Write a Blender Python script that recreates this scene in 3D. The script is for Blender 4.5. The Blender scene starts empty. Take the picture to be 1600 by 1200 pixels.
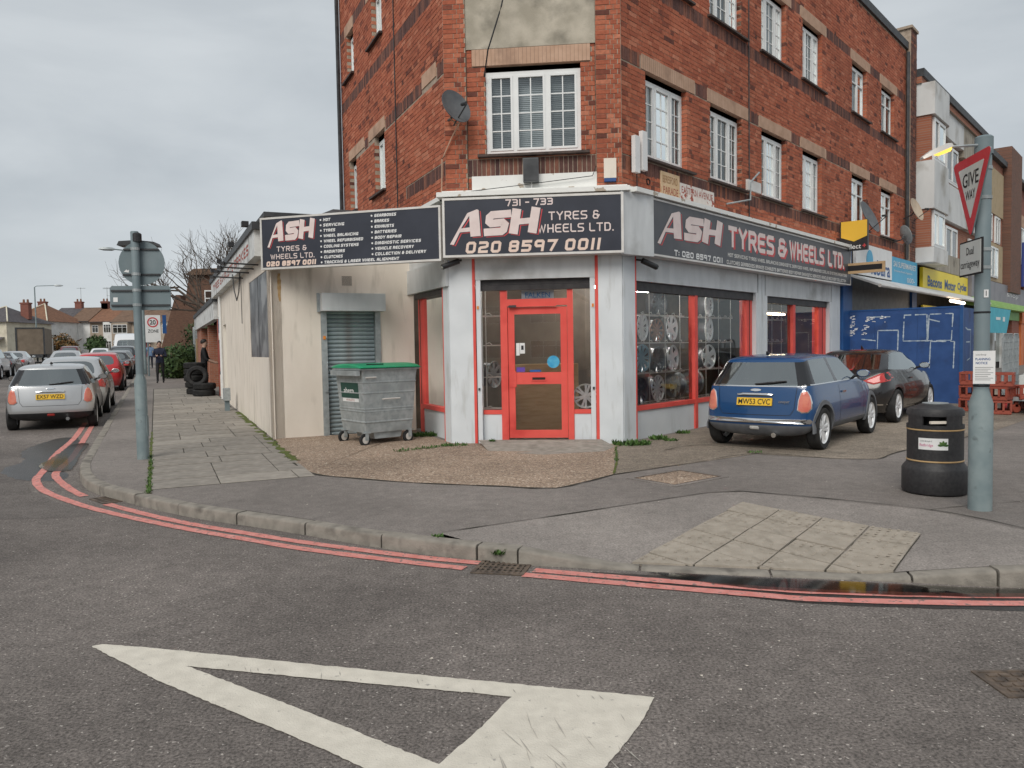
import bpy, bmesh, math, random
import numpy as np
from mathutils import Vector, Matrix
from mathutils.bvhtree import BVHTree
random.seed(7)
S = bpy.context.scene
COL = S.collection
R = math.radians
# ------------------------------------------------------------------ camera, sky, sun, exposure
PITCH, ROLL, FPX, CAM_H = -0.0465465, -0.0169589, 1202.0, 1.65
cam = bpy.data.cameras.new('camera'); cam.sensor_width = 36; cam.lens = FPX/1600*36
cam.clip_start = 0.05; cam.clip_end = 2000
camo = bpy.data.objects.new('camera', cam); COL.objects.link(camo)
_f = Vector((0, math.cos(PITCH), math.sin(PITCH))); _r0 = Vector((1, 0, 0)); _u0 = _r0.cross(_f)
_r = _r0*math.cos(ROLL)+_u0*math.sin(ROLL); _u = -_r0*math.sin(ROLL)+_u0*math.cos(ROLL)
camo.matrix_world = Matrix(((_r.x, _u.x, -_f.x, 0), (_r.y, _u.y, -_f.y, 0), (_r.z, _u.z, -_f.z, CAM_H), (0, 0, 0, 1)))
S.camera = camo
SUN_EL, SUN_AZ = R(42), R(200)          # azimuth clockwise from +Y: behind the camera, a little left
world = bpy.data.worlds.new('World'); S.world = world; world.use_nodes = True
nt = world.node_tree; N = nt.nodes; Lk = nt.links
N.clear()
wo = N.new('ShaderNodeOutputWorld'); bg = N.new('ShaderNodeBackground'); bg.inputs[1].default_value = 1.0
sky = N.new('ShaderNodeTexSky'); sky.sky_type = 'NISHITA'; sky.sun_disc = False
sky.sun_elevation = SUN_EL; sky.sun_rotation = SUN_AZ
skm = N.new('ShaderNodeVectorMath'); skm.operation = 'SCALE'; skm.inputs['Scale'].default_value = 0.05
Lk.new(sky.outputs[0], skm.inputs[0])
tc = N.new('ShaderNodeTexCoord'); mp = N.new('ShaderNodeMapping'); mp.inputs['Scale'].default_value = (1.0, 1.0, 3.4)
Lk.new(tc.outputs['Generated'], mp.inputs[0])
n1 = N.new('ShaderNodeTexNoise'); n1.inputs['Scale'].default_value = 2.3; n1.inputs['Detail'].default_value = 7; n1.inputs['Roughness'].default_value = .5
n1.inputs['Distortion'].default_value = .35
Lk.new(mp.outputs[0], n1.inputs[0])
cr = N.new('ShaderNodeValToRGB')
cr.color_ramp.elements[0].position = .30; cr.color_ramp.elements[0].color = (.345, .375, .400, 1)
cr.color_ramp.elements[1].position = .70; cr.color_ramp.elements[1].color = (.500, .528, .545, 1)
Lk.new(n1.outputs[0], cr.inputs[0])
mx = N.new('ShaderNodeMix'); mx.data_type = 'RGBA'; mx.inputs[0].default_value = .90
Lk.new(skm.outputs[0], mx.inputs[6]); Lk.new(cr.outputs[0], mx.inputs[7])
Lk.new(mx.outputs[2], bg.inputs[0]); Lk.new(bg.outputs[0], wo.inputs[0])
sl = bpy.data.lights.new('sun', 'SUN'); sl.energy = 1.5; sl.angle = R(35); sl.color = (1, .95, .88)
so = bpy.data.objects.new('sun', sl); COL.objects.link(so)
_d = Vector((math.sin(SUN_AZ)*math.cos(SUN_EL), math.cos(SUN_AZ)*math.cos(SUN_EL), math.sin(SUN_EL)))
so.rotation_euler = _d.to_track_quat('Z', 'Y').to_euler(); so.location = (-10, -10, 40)
S.view_settings.view_transform = 'Standard'; S.view_settings.look = 'None'
S.view_settings.exposure = 0.51; S.view_settings.gamma = 1.0
S.view_settings.use_curve_mapping = False

# ------------------------------------------------------------------ helpers
DL, DR = -0.432624, 0.719978
uL = Vector((math.sin(DL), math.cos(DL), 0)); tL = Vector((math.cos(DL), -math.sin(DL), 0))
uR = Vector((math.sin(DR), math.cos(DR), 0)); uC = Vector((math.sin(R(96)), math.cos(R(96)), 0))
P1 = Vector((-.978, 12.36, 0)); P2 = Vector((1.744, 12.073, 0)); A0 = Vector((-4.128, 13.211, 0))
PV = .11
def hz(x, y):
    return .012*max(0.0, x*uL.x+y*uL.y-10.0)
def ST(s, t, z=0.0):                      # street coordinates: s along the side street, t across it
    v = uL*s+tL*t
    return Vector((v.x, v.y, z+hz(v.x, v.y)))
class Fr:
    def __init__(s, o, u, n): s.o, s.u, s.n = Vector(o), Vector(u), Vector(n)
    def p(s, u, d, z): return s.o+s.u*u+s.n*d+Vector((0, 0, z))
FC = Fr(P1, uC, (uC.y, -uC.x, 0)); FR = Fr(P2, uR, (uR.y, -uR.x, 0)); FL = Fr(P1, uL, (-uL.y, uL.x, 0))
FA = Fr(A0, uL, (-uL.y, uL.x, 0)); FF = Fr(A0, tL, (tL.y, -tL.x, 0))
FW = Fr((0, 0, 0), (1, 0, 0), (0, -1, 0))   # local frame for prefabs: u = x, d = -y
WOFF = {}
class MB:
    def __init__(s): s.v, s.f, s.m = [], [], []
    def add(s, vs, fs, m=0):
        b = len(s.v); s.v += [tuple(v) for v in vs]; s.f += [tuple(i+b for i in f) for f in fs]; s.m += [m]*len(fs); return s
    def poly(s, pts, m=0): return s.add(pts, [tuple(range(len(pts)))], m)
    def box(s, f, u0, u1, d0, d1, z0, z1, m=0):
        P = [f.p(u, d, z) for z in (z0, z1) for d in (d0, d1) for u in (u0, u1)]
        return s.add(P, [(0, 1, 3, 2), (4, 6, 7, 5), (0, 4, 5, 1), (2, 3, 7, 6), (0, 2, 6, 4), (1, 5, 7, 3)], m)
    def cbox(s, c, sz, rot=None, m=0):
        P = []
        for z in (-.5, .5):
            for y in (-.5, .5):
                for x in (-.5, .5):
                    v = Vector((x*sz[0], y*sz[1], z*sz[2]))
                    if rot is not None: v = rot @ v
                    P.append(Vector(c)+v)
        return s.add(P, [(0, 2, 3, 1), (4, 5, 7, 6), (0, 1, 5, 4), (2, 6, 7, 3), (0, 4, 6, 2), (1, 3, 7, 5)], m)
    def ring(s, rings, m=0, cap=True, closed=False):
        n = len(rings[0]); b = len(s.v)
        for r in rings: s.v += [tuple(p) for p in r]
        k = len(rings)
        for i in range(k if closed else k-1):
            a = b+i*n; c = b+((i+1) % k)*n
            for j in range(n):
                s.f.append((a+j, a+(j+1) % n, c+(j+1) % n, c+j)); s.m.append(m)
        if cap and not closed:
            s.f.append(tuple(b+j for j in range(n))[::-1]); s.f.append(tuple(b+(k-1)*n+j for j in range(n))); s.m += [m, m]
        return s
    def tube(s, path, r, n=8, m=0, cap=True):
        path = [Vector(p) for p in path]; rings = []
        for i, p in enumerate(path):
            t = (path[min(i+1, len(path)-1)]-path[max(i-1, 0)])
            t = t.normalized() if t.length > 1e-9 else Vector((0, 0, 1))
            a = t.cross(Vector((0, 0, 1))) if abs(t.z) < .95 else t.cross(Vector((1, 0, 0)))
            a.normalize(); c = t.cross(a)
            rr = r[i] if isinstance(r, (list, tuple)) else r
            rings.append([p+a*math.cos(2*math.pi*k/n)*rr+c*math.sin(2*math.pi*k/n)*rr for k in range(n)])
        return s.ring(rings, m, cap)
    def lathe(s, prof, n=24, c=(0, 0, 0), mat=None, m=0, cap=False, closed=False):
        rings = []
        for (r, h) in prof:
            ring = []
            for k in range(n):
                v = Vector((r*math.cos(2*math.pi*k/n), r*math.sin(2*math.pi*k/n), h))
                if mat is not None: v = mat @ v
                ring.append(Vector(c)+v)
            rings.append(ring)
        return s.ring(rings, m, cap, closed)
    def prism(s, poly, z0, z1, f=None, m=0):
        """poly in (x,y) extruded in z; with a frame: poly in (u,z) extruded along d from z0 to z1"""
        if f is None:
            a = [Vector((x, y, z0)) for x, y in poly]; b = [Vector((x, y, z1)) for x, y in poly]
        else:
            a = [f.p(x, z0, y) for x, y in poly]; b = [f.p(x, z1, y) for x, y in poly]
        return s.ring([a, b], m, True)
    def build(s, name, mats, parent=None, smooth=None, fix=True, kind=None):
        me = bpy.data.meshes.new(name)
        off = WOFF.get(parent.name, Vector((0, 0, 0))) if parent is not None else Vector((0, 0, 0))
        vs = [(v[0]-off[0], v[1]-off[1], v[2]-off[2]) for v in s.v]
        me.from_pydata(vs, [], s.f)
        if not isinstance(mats, (list, tuple)): mats = [mats]
        for mt in mats: me.materials.append(mt)
        if len(mats) > 1: me.polygons.foreach_set('material_index', s.m)
        if fix:
            bm = bmesh.new(); bm.from_mesh(me); bmesh.ops.recalc_face_normals(bm, faces=bm.faces); bm.to_mesh(me); bm.free()
        if smooth is not None:
            me.polygons.foreach_set('use_smooth', [True]*len(me.polygons)); me.set_sharp_from_angle(angle=R(smooth))
        me.update()
        return mkobj(name, me, parent, kind)
def mkobj(name, me, parent=None, kind=None):
    o = bpy.data.objects.new(name, me); COL.objects.link(o)
    if parent is not None:
        o.parent = parent
        if parent.name in WOFF: WOFF[o.name] = WOFF[parent.name]
    if kind: o['kind'] = kind
    return o
def tag(o, label, cat, group=None):
    o['label'] = label; o['category'] = cat
    if group: o['group'] = group
    return o
def thing(name, label, cat, loc=(0, 0, 0), group=None, world=True):
    o = bpy.data.objects.new(name, None); COL.objects.link(o); o.empty_display_size = .2
    o.location = loc
    if world: WOFF[o.name] = Vector(loc)
    return tag(o, label, cat, group)
def part(name, parent):                     # an Empty part
    o = bpy.data.objects.new(name, None); COL.objects.link(o); o.empty_display_size = .1; o.parent = parent
    if parent.name in WOFF: WOFF[o.name] = WOFF[parent.name]
    return o
def copy_tree(o, parent=None):
    c = o.copy(); COL.objects.link(c)
    if parent is not None: c.parent = parent
    for ch in list(o.children): copy_tree(ch, c)
    return c
def dup(root, loc, rotz=0, label=None, group=None):
    c = copy_tree(root); c.location = loc; c.rotation_euler = (0, 0, rotz)
    if label: c['label'] = label
    if group: c['group'] = group
    return c
# ------------------------------------------------------------------ materials
def nmat(name):
    m = bpy.data.materials.new(name); m.use_nodes = True
    return m, m.node_tree.nodes, m.node_tree.links, m.node_tree.nodes['Principled BSDF']
def rgba(c): return (c[0], c[1], c[2], 1)
def pm(name, c1, c2=None, scale=6, rough=.6, metal=0, bump=0, bscale=None, spec=.4, detail=6, lo=.35, hi=.65, c3=None, c3s=1.5, c3lo=.55, c3hi=.75, stretch=None, coat=0, rr=0, streak=None):
    m, N, L, P = nmat(name)
    P.inputs['Roughness'].default_value = rough; P.inputs['Metallic'].default_value = metal
    P.inputs['Specular IOR Level'].default_value = spec; P.inputs['Coat Weight'].default_value = coat
    P.inputs['Coat Roughness'].default_value = .06
    if c2 is None and not bump:
        P.inputs['Base Color'].default_value = rgba(c1); return m
    t = N.new('ShaderNodeTexCoord'); mp = N.new('ShaderNodeMapping')
    if stretch: mp.inputs['Scale'].default_value = stretch
    L.new(t.outputs['Object'], mp.inputs[0])
    n = N.new('ShaderNodeTexNoise'); n.inputs['Scale'].default_value = scale; n.inputs['Detail'].default_value = detail
    L.new(mp.outputs[0], n.inputs[0])
    r = N.new('ShaderNodeValToRGB'); r.color_ramp.elements[0].position = lo; r.color_ramp.elements[1].position = hi
    r.color_ramp.elements[0].color = rgba(c1); r.color_ramp.elements[1].color = rgba(c2 or c1)
    L.new(n.outputs[0], r.inputs[0]); out = r.outputs[0]
    if c3 is not None:
        n3 = N.new('ShaderNodeTexNoise'); n3.inputs['Scale'].default_value = c3s; n3.inputs['Detail'].default_value = 8
        if streak:
            m3 = N.new('ShaderNodeMapping'); m3.inputs['Scale'].default_value = streak; L.new(t.outputs['Object'], m3.inputs[0]); L.new(m3.outputs[0], n3.inputs[0])
        else: L.new(t.outputs['Object'], n3.inputs[0])
        r3 = N.new('ShaderNodeMapRange'); r3.inputs[1].default_value = c3lo; r3.inputs[2].default_value = c3hi
        L.new(n3.outputs[0], r3.inputs[0])
        mx = N.new('ShaderNodeMix'); mx.data_type = 'RGBA'; L.new(r3.outputs[0], mx.inputs[0]); L.new(out, mx.inputs[6])
        mx.inputs[7].default_value = rgba(c3); out = mx.outputs[2]
    L.new(out, P.inputs['Base Color'])
    if rr:
        q = N.new('ShaderNodeMapRange'); q.inputs[3].default_value = rough-rr; q.inputs[4].default_value = rough+rr
        L.new(n.outputs[0], q.inputs[0]); L.new(q.outputs[0], P.inputs['Roughness'])
    if bump:
        nb = N.new('ShaderNodeTexNoise'); nb.inputs['Scale'].default_value = bscale or scale*4; nb.inputs['Detail'].default_value = 4
        L.new(mp.outputs[0], nb.inputs[0])
        b = N.new('ShaderNodeBump'); b.inputs['Strength'].default_value = bump; b.inputs['Distance'].default_value = .01
        L.new(nb.outputs[0], b.inputs['Height']); L.new(b.outputs[0], P.inputs['Normal'])
    return m
def glassmat(name, tint, refl=.10, ior=1.5, rough=.0):
    m = bpy.data.materials.new(name); m.use_nodes = True; N = m.node_tree.nodes; L = m.node_tree.links; N.clear()
    o = N.new('ShaderNodeOutputMaterial'); t = N.new('ShaderNodeBsdfTransparent'); t.inputs[0].default_value = rgba(tint)
    g = N.new('ShaderNodeBsdfGlossy'); g.inputs['Roughness'].default_value = rough; g.inputs[0].default_value = (.9, .95, .95, 1)
    f = N.new('ShaderNodeFresnel'); f.inputs[0].default_value = ior
    a = N.new('ShaderNodeMath'); a.operation = 'ADD'; a.inputs[1].default_value = refl; a.use_clamp = True
    L.new(f.outputs[0], a.inputs[0])
    x = N.new('ShaderNodeMixShader'); L.new(a.outputs[0], x.inputs[0]); L.new(t.outputs[0], x.inputs[1]); L.new(g.outputs[0], x.inputs[2])
    L.new(x.outputs[0], o.inputs[0]); return m
def asphalt(name, dark, light, speck, tone, big=.5, rough=.85, spk=.66, wet=None, bump=.5, sc=1.0):
    m, N, L, P = nmat(name); P.inputs['Specular IOR Level'].default_value = .3
    t = N.new('ShaderNodeTexCoord')
    def noise_(scale, det, ro=.6):
        v = N.new('ShaderNodeTexNoise'); v.inputs['Scale'].default_value = scale; v.inputs['Detail'].default_value = det; v.inputs['Roughness'].default_value = ro
        L.new(t.outputs['Object'], v.inputs[0]); return v.outputs[0]
    def rng(src, a0, a1, b0, b1):
        q = N.new('ShaderNodeMapRange'); q.inputs[1].default_value = a0; q.inputs[2].default_value = a1; q.inputs[3].default_value = b0; q.inputs[4].default_value = b1
        L.new(src, q.inputs[0]); return q.outputs[0]
    fine = noise_(62*sc, 3, .75)
    r = N.new('ShaderNodeValToRGB'); r.color_ramp.elements[0].position = .36; r.color_ramp.elements[1].position = .62
    r.color_ramp.elements[0].color = rgba(dark); r.color_ramp.elements[1].color = rgba(light); L.new(fine, r.inputs[0])
    x = N.new('ShaderNodeMix'); x.data_type = 'RGBA'; L.new(rng(noise_(38*sc, 2), spk, spk+.05, 0, 1), x.inputs[0]); L.new(r.outputs[0], x.inputs[6]); x.inputs[7].default_value = rgba(speck)
    out = x.outputs[2]
    k = 1-tone
    for src, lo, hi in ((rng(noise_(big, 9), .3, .7, tone, 1.0), 0, 0), (rng(noise_(7.5, 5, .7), .3, .7, 1-k*.9, 1+k*.5), 0, 0), (rng(noise_(.22, 4), .36, .62, 1-k*.85, 1.08), 0, 0)):
        y = N.new('ShaderNodeMix'); y.data_type = 'RGBA'; y.blend_type = 'MULTIPLY'; y.inputs[0].default_value = 1
        L.new(out, y.inputs[6]); L.new(src, y.inputs[7]); out = y.outputs[2]
    # oil spots and chewing gum
    o = N.new('ShaderNodeMix'); o.data_type = 'RGBA'; L.new(rng(noise_(3.1, 4), .70, .76, 0, .5), o.inputs[0]); L.new(out, o.inputs[6]); o.inputs[7].default_value = rgba(tuple(c*.45 for c in dark)); out = o.outputs[2]
    L.new(out, P.inputs['Base Color'])
    b = N.new('ShaderNodeBump'); b.inputs['Strength'].default_value = bump; b.inputs['Distance'].default_value = .008
    L.new(fine, b.inputs['Height']); L.new(b.outputs[0], P.inputs['Normal'])
    P.inputs['Roughness'].default_value = rough
    return m
def brickmat(name, stops, grain=.25):
    m, N, L, P = nmat(name); P.inputs['Roughness'].default_value = .85; P.inputs['Specular IOR Level'].default_value = .25
    g = N.new('ShaderNodeNewGeometry'); oi = N.new('ShaderNodeObjectInfo')
    a = N.new('ShaderNodeMath'); a.operation = 'ADD'; L.new(g.outputs['Random Per Island'], a.inputs[0]); L.new(oi.outputs['Random'], a.inputs[1])
    fr = N.new('ShaderNodeMath'); fr.operation = 'FRACT'; L.new(a.outputs[0], fr.inputs[0])
    r = N.new('ShaderNodeValToRGB')
    for i, (p, c) in enumerate(stops):
        e = r.color_ramp.elements[i] if i < 2 else r.color_ramp.elements.new(p)
        e.position = p; e.color = rgba(c)
    L.new(fr.outputs[0], r.inputs[0])
    t = N.new('ShaderNodeNewGeometry'); n = N.new('ShaderNodeTexNoise'); n.inputs['Scale'].default_value = 22; n.inputs['Detail'].default_value = 6
    L.new(t.outputs['Position'], n.inputs[0])
    n2 = N.new('ShaderNodeTexNoise'); n2.inputs['Scale'].default_value = .55; n2.inputs['Detail'].default_value = 8; L.new(t.outputs['Position'], n2.inputs[0])
    ad = N.new('ShaderNodeMath'); ad.operation = 'ADD'; L.new(n.outputs[0], ad.inputs[0]); L.new(n2.outputs[0], ad.inputs[1])
    q = N.new('ShaderNodeMapRange'); q.inputs[1].default_value = .6; q.inputs[2].default_value = 1.4; q.inputs[3].default_value = 1-grain*1.6; q.inputs[4].default_value = 1+grain
    L.new(ad.outputs[0], q.inputs[0])
    x = N.new('ShaderNodeMix'); x.data_type = 'RGBA'; x.blend_type = 'MULTIPLY'; x.inputs[0].default_value = 1
    L.new(r.outputs[0], x.inputs[6]); L.new(q.outputs[0], x.inputs[7]); L.new(x.outputs[2], P.inputs['Base Color'])
    b = N.new('ShaderNodeBump'); b.inputs['Strength'].default_value = .4; b.inputs['Distance'].default_value = .004
    L.new(n.outputs[0], b.inputs['Height']); L.new(b.outputs[0], P.inputs['Normal'])
    return m
def brickwall(name, c1, c2, mortar, scale=1.0):    # far walls whose bricks cannot be told apart
    m, N, L, P = nmat(name); P.inputs['Roughness'].default_value = .9
    t = N.new('ShaderNodeNewGeometry'); mp = N.new('ShaderNodeMapping'); mp.inputs['Rotation'].default_value = (R(90), 0, 0)
    sp = N.new('ShaderNodeSeparateXYZ'); cb = N.new('ShaderNodeCombineXYZ'); ad = N.new('ShaderNodeMath'); ad.operation = 'ADD'
    L.new(t.outputs['Position'], sp.inputs[0]); L.new(sp.outputs[0], ad.inputs[0]); L.new(sp.outputs[1], ad.inputs[1])
    L.new(ad.outputs[0], cb.inputs[0]); L.new(sp.outputs[2], cb.inputs[1])
    b = N.new('ShaderNodeTexBrick'); b.inputs['Scale'].default_value = 1/scale; b.inputs['Mortar Size'].default_value = .006
    b.inputs['Brick Width'].default_value = .225*1.2; b.inputs['Row Height'].default_value = .075
    b.inputs['Color1'].default_value = rgba(c1); b.inputs['Color2'].default_value = rgba(c2); b.inputs['Mortar'].default_value = rgba(mortar)
    L.new(cb.outputs[0], b.inputs[0]); L.new(b.outputs[0], P.inputs['Base Color'])
    return m
def emis(name, c, s):
    m, N, L, P = nmat(name); P.inputs['Emission Color'].default_value = rgba(c); P.inputs['Emission Strength'].default_value = s
    P.inputs['Base Color'].default_value = rgba(c); return m
def paint(name, c, metal=.0, rough=.3):
    m, N, L, P = nmat(name)
    P.inputs['Metallic'].default_value = metal; P.inputs['Roughness'].default_value = rough
    P.inputs['Coat Weight'].default_value = .55; P.inputs['Coat Roughness'].default_value = .04
    g = N.new('ShaderNodeNewGeometry'); t = N.new('ShaderNodeTexCoord')
    n = N.new('ShaderNodeTexNoise'); n.inputs['Scale'].default_value = 3; n.inputs['Detail'].default_value = 7; L.new(t.outputs['Object'], n.inputs[0])
    sp = N.new('ShaderNodeSeparateXYZ'); L.new(t.outputs['Object'], sp.inputs[0])
    q = N.new('ShaderNodeMapRange'); q.inputs[1].default_value = .6; q.inputs[2].default_value = .1; q.inputs[3].default_value = 0; q.inputs[4].default_value = .5
    L.new(sp.outputs[2], q.inputs[0])
    mu = N.new('ShaderNodeMath'); mu.operation = 'MULTIPLY'; L.new(q.outputs[0], mu.inputs[0]); L.new(n.outputs[0], mu.inputs[1])
    d = N.new('ShaderNodeMix'); d.data_type = 'RGBA'; L.new(mu.outputs[0], d.inputs[0]); d.inputs[6].default_value = rgba(c); d.inputs[7].default_value = (.11, .1, .09, 1)   # road film on the lower panels
    x = N.new('ShaderNodeMix'); x.data_type = 'RGBA'; L.new(g.outputs['Backfacing'], x.inputs[0]); L.new(d.outputs[2], x.inputs[6]); x.inputs[7].default_value = (.02, .02, .022, 1)
    L.new(x.outputs[2], P.inputs['Base Color'])
    return m
M = {}
M['road'] = asphalt('road_asphalt', (.105, .092, .084), (.330, .290, .264), (.72, .66, .60), .70, .45, spk=.655, bump=1.2)
M['pave'] = asphalt('pavement_asphalt', (.18, .160, .146), (.30, .268, .245), (.48, .45, .42), .78, .6, spk=.72, bump=.35)
M['ramp'] = asphalt('ramp_asphalt', (.205, .184, .168), (.355, .319, .292), (.52, .49, .45), .82, .9, spk=.71, bump=.35)
M['aggr'] = asphalt('exposed_aggregate', (.17, .115, .08), (.53, .40, .30), (.72, .62, .50), .76, .7, spk=.60, bump=.8, sc=.75)
M['aggr2'] = asphalt('pale_aggregate', (.19, .155, .12), (.43, .365, .295), (.58, .51, .41), .68, .8, spk=.66, bump=.6, sc=.8)
M['conc'] = pm('concrete', (.24, .215, .185), (.33, .30, .26), 9, .9, bump=.4, bscale=90, c3=(.15, .135, .115), c3s=2.2)
M['slab'] = pm('paving_slab', (.215, .195, .17), (.30, .272, .238), 7, .9, bump=.3, bscale=120, c3=(.165, .15, .13), c3s=3)
M['slab2'] = pm('paving_slab_pale', (.275, .25, .218), (.345, .312, .272), 7, .9, bump=.3, bscale=120, c3=(.20, .18, .155), c3s=3)
M['tact'] = pm('tactile_slab', (.30, .262, .215), (.38, .335, .28), 8, .9, bump=.3, bscale=110, c3=(.25, .22, .18), c3s=9, c3lo=.56, c3hi=.76, streak=(1.6, .5, 1))
M['kerb'] = pm('kerb_concrete', (.20, .182, .156), (.275, .25, .215), 8, .9, bump=.5, bscale=70, c3=(.10, .09, .078), c3s=5)
M['joint'] = pm('joint_dirt', (.03, .028, .022), (.06, .055, .04), 20, .95)
M['white_line'] = pm('road_paint_white', (.575, .535, .46), (.665, .62, .535), 11, .75, bump=.4, bscale=130, c3=(.36, .335, .30), c3s=26, c3lo=.66, c3hi=.74)
M['red_line'] = pm('road_paint_red', (.58, .20, .17), (.67, .29, .255), 12, .75, bump=.5, bscale=130, c3=(.20, .15, .135), c3s=24, c3lo=.57, c3hi=.66)
M['iron'] = pm('cast_iron', (.06, .048, .04), (.16, .12, .09), 14, .7, bump=.4, spec=.4)
M['moss'] = pm('moss', (.05, .075, .015), (.13, .15, .03), 30, .95, bump=.8)
M['weed'] = pm('weed_leaf', (.035, .085, .02), (.09, .17, .035), 15, .7)
M['brick'] = brickmat('facade_brick', [(0, (.13, .050, .038)), (.05, (.23, .072, .046)), (.10, (.36, .104, .058)), (.5, (.42, .127, .070)), (.85, (.47, .155, .087)), (1, (.53, .205, .125))])
M['soldier'] = brickmat('soldier_brick', [(0, (.085, .045, .042)), (.35, (.135, .068, .057)), (.8, (.20, .092, .068)), (1, (.30, .12, .075))])
M['mortar'] = pm('mortar', (.30, .235, .18), (.42, .34, .265), 10, .95)
M['lintel'] = pm('lintel_render', (.45, .285, .195), (.55, .365, .26), 5, .85, bump=.15, c3=(.30, .19, .135), c3s=2)
M['render'] = pm('grey_render', (.36, .325, .26), (.52, .47, .385), 3.2, .95, bump=.5, bscale=60, c3=(.19, .175, .14), c3s=2.4, c3lo=.5, c3hi=.74)
M['cream'] = pm('cream_render', (.74, .665, .575), (.81, .735, .645), 2.2, .9, bump=.25, bscale=50, c3=(.53, .475, .40), c3s=2.6, c3lo=.54, c3hi=.78, stretch=(1, 1, .45), streak=(2.2, 2.2, .5))
M['upvc'] = pm('white_upvc', (.70, .71, .70), (.78, .79, .78), 3, .35, spec=.5)
M['peel'] = pm('peeling_white_paint', (.76, .76, .73), (.80, .80, .77), 4, .7, bump=.4, bscale=25, c3=(.42, .36, .29), c3s=5.0, c3lo=.62, c3hi=.645)
M['grey_paint'] = pm('grey_white_paint', (.62, .65, .67), (.69, .72, .74), 2.0, .55, c3=(.47, .48, .47), c3s=3.0, c3lo=.56, c3hi=.76, streak=(2.5, 2.5, .45), bump=.12, bscale=60)
M['panel'] = pm('silver_panel', (.55, .565, .57), (.65, .665, .67), 5, .5, metal=.15, c3=(.36, .36, .35), c3s=1.5, stretch=(1, 1, .25))
M['red'] = pm('red_frame_paint', (.70, .090, .074), (.77, .115, .092), 3, .5, spec=.25, c3=(.56, .05, .042), c3s=2)
M['shut'] = pm('dark_shutter', (.035, .032, .034), (.06, .055, .055), 8, .5, metal=.3)
M['navy'] = pm('sign_navy', (.024, .027, .040), (.032, .036, .052), 3, .35, spec=.5)
M['greysign'] = pm('sign_faded_grey', (.055, .058, .068), (.075, .078, .088), 3, .4, spec=.5, c3=(.10, .098, .10), c3s=1.2)
M['alu'] = pm('aluminium_frame', (.60, .57, .53), (.70, .68, .65), 5, .4, metal=.3)
M['pink'] = pm('faded_letter', (.70, .58, .55), (.78, .66, .63), 6, .5)
M['lred'] = pm('letter_red', (.52, .05, .055), (.58, .075, .08), 6, .5)
M['peach'] = pm('letter_peach', (.74, .56, .47), (.78, .62, .53), 6, .5)
M['white'] = pm('white_paint', (.72, .72, .71), (.78, .78, .77), 5, .5)
M['black'] = pm('black_plastic', (.015, .015, .017), (.026, .026, .028), 6, .45, spec=.5)
M['blackp'] = pm('black_print', (.01, .01, .012))
M['galv'] = pm('galvanised_steel', (.30, .33, .335), (.42, .45, .455), 12, .5, metal=.35, c3=(.25, .27, .27), c3s=3)
M['pole'] = pm('pole_grey_paint', (.175, .225, .235), (.235, .285, .29), 6, .55, c3=(.13, .16, .165), c3s=9, c3lo=.62, c3hi=.7)
M['signback'] = pm('sign_back_grey', (.145, .19, .205), (.185, .23, .245), 3, .6)
M['glass'] = glassmat('shop_glass', (.88, .90, .90), .02)
M['wglass'] = glassmat('window_glass', (.80, .84, .86), .10)
M['mirrorglass'] = glassmat('dark_window_glass', (.12, .13, .14), .22)
M['carglass'] = glassmat('car_glass', (.55, .60, .59), .24)
M['net'] = pm('net_curtain', (.60, .62, .62), (.70, .72, .72), 3, .9, bump=.5, bscale=6, stretch=(8, 8, .3))
M['blind'] = pm('window_blind', (.45, .47, .46), (.55, .57, .56), 3, .9)
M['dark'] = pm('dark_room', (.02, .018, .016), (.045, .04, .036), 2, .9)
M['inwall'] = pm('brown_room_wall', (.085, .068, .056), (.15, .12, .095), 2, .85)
M['ply'] = pm('plywood', (.34, .22, .11), (.42, .29, .16), 4, .7, stretch=(1, 1, 6))
M['slatdark'] = pm('shutter_slat_paint', (.235, .29, .31), (.31, .365, .38), 6, .45, metal=.2, c3=(.24, .24, .23), c3s=4)
M['rubber'] = pm('tyre_rubber', (.012, .012, .013), (.03, .029, .028), 9, .8, bump=.2)
M['alloy'] = pm('alloy_silver', (.74, .75, .76), (.82, .83, .84), 5, .3, metal=.25)
M['alloyd'] = pm('alloy_dark', (.10, .10, .11), (.18, .18, .19), 5, .35, metal=.7)
M['alloyb'] = pm('alloy_blue', (.28, .45, .55), (.36, .53, .62), 5, .35, metal=.5)
M['alloyc'] = pm('alloy_copper', (.35, .19, .13), (.42, .25, .18), 5, .35, metal=.6)
M['chrome'] = pm('chrome', (.75, .75, .75), (.8, .8, .8), 3, .12, metal=1)
M['darkmetal'] = pm('dark_metal', (.04, .042, .045), (.07, .072, .075), 6, .5, metal=.3)
M['yplate'] = pm('yellow_plate', (.75, .46, .03), (.78, .49, .04), 6, .35)
M['tail'] = pm('tail_light_red', (.45, .03, .03), (.55, .06, .05), 10, .12, coat=.6)
M['tailo'] = pm('tail_light_pink', (.62, .16, .12), (.70, .24, .16), 12, .15, coat=.6)
M['lens'] = pm('clear_lens', (.55, .56, .55), (.7, .7, .68), 10, .1, coat=.6)
M['orange'] = pm('amber_lens', (.75, .25, .03))
M['bluehoard'] = pm('hoarding_blue', (.018, .06, .19), (.03, .085, .25), 2.5, .6, c3=(.022, .05, .14), c3s=3)
M['tape'] = pm('tape_marks', (.30, .38, .46), (.46, .54, .60), 15, .7)
M['bluep'] = pm('pilaster_blue', (.015, .07, .22), (.02, .09, .26), 4, .5)
M['wood'] = pm('sign_wood', (.42, .28, .15), (.50, .35, .2), 8, .7)
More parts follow.
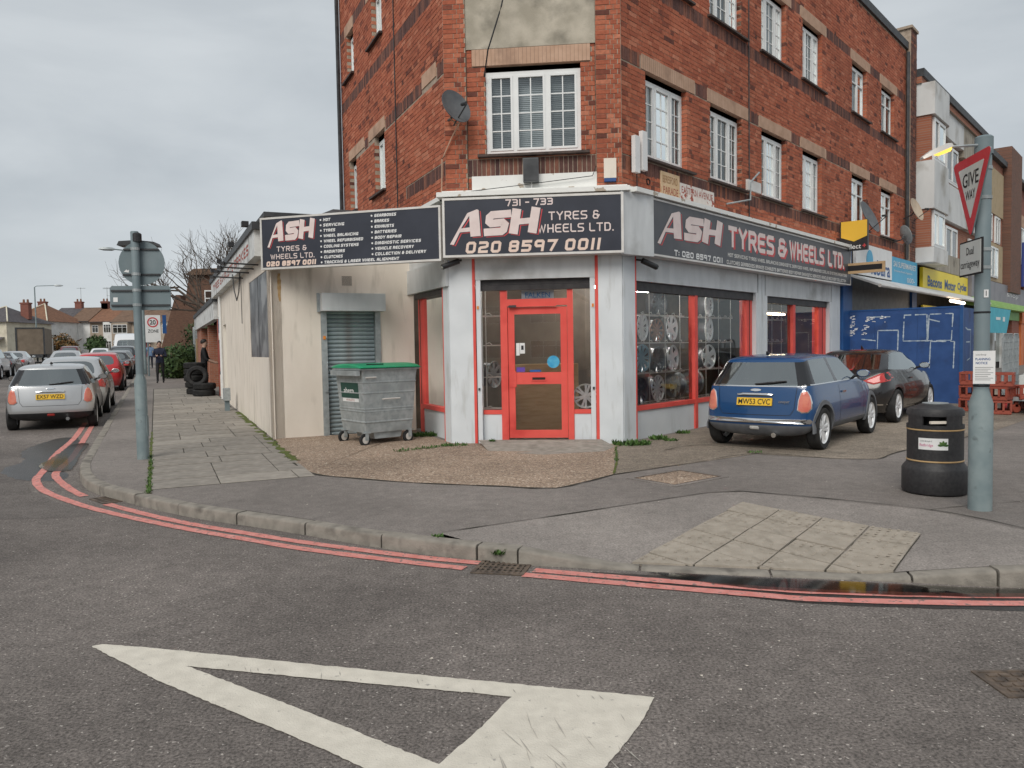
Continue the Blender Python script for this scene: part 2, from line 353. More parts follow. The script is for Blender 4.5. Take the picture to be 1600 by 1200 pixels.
# ------------------------------------------------------------------ ground
def clip(poly, keep_low, s0=10.0):
    out = []; n = len(poly)
    for i in range(n):
        a, b = poly[i], poly[(i+1) % n]
        sa = a[0]*uL.x+a[1]*uL.y-s0; sb = b[0]*uL.x+b[1]*uL.y-s0
        if keep_low: ia, ib = sa <= 0, sb <= 0
        else: ia, ib = sa >= 0, sb >= 0
        if ia: out.append(a)
        if ia != ib:
            t = sa/(sa-sb); out.append((a[0]+(b[0]-a[0])*t, a[1]+(b[1]-a[1])*t))
    return out
def sheet(mb, poly, z, m=0):
    for low in (True, False):
        q = clip(poly, low)
        if len(q) >= 3: mb.poly([(x, y, z+hz(x, y)) for x, y in q], m)
def ribbon(mb, pts, w, z, m=0, wob=0):
    L = []; Rr = []
    for i, p in enumerate(pts):
        a = Vector(pts[max(i-1, 0)]); b = Vector(pts[min(i+1, len(pts)-1)]); t = (b-a).normalized(); n = Vector((-t.y, t.x))
        k = w/2*(1+random.uniform(-wob, wob)); L.append(Vector(p)+n*k); Rr.append(Vector(p)-n*k)
    for i in range(len(pts)-1):
        sheet(mb, [tuple(L[i]), tuple(Rr[i]), tuple(Rr[i+1]), tuple(L[i+1])], z, m)
def smoothline(pts, step=.12):
    out = []
    P = [Vector(p) for p in pts]
    for i in range(len(P)-1):
        p0, p1, p2, p3 = P[max(i-1, 0)], P[i], P[i+1], P[min(i+2, len(P)-1)]
        n = max(1, int((p2-p1).length/step))
        for k in range(n):
            t = k/n
            out.append(tuple(.5*((2*p1)+(-p0+p2)*t+(2*p0-5*p1+4*p2-p3)*t*t+(-p0+3*p1-3*p2+p3)*t**3)))
    out.append(tuple(P[-1])); return out
def xy(s, t): v = uL*s+tL*t; return (v.x, v.y)
mb = MB()
SS = [-60, 10, 60, 160, 320, 700]; TT = [-400, -120, -40, 0, 40, 120, 400]
for i in range(len(SS)-1):
    for j in range(len(TT)-1):
        mb.poly([ST(SS[i], TT[j]), ST(SS[i], TT[j+1]), ST(SS[i+1], TT[j+1]), ST(SS[i+1], TT[j])])
road = mb.build('road', M['road'], kind='structure')
# kerb line of the near corner (outer top edge), from far up the side street to the right of the picture
KT = -1.02
KL = [xy(s, KT) for s in (150, 120, 90, 60, 40, 30, 22, 18, 15.2)] + [(-6.22, 11.05), (-5.80, 10.22), (-5.52, 9.76), (-5.18, 9.30), (-4.78, 8.90), (-4.31, 8.51), (-3.68, 8.00), (-3.05, 7.56), (-2.36, 7.16), (-1.86, 6.84), (-1.32, 6.48), (-.66, 6.10), (.02, 5.79)]
KD = [(.02, 5.79), (.80, 5.60), (1.70, 5.40), (2.50, 5.24), (3.22, 5.06)]
KR = [(3.22, 5.06), (3.9, 5.02), (4.8, 5.25), (6.2, 6.3), (9, 9.4), (40, 44.7)]
ks = smoothline(KL, .2); kd = smoothline(KD, .2); kr = smoothline(KR, .4)
def inset(pts, w):
    out = []
    for i, p in enumerate(pts):
        a = Vector(pts[max(i-1, 0)]); b = Vector(pts[min(i+1, len(pts)-1)]); t = (b-a).normalized(); n = Vector((-t.y, t.x))
        out.append(tuple(Vector(p)+n*w))
    return out
RAMP_TOP = [(-.62, 6.38), (2.03, 7.93), (2.38, 7.98), (3.80, 6.94), (4.25, 5.85), (4.36, 5.24)]
near_in = inset(ks, .125); right_in = inset(kr, .125)
pv = [p for p in near_in if p[0] < -.60] + RAMP_TOP + [p for p in right_in if p[0] > 4.35]
pv += [(120, 200), xy(150, 40)]
mb = MB(); sheet(mb, pv, PV)
pavement = mb.build('pavement', M['pave'], kind='structure')
# dropped crossing
ri = [p for p in near_in if p[0] >= -.60]; di = inset(kd, .125); rr2 = [p for p in right_in if p[0] <= 4.35]
def zr(p):
    x = p[0]
    if x < .02: return .11
    if x < .8: return .11-.095*(x-.02)/.78
    if x < 2.5: return .015
    return .015+.095*min(1, (x-2.5)/.75)
low = ri+di+rr2
mb = MB(); top = smoothline(RAMP_TOP, .15)
n = 60
def resample(pts, n):
    P = [Vector(p) for p in pts]; d = [0]
    for i in range(1, len(P)): d.append(d[-1]+(P[i]-P[i-1]).length)
    out = []
    for k in range(n):
        t = d[-1]*k/(n-1); i = max(j for j in range(len(d)) if d[j] <= t+1e-9); i = min(i, len(P)-2)
        f = (t-d[i])/max(1e-9, d[i+1]-d[i]); out.append(tuple(P[i].lerp(P[i+1], f)))
    return out
lo_, to_ = resample(low, n), resample(RAMP_TOP, n)
for i in range(n-1):
    a, b, c, d = lo_[i], lo_[i+1], to_[i+1], to_[i]
    mb.poly([(a[0], a[1], zr(a)), (b[0], b[1], zr(b)), (c[0], c[1], PV), (d[0], d[1], PV)])
ramp = mb.build('crossing_ramp', M['ramp'], kind='structure')
def ramp_z(x, y):
    best = None
    for i in range(n-1):
        for k in range(12):
            f = k/11
            p = Vector(lo_[i]).lerp(Vector(to_[i]), f); d = (p.x-x)**2+(p.y-y)**2
            if best is None or d < best[0]: best = (d, zr(lo_[i])*(1-f)+PV*f)
    return best[1]
# kerb stones: each its own piece
def kerbstones(line, zt, name='kerb_stone', parent=None, length=.92):
    P = [Vector(p) for p in line]; d = [0]
    for i in range(1, len(P)): d.append(d[-1]+(P[i]-P[i-1]).length)
    tot = d[-1]; k = 0; pos = 0
    def at(t):
        i = 0
        while i < len(P)-2 and d[i+1] < t: i += 1
        f = (t-d[i])/max(1e-9, d[i+1]-d[i]); return P[i].lerp(P[i+1], f), (P[i+1]-P[i]).normalized()
    while pos < tot-.05:
        ln = min(length if tot-pos < 75 else length*6, tot-pos); rings = []
        jz = random.uniform(-.006, .006); jn = random.uniform(-.006, .006)
        for q in range(5):
            t = pos+.009+(ln-.018)*q/4; c, tn = at(t); nn = Vector((-tn.y, tn.x)); h = hz(c.x, c.y)
            z1 = zt(c)+jz*(zt(c) > .05)
            o = c+nn*jn
            prof = [(0, -.06), (.0, z1-.022), (.006, z1-.008), (.02, z1), (.125, z1), (.125, -.06)]
            rings.append([(o.x+nn.x*a, o.y+nn.y*a, b+h) for a, b in prof])
        mb = MB(); mb.ring(rings); mb.build(name, M['kerb'], parent, smooth=40)
        pos += ln
kerbstones(ks, lambda c: PV+.004, parent=pavement)
kerbstones(kd, lambda c: max(.012, zr((c.x, c.y))), parent=pavement)
kerbstones(kr, lambda c: PV+.004, parent=pavement)
# forecourt: exposed aggregate up to the shop
agg_edge = [(-4.06, 13.05), (-3.52, 11.65), (-3.11, 10.71), (-2.72, 9.92), (-2.40, 9.50), (-1.87, 9.20), (-1.13, 8.83), (-.09, 8.50), (.47, 8.35), (1.20, 9.17)]
mb = MB(); sheet(mb, agg_edge+[(1.56, 11.62), (1.72, 12.0), tuple((P2+uR*.0).xy), tuple((P1).xy), tuple((P1+uL*2.1).xy), tuple((A0+tL*2.6).xy), tuple(A0.xy)], PV+.004)
fore = mb.build('forecourt', M['aggr'], kind='structure')
mb = MB(); sheet(mb, [(1.215, 9.17), (3.40, 10.72), (4.25, 10.16), (4.78, 10.05), (5.49, 10.77), (8.02, 12.84), (9.42, 14.26), (16, 21), tuple((P2+uR*18).xy), tuple(P2.xy), (1.735, 12.0), (1.575, 11.62)], PV+.004)
mb.build('parking_forecourt', M['aggr2'], kind='structure')
# slim dirt joints round the forecourt
mb = MB(); ribbon(mb, smoothline(agg_edge, .2), .028, PV+.008, 0, .7); ribbon(mb, smoothline([(1.20, 9.17), (2.3, 9.96), (3.40, 10.74), (4.25, 10.16), (4.78, 10.05), (5.49, 10.77), (8.02, 12.84)], .2), .022, PV+.008, 0, .8)
ribbon(mb, smoothline([(-.62, 6.40), (.6, 7.1), (2.03, 7.95), (2.38, 8.0), (3.80, 6.96), (4.25, 5.87)], .2), .016, PV+.006, 0, .8)
ribbon(mb, smoothline([(3.80, 6.96), (4.6, 7.2), (6.5, 7.6)], .2), .016, PV+.006, 0, .8)
ribbon(mb, smoothline([(2.2, 11.2), (3.0, 11.75), (4.6, 10.6)], .2), .014, PV+.008, 0, .8)
mb.build('pavement_joint', M['joint'], pavement)
# doorstep ramp
mb = MB()
ds = [(-.56, 12.27), (-.36, 11.40), (.44, 10.98), (1.34, 11.24), (1.56, 11.75), (1.40, 12.08)]
mb.add([(x, y, PV+.006+(.075 if i in (0, 5) else .0)) for i, (x, y) in enumerate(ds)], [(0, 1, 2, 3, 4, 5)])
mb.build('doorstep_slab', M['conc'], pavement)
# paving slabs of the side street
random.seed(11)
slabs = {}
def slab_obj(w, l, s, t, parent, mats, z=PV+.004, name='paving_slab'):
    key = (round(w, 2), round(l, 2))
    ms = random.choice(mats)
    kk = (key, ms.name)
    if kk not in slabs:
        mb = MB(); b = .006
        mb.add([(-l/2, -w/2, -.03), (l/2, -w/2, -.03), (l/2, w/2, -.03), (-l/2, w/2, -.03), (-l/2, -w/2, .0), (l/2, -w/2, .0), (l/2, w/2, 0), (-l/2, w/2, 0),
                (-l/2+b, -w/2+b, .005), (l/2-b, -w/2+b, .005), (l/2-b, w/2-b, .005), (-l/2+b, w/2-b, .005)],
               [(0, 1, 5, 4), (1, 2, 6, 5), (2, 3, 7, 6), (3, 0, 4, 7), (4, 5, 9, 8), (5, 6, 10, 9), (6, 7, 11, 10), (7, 4, 8, 11), (8, 9, 10, 11)])
        me = bpy.data.meshes.new(name); me.from_pydata(mb.v, [], mb.f); me.materials.append(ms); slabs[kk] = me
    o = mkobj(name, slabs[kk], parent)
    v = uL*s+tL*t
    o.location = (v.x, v.y, z+hz(v.x, v.y)+random.uniform(-.001, .004)); o.rotation_euler = (random.uniform(-.004, .004), random.uniform(-.004, .004), math.atan2(tL.y, tL.x)+random.uniform(-.006, .006))
    return o
mb = MB(); sheet(mb, [xy(9.61, -.12), xy(9.61, 1.73), xy(31.5, 1.76), xy(31.5, -.13)], PV+.001)
mb.build('slab_bed', M['joint'], pavement)
s = 9.62; row = 0
while s < 31:
    dep = random.choice((.60, .60, .45, .60)); t = -.11; first = True
    while t < 1.72:
        l = random.choice((.75, .90, .60, .90)) if not first else random.choice((.45, .9, .75))
        l = min(l, 1.74-t); first = False
        if l > .12:
            slab_obj(dep-.014, l-.012, s+dep/2, t+l/2, pavement, [M['slab'], M['slab'], M['slab2']])
        t += l
    s += dep; row += 1
# tactile slabs on the ramp, cut along the dropped kerb
ta, tb, tcn = Vector((.80, 5.62)), Vector((2.24, 7.50)), Vector((3.29, 6.15))
ex = (tb-ta).normalized(); ey = (tcn-tb).normalized(); nx_, ny_ = 6, 4; lx_, ly_ = (tb-ta).length/nx_, (tcn-tb).length/ny_
def kside(p): return p[1]-(5.60-(p[0]-.8)*.215)-.132
def hclip(poly):
    out = []
    for i in range(len(poly)):
        p, q = poly[i], poly[(i+1) % len(poly)]; sp, sq = kside(p), kside(q)
        if sp >= 0: out.append(p)
        if sp*sq < 0: t = sp/(sp-sq); out.append((p[0]+(q[0]-p[0])*t, p[1]+(q[1]-p[1])*t))
    return out
def tquad(a, b, c, d): return [tuple(ta+ex*u+ey*w) for u, w in ((a, c), (b, c), (b, d), (a, d))]
bed = hclip(tquad(0, lx_*nx_, 0, ly_*ny_))
tb_ = MB()
for i in range(nx_):
    for j in range(ny_):
        full = hclip(tquad(i*lx_, (i+1)*lx_, j*ly_, (j+1)*ly_))
        if len(full) < 3: continue
        tb_.poly([(x, y, ramp_z(x, y)+.002) for x, y in full])
        q = hclip(tquad(i*lx_+.009, (i+1)*lx_-.009, j*ly_+.008, (j+1)*ly_-.008))
        if len(q) < 3: continue
        dz = random.uniform(.013, .017); mb = MB(); top = [(x, y, ramp_z(x, y)+dz) for x, y in q]; mb.ring([[(x, y, z-.03) for x, y, z in top], top])
        c0 = sum((Vector(p) for p in top), Vector((0, 0, 0)))/len(top)
        for a in range(6):
            for b_ in range(6):
                p = ta+ex*(lx_*(i+(a+.5)/6))+ey*(ly_*(j+(b_+.5)/6))
                if kside(p) > .02:
                    z = ramp_z(p.x, p.y)+dz; mb.lathe([(.014, z-.001), (.010, z+.005)], 6, (p.x, p.y, 0), cap=True)
        mb.build('tactile_slab', M['tact'], ramp)
tb_.build('tactile_bed', M['joint'], ramp, fix=False)
# road markings
redO = [(-9.7, 17.4), (-8.35, 14.60), (-7.45, 12.5), (-6.87, 11.30), (-6.55, 10.62), (-6.26, 10.02), (-5.72, 9.30), (-4.98, 8.60), (-4.48, 8.17), (-3.80, 7.66), (-3.01, 7.12), (-2.33, 6.70), (-1.73, 6.34), (-.82, 5.90), (-.38, 5.71)]
redO2 = [(.06, 5.52), (.86, 5.23), (1.57, 4.99), (2.02, 4.86), (3.18, 4.73), (4.4, 4.75), (6.2, 5.4), (9.5, 9)]
redI = [(-9.45, 17.3), (-7.15, 12.5), (-6.55, 11.1), (-6.20, 10.35), (-5.48, 9.42), (-5.02, 8.92)]
redI1 = [(-4.50, 8.44), (-3.78, 7.85), (-3.11, 7.36), (-2.41, 6.93), (-1.80, 6.57), (-.84, 6.08), (-.26, 5.84)]
redI2 = [(.14, 5.63), (.88, 5.37), (1.61, 5.13), (2.09, 5.01), (3.12, 4.88), (4.4, 4.9), (6.15, 5.6), (9.3, 9.1)]
for nm, pl_ in (('red_line', redO), ('red_line', redO2), ('red_line', redI), ('red_line', redI1), ('red_line', redI2)):
    mb = MB(); ribbon(mb, smoothline(pl_, .1), .098, .006, 0, .09); mb.build(nm, M['red_line'], road)
gw_o = [(-2.41, 4.285), (-2.36, 4.315), (-2.0, 4.235), (-1.0, 3.96), (0, 3.70), (.645, 3.535), (.53, 3.27), (.33, 2.92), (.18, 2.60), (-.10, 2.68), (-.56, 2.93), (-1.0, 3.25), (-1.44, 3.55), (-1.84, 3.83), (-2.05, 4.00)]
gw_i = [(-1.74, 3.985), (-1.0, 3.80), (-.03, 3.565), (-.16, 3.28), (-.315, 2.98), (-1.0, 3.475)]
bm = bmesh.new()
def loop(pts):
    vs = []
    dn = []
    for i in range(len(pts)):
        a, b = Vector(pts[i]), Vector(pts[(i+1) % len(pts)]); k = max(1, int((b-a).length/.03))
        for q in range(k): p = a.lerp(b, q/k); dn.append((p.x+random.uniform(-.004, .004), p.y+random.uniform(-.004, .004)))
    vs = [bm.verts.new((x, y, .005)) for x, y in dn]
    return [bm.edges.new((vs[i], vs[(i+1) % len(vs)])) for i in range(len(vs))]
ed = loop(gw_o)+loop(gw_i)
bmesh.ops.triangle_fill(bm, edges=ed, use_beauty=True, use_dissolve=False)
bmesh.ops.recalc_face_normals(bm, faces=bm.faces)
for f in bm.faces:
    if f.normal.z < 0: f.normal_flip()
me = bpy.data.meshes.new('give_way_marking'); bm.to_mesh(me); bm.free(); me.materials.append(M['white_line'])
mkobj('give_way_marking', me, road)
# darker resurfaced patch by the corner, gouges in the paint, scraps of litter
M['patch'] = asphalt('road_patch', (.085, .075, .069), (.265, .235, .215), (.48, .44, .40), .74, .8, spk=.72, bump=.8)
def ragged(pts, amp, step=.12):
    out = []
    for i in range(len(pts)):
        a, b = Vector(pts[i]), Vector(pts[(i+1) % len(pts)]); k = max(1, int((b-a).length/step)); out += [tuple(a.lerp(b, q/k)+Vector((random.uniform(-amp, amp), random.uniform(-amp, amp)))) for q in range(k)]
    return out
mb = MB(); sheet(mb, ragged([(-4.2, 7.82), (-5.2, 7.75), (-6.4, 7.5), (-8.5, 7.3), (-13, 7.4), (-14, 13.5), (-9.6, 14), (-7.4, 11.5), (-6.7, 10.4), (-5.8, 9.2), (-4.7, 8.2)], .03), .0012); mb.build('road_patch', M['patch'], road)
mb = MB()
for i in range(46):
    q = Vector((random.uniform(-.15, .5), random.uniform(2.7, 3.45))) if i < 30 else Vector((random.uniform(-2.2, .4), 0))
    if i >= 30: q.y = 4.285-(q.x+2.41)*.246-random.uniform(.02, .10)
    d_ = Vector((random.gauss(.35, .12), -1)).normalized(); n_ = Vector((-d_.y, d_.x)); L = random.uniform(.03, .22)*(1 if i < 30 else .4); w = random.uniform(.0012, .004)
    mb.poly([(*(q+n_*w*.3), .0066), (*(q+d_*L*.5+n_*w), .0066), (*(q+d_*L), .0066), (*(q+d_*L*.5-n_*w), .0066)])
mb.build('paint_gouge', pm('scraped_paint', (.34, .315, .28), (.44, .41, .36), 20, .8), road, fix=False, kind='stuff')
mb = MB()
for i in range(150):
    if i < 75: q = Vector((random.uniform(-5, 5), random.uniform(3.2, 5.3)))
    else: q = Vector((random.uniform(-2.5, 6), random.uniform(7.2, 11))) 
    z = .0045 if i < 75 else PV+.009
    if i < 75 and q.y > 5.1-.25*q.x-.0: continue
    a = random.uniform(0, 6.28); r_ = random.uniform(.004, .016); mb.poly([(q.x+r_*math.cos(a+k*2.1)*random.uniform(.5, 1), q.y+r_*math.sin(a+k*2.1)*random.uniform(.5, 1), z) for k in range(3)])
tag(mb.build('litter', M['cream'] if 'cream' in M else M['conc'], fix=False, kind='stuff'), 'tiny pale scraps of litter and grit scattered over road and pavement', 'litter')
# puddles
M['water'] = glassmat('puddle_water', (.42, .40, .38), .05, ior=1.36, rough=.05); M['water2'] = glassmat('shallow_water', (.40, .36, .33), .0, ior=1.14, rough=.10)
M['wet'] = asphalt('wet_asphalt', (.022, .02, .019), (.065, .06, .056), (.16, .15, .14), .6, 2.0, rough=.35, spk=.73)
def blob(pts, z, mat, name, jag=.02):
    q = []
    L = smoothline(pts+[pts[0]], .1)[:-1]
    for p in L: q.append((p[0]+random.uniform(-jag, jag), p[1]+random.uniform(-jag, jag)))
    mb = MB(); sheet(mb, q, z); return mb.build(name, mat, kind='structure')
blob([(.55, 5.58), (1.6, 5.30), (2.5, 5.10), (3.2, 4.92), (3.9, 4.90), (4.0, 4.6), (3.2, 4.60), (2.4, 4.70), (1.7, 4.86), (1.0, 5.22)], .0025, M['wet'], 'wet_patch', .012)
blob([(.95, 5.52), (1.7, 5.345), (2.5, 5.165), (3.15, 5.02), (3.45, 4.98), (3.5, 4.84), (2.9, 4.86), (2.3, 4.95), (1.7, 5.08), (1.3, 5.26)], .011, M['water'], 'puddle', .006)
blob([(-6.35, 10.75), (-7.3, 12.7), (-8.1, 14.3), (-8.6, 14.6), (-8.3, 13.0), (-7.5, 11.7), (-7.3, 10.9), (-6.6, 10.15), (-6.0, 10.0), (-5.95, 10.25)], .0025, M['wet'], 'wet_patch', .03)
blob([(-6.42, 11.2), (-7.02, 12.45), (-7.6, 13.7), (-7.8, 13.6), (-7.45, 12.6), (-7.15, 11.8), (-6.95, 11.2), (-6.55, 10.75), (-6.25, 10.75)], .011, M['water2'], 'puddle', .015)
# gully gratings and covers
def grate(c, ex, w, l, z, nx, ny, name, label, bars=.02):
    ex = Vector(ex).normalized(); fr = Fr((c[0], c[1], z+hz(*c)), (ex.x, ex.y, 0), (ex.y, -ex.x, 0))
    o = thing(name, label, 'drain cover', fr.o)
    mb = MB(); mb.box(fr, -w/2-.03, w/2+.03, -l/2-.03, l/2+.03, -.02, .001); mb.build('pit', M['joint'], o)
    mb = MB()
    for a, b, c2, d in ((-w/2-.03, w/2+.03, -l/2-.03, -l/2), (-w/2-.03, w/2+.03, l/2, l/2+.03), (-w/2-.03, -w/2, -l/2, l/2), (w/2, w/2+.03, -l/2, l/2)): mb.box(fr, a, b, c2, d, .002, .010)
    mb.build('frame', M['iron'], o)
    for i in range(nx):
        x = -w/2+w*(i+.5)/nx; mb = MB(); mb.box(fr, x-bars/2, x+bars/2, -l/2, l/2, .002, .009); mb.build('bar', M['iron'], o)
    for j in range(ny):
        y = -l/2+l*(j+.5)/ny; mb = MB(); mb.box(fr, -w/2, w/2, y-bars/2, y+bars/2, .003, .0082); mb.build('cross_bar', M['iron'], o)
    return o
grate((-.09, 5.735), (.41, -.1), .34, .34, .0, 8, 5, 'gully_grating', 'square iron gully grating in the gap between the red lines by the dropped kerb')
grate((-4.61, 8.70), (-.60, .55), .40, .22, .0, 9, 2, 'gully_grating', 'slotted iron gully grating beside the kerb at the street corner left')
o = thing('manhole_cover', 'rusty iron cover set in the road at the right edge', 'manhole cover', (2.55, 3.6, 0))
fr = Fr((2.57, 3.615, 0), (1, .0, 0), (0, -1, 0))
mb = MB(); mb.box(fr, -.29, .29, -.125, .125, -.02, .004); mb.build('cover', M['iron'], o)
mb = MB()
for a, b, c2, d in ((-.31, .31, -.145, -.125), (-.31, .31, .125, .145), (-.31, -.29, -.125, .125), (.29, .31, -.125, .125)): mb.box(fr, a, b, c2, d, -.02, .008)
mb.build('frame', M['iron'], o)
mb = MB()
for i in range(9):
    for j in range(4): mb.box(fr, -.26+i*.06, -.22+i*.06, -.105+j*.055, -.075+j*.055, .003, .010)
mb.build('tread_stud', M['iron'], o, kind='stuff')
o = thing('inspection_cover', 'square pavement inspection cover filled with brown gravel', 'manhole cover', (1.9, 8.88, PV))
ea = (Vector((2.11, 9.37))-Vector((1.42, 8.84))).normalized(); fr = Fr((1.905, 8.885, PV), (ea.x, ea.y, 0), (ea.y, -ea.x, 0))
mb = MB(); mb.box(fr, -.40, .40, -.30, .30, -.02, .006); mb.build('infill', M['aggr'], o)
mb = MB()
for a, b, c2, d in ((-.47, .47, -.37, -.30), (-.47, .47, .30, .37), (-.47, -.40, -.30, .30), (.40, .47, -.30, .30)): mb.box(fr, a, b, c2, d, -.02, .009)
mb.build('frame', M['pave'], o)
mb = MB()
for a, b, c2, d in ((-.405, .405, -.305, -.295), (-.405, .405, .295, .305), (-.405, -.395, -.295, .295), (.395, .405, -.295, .295)): mb.box(fr, a, b, c2, d, -.02, .012)
mb.build('rim', M['iron'], o)
# moss and weeds in the joints
def tuft(c, r, nleaf, h, name, label, parent=None):
    mb = MB()
    for i in range(nleaf):
        a = random.uniform(0, 2*math.pi); q = r*math.sqrt(random.random()); b = Vector((c[0]+q*math.cos(a), c[1]+q*math.sin(a)*.6, c[2]))
        th = random.uniform(0, 2*math.pi); ln = h*random.uniform(.5, 1.2); w = ln*random.uniform(.22, .4); tl = random.uniform(.3, 1.1)
        d = Vector((math.cos(th)*math.sin(tl), math.sin(th)*math.sin(tl), math.cos(tl))); sd = Vector((-math.sin(th), math.cos(th), 0))
        mb.add([b-sd*w*.2, b+d*ln*.55-sd*w*.5, b+d*ln, b+d*ln*.55+sd*w*.5, b+sd*w*.2], [(0, 1, 2, 3, 4)])
    return tag(mb.build(name, M['weed'], parent, fix=False), label, 'weed')
def weedline(pts, w, n, h, label):
    mb = MB(); L = smoothline(pts, .03)
    for i in range(n):
        p = random.choice(L); b = Vector((p[0]+random.gauss(0, w), p[1]+random.gauss(0, w), PV+.005+hz(*p)))
        th = random.uniform(0, 6.28); ln = h*random.uniform(.4, 1.2); wd = ln*.4; tl = random.uniform(.2, 1.2)
        d = Vector((math.cos(th)*math.sin(tl), math.sin(th)*math.sin(tl), math.cos(tl))); sd = Vector((-math.sin(th), math.cos(th), 0))
        mb.add([b-sd*wd*.2, b+d*ln*.55-sd*wd*.5, b+d*ln, b+d*ln*.55+sd*wd*.5], [(0, 1, 2, 3)])
    return mb
mo = MB(); ribbon(mo, smoothline([xy(9.35, -.125), xy(11, -.115), xy(13, -.12), xy(16, -.11)], .1), .045, PV+.008, 0, .9)
ribbon(mo, smoothline([xy(11.0, 1.72), xy(13, 1.70), xy(16, 1.71), xy(19.5, 1.73)], .1), .12, PV+.012, 0, .7)
ribbon(mo, smoothline([(1.56, 11.62), (1.47, 10.9), (1.38, 10.2), (1.20, 9.17)], .1), .02, PV+.010, 0, .9)
ob = mo.build('moss', M['moss'], kind='stuff'); tag(ob, 'strips of moss and grass growing in the pavement joints and wall foot', 'moss')
ob = weedline([xy(9.35, -.125), xy(11, -.115), xy(12.5, -.12)], .015, 420, .035, '').build('joint_grass', M['weed'], fix=False, kind='stuff'); tag(ob, 'short grass along the mossy joint beside the left pole', 'grass')
ob = weedline([(1.56, 11.62), (1.47, 10.9), (1.38, 10.2)], .012, 160, .03, '').build('joint_grass', M['weed'], fix=False, kind='stuff'); tag(ob, 'thin grass in the forecourt crack below the right pillar', 'grass')
tuft((-.93, 12.10, PV), .22, 170, .07, 'weed_clump', 'green weed clump at the foot of the left door pillar')
ob = weedline([(-1.0, 12.05), (-1.35, 11.75), (-1.72, 11.45)], .04, 200, .05, '').build('weed_strip', M['weed'], fix=False); tag(ob, 'low green weed strip running left from the door pillar', 'weed')
tuft((-1.55, 13.35, PV+.03), .24, 200, .09, 'weed_clump', 'green weed clump under the left side shop window')
tuft((1.85, 11.95, PV), .30, 330, .09, 'weed_clump', 'largest green weed clump at the foot of the right door pillar')
tuft((2.38, 12.55, PV), .16, 150, .09, 'weed_clump', 'green weed below the big window, second from the right pillar')
tuft((2.55, 12.35, PV), .12, 80, .06, 'weed_clump', 'small ragged weed on the forecourt joint before the big window')
tuft((2.95, 13.3, PV), .12, 90, .08, 'weed_clump', 'small green weed below the big window beside the blue car')
tuft((-.32, 12.13, PV+.05), .06, 50, .07, 'weed_clump', 'tiny weed beside the left jamb of the red door')
tuft((3.42, 10.85, PV), .12, 60, .04, 'weed_clump', 'flat weed on the forecourt edge near the blue car')
tuft((-.62, 6.25, PV), .05, 40, .04, 'weed_clump', 'small weed in the kerb joint at the left end of the ramp')
tuft((-.12, 5.86, PV*.6), .06, 60, .05, 'weed_clump', 'small weed in the kerb joint beside the iron gully')
# ------------------------------------------------------------------ the corner building
BLD = thing('corner_building', 'red brick three storey corner building with grey shopfront at street level', 'building', (0, 14, PV))
single_bricks = []
def wall_rects(u0, u1, z0, z1, holes):
    us = sorted({u0, u1} | {h[0] for h in holes if u0 < h[0] < u1} | {h[1] for h in holes if u0 < h[1] < u1})
    zs = sorted({z0, z1} | {h[2] for h in holes if z0 < h[2] < z1} | {h[3] for h in holes if z0 < h[3] < z1})
    out = []
    for j in range(len(zs)-1):
        run = None
        for i in range(len(us)-1):
            cu, cz = (us[i]+us[i+1])/2, (zs[j]+zs[j+1])/2
            inside = any(h[0] < cu < h[1] and h[2] < cz < h[3] for h in holes)
            if not inside:
                run = [run[0] if run else us[i], us[i+1]]
            if inside or i == len(us)-2:
                if run: out.append((run[0], run[1], zs[j], zs[j+1])); run = None
    return out
def bricks(f, u0, u1, z0, z1, holes, mb, d=0.0, singles=None, depth=.105, bands=(), mbs=None, seed=1, jitter=.003, course=.075):
    """lay flemish-bond courses on frame f; every brick is a box of its own; bands = soldier courses (z0, z1, ua, ub)"""
    rnd = random.Random(seed); k = 0; z = z0
    def one(a, b, za, zb, target):
        dd = d+rnd.uniform(-jitter, jitter)
        P = [f.p(u, q, w) for w in (za, zb) for q in (dd-depth, dd) for u in (a, b)]
        if singles is not None and singles(a, b, za, zb): single_bricks.append((f, a, b, za, zb, dd, target is mbs)); return
        target.add(P, [(0, 2, 3, 1)[::-1], (4, 6, 7, 5), (2, 3, 7, 6), (0, 2, 6, 4), (1, 5, 7, 3)])
    allh = list(holes)+[(b[2], b[3], b[0], b[1]) for b in bands]
    while z+course*.8 < z1:
        za, zb = z+.005, z+course-.005; cz = z+course/2
        cut = sorted([(h[0], h[1]) for h in allh if h[2] < cz < h[3]])
        u = u0-(.0 if k % 2 == 0 else .17); i = k % 2
        while u < u1:
            w = .225 if i % 2 == 0 else .1125; a, b = max(u, u0)+.005, min(u+w, u1)-.005; u += w; i += 1
            segs = [(a, b)]
            for (ca, cb) in cut:
                ns = []
                for (x, y) in segs:
                    if cb <= x or ca >= y: ns.append((x, y)); continue
                    if x < ca: ns.append((x, ca))
                    if y > cb: ns.append((cb, y))
                segs = ns
            for (x, y) in segs:
                if y-x > .025: one(x, y, za, zb, mb)
        z += course; k += 1
    for (bz0, bz1, ba, bb) in bands:
        u = ba
        while u+.04 < bb:
            a, b = u+.004, min(u+.072, bb)-.004
            hit = any(h[0]-.01 < (a+b)/2 < h[1]+.01 and h[2] < (bz0+bz1)/2 < h[3] for h in holes)
            if not hit: one(a, b, bz0+.004, bz1-.004, mbs)
            u += .072
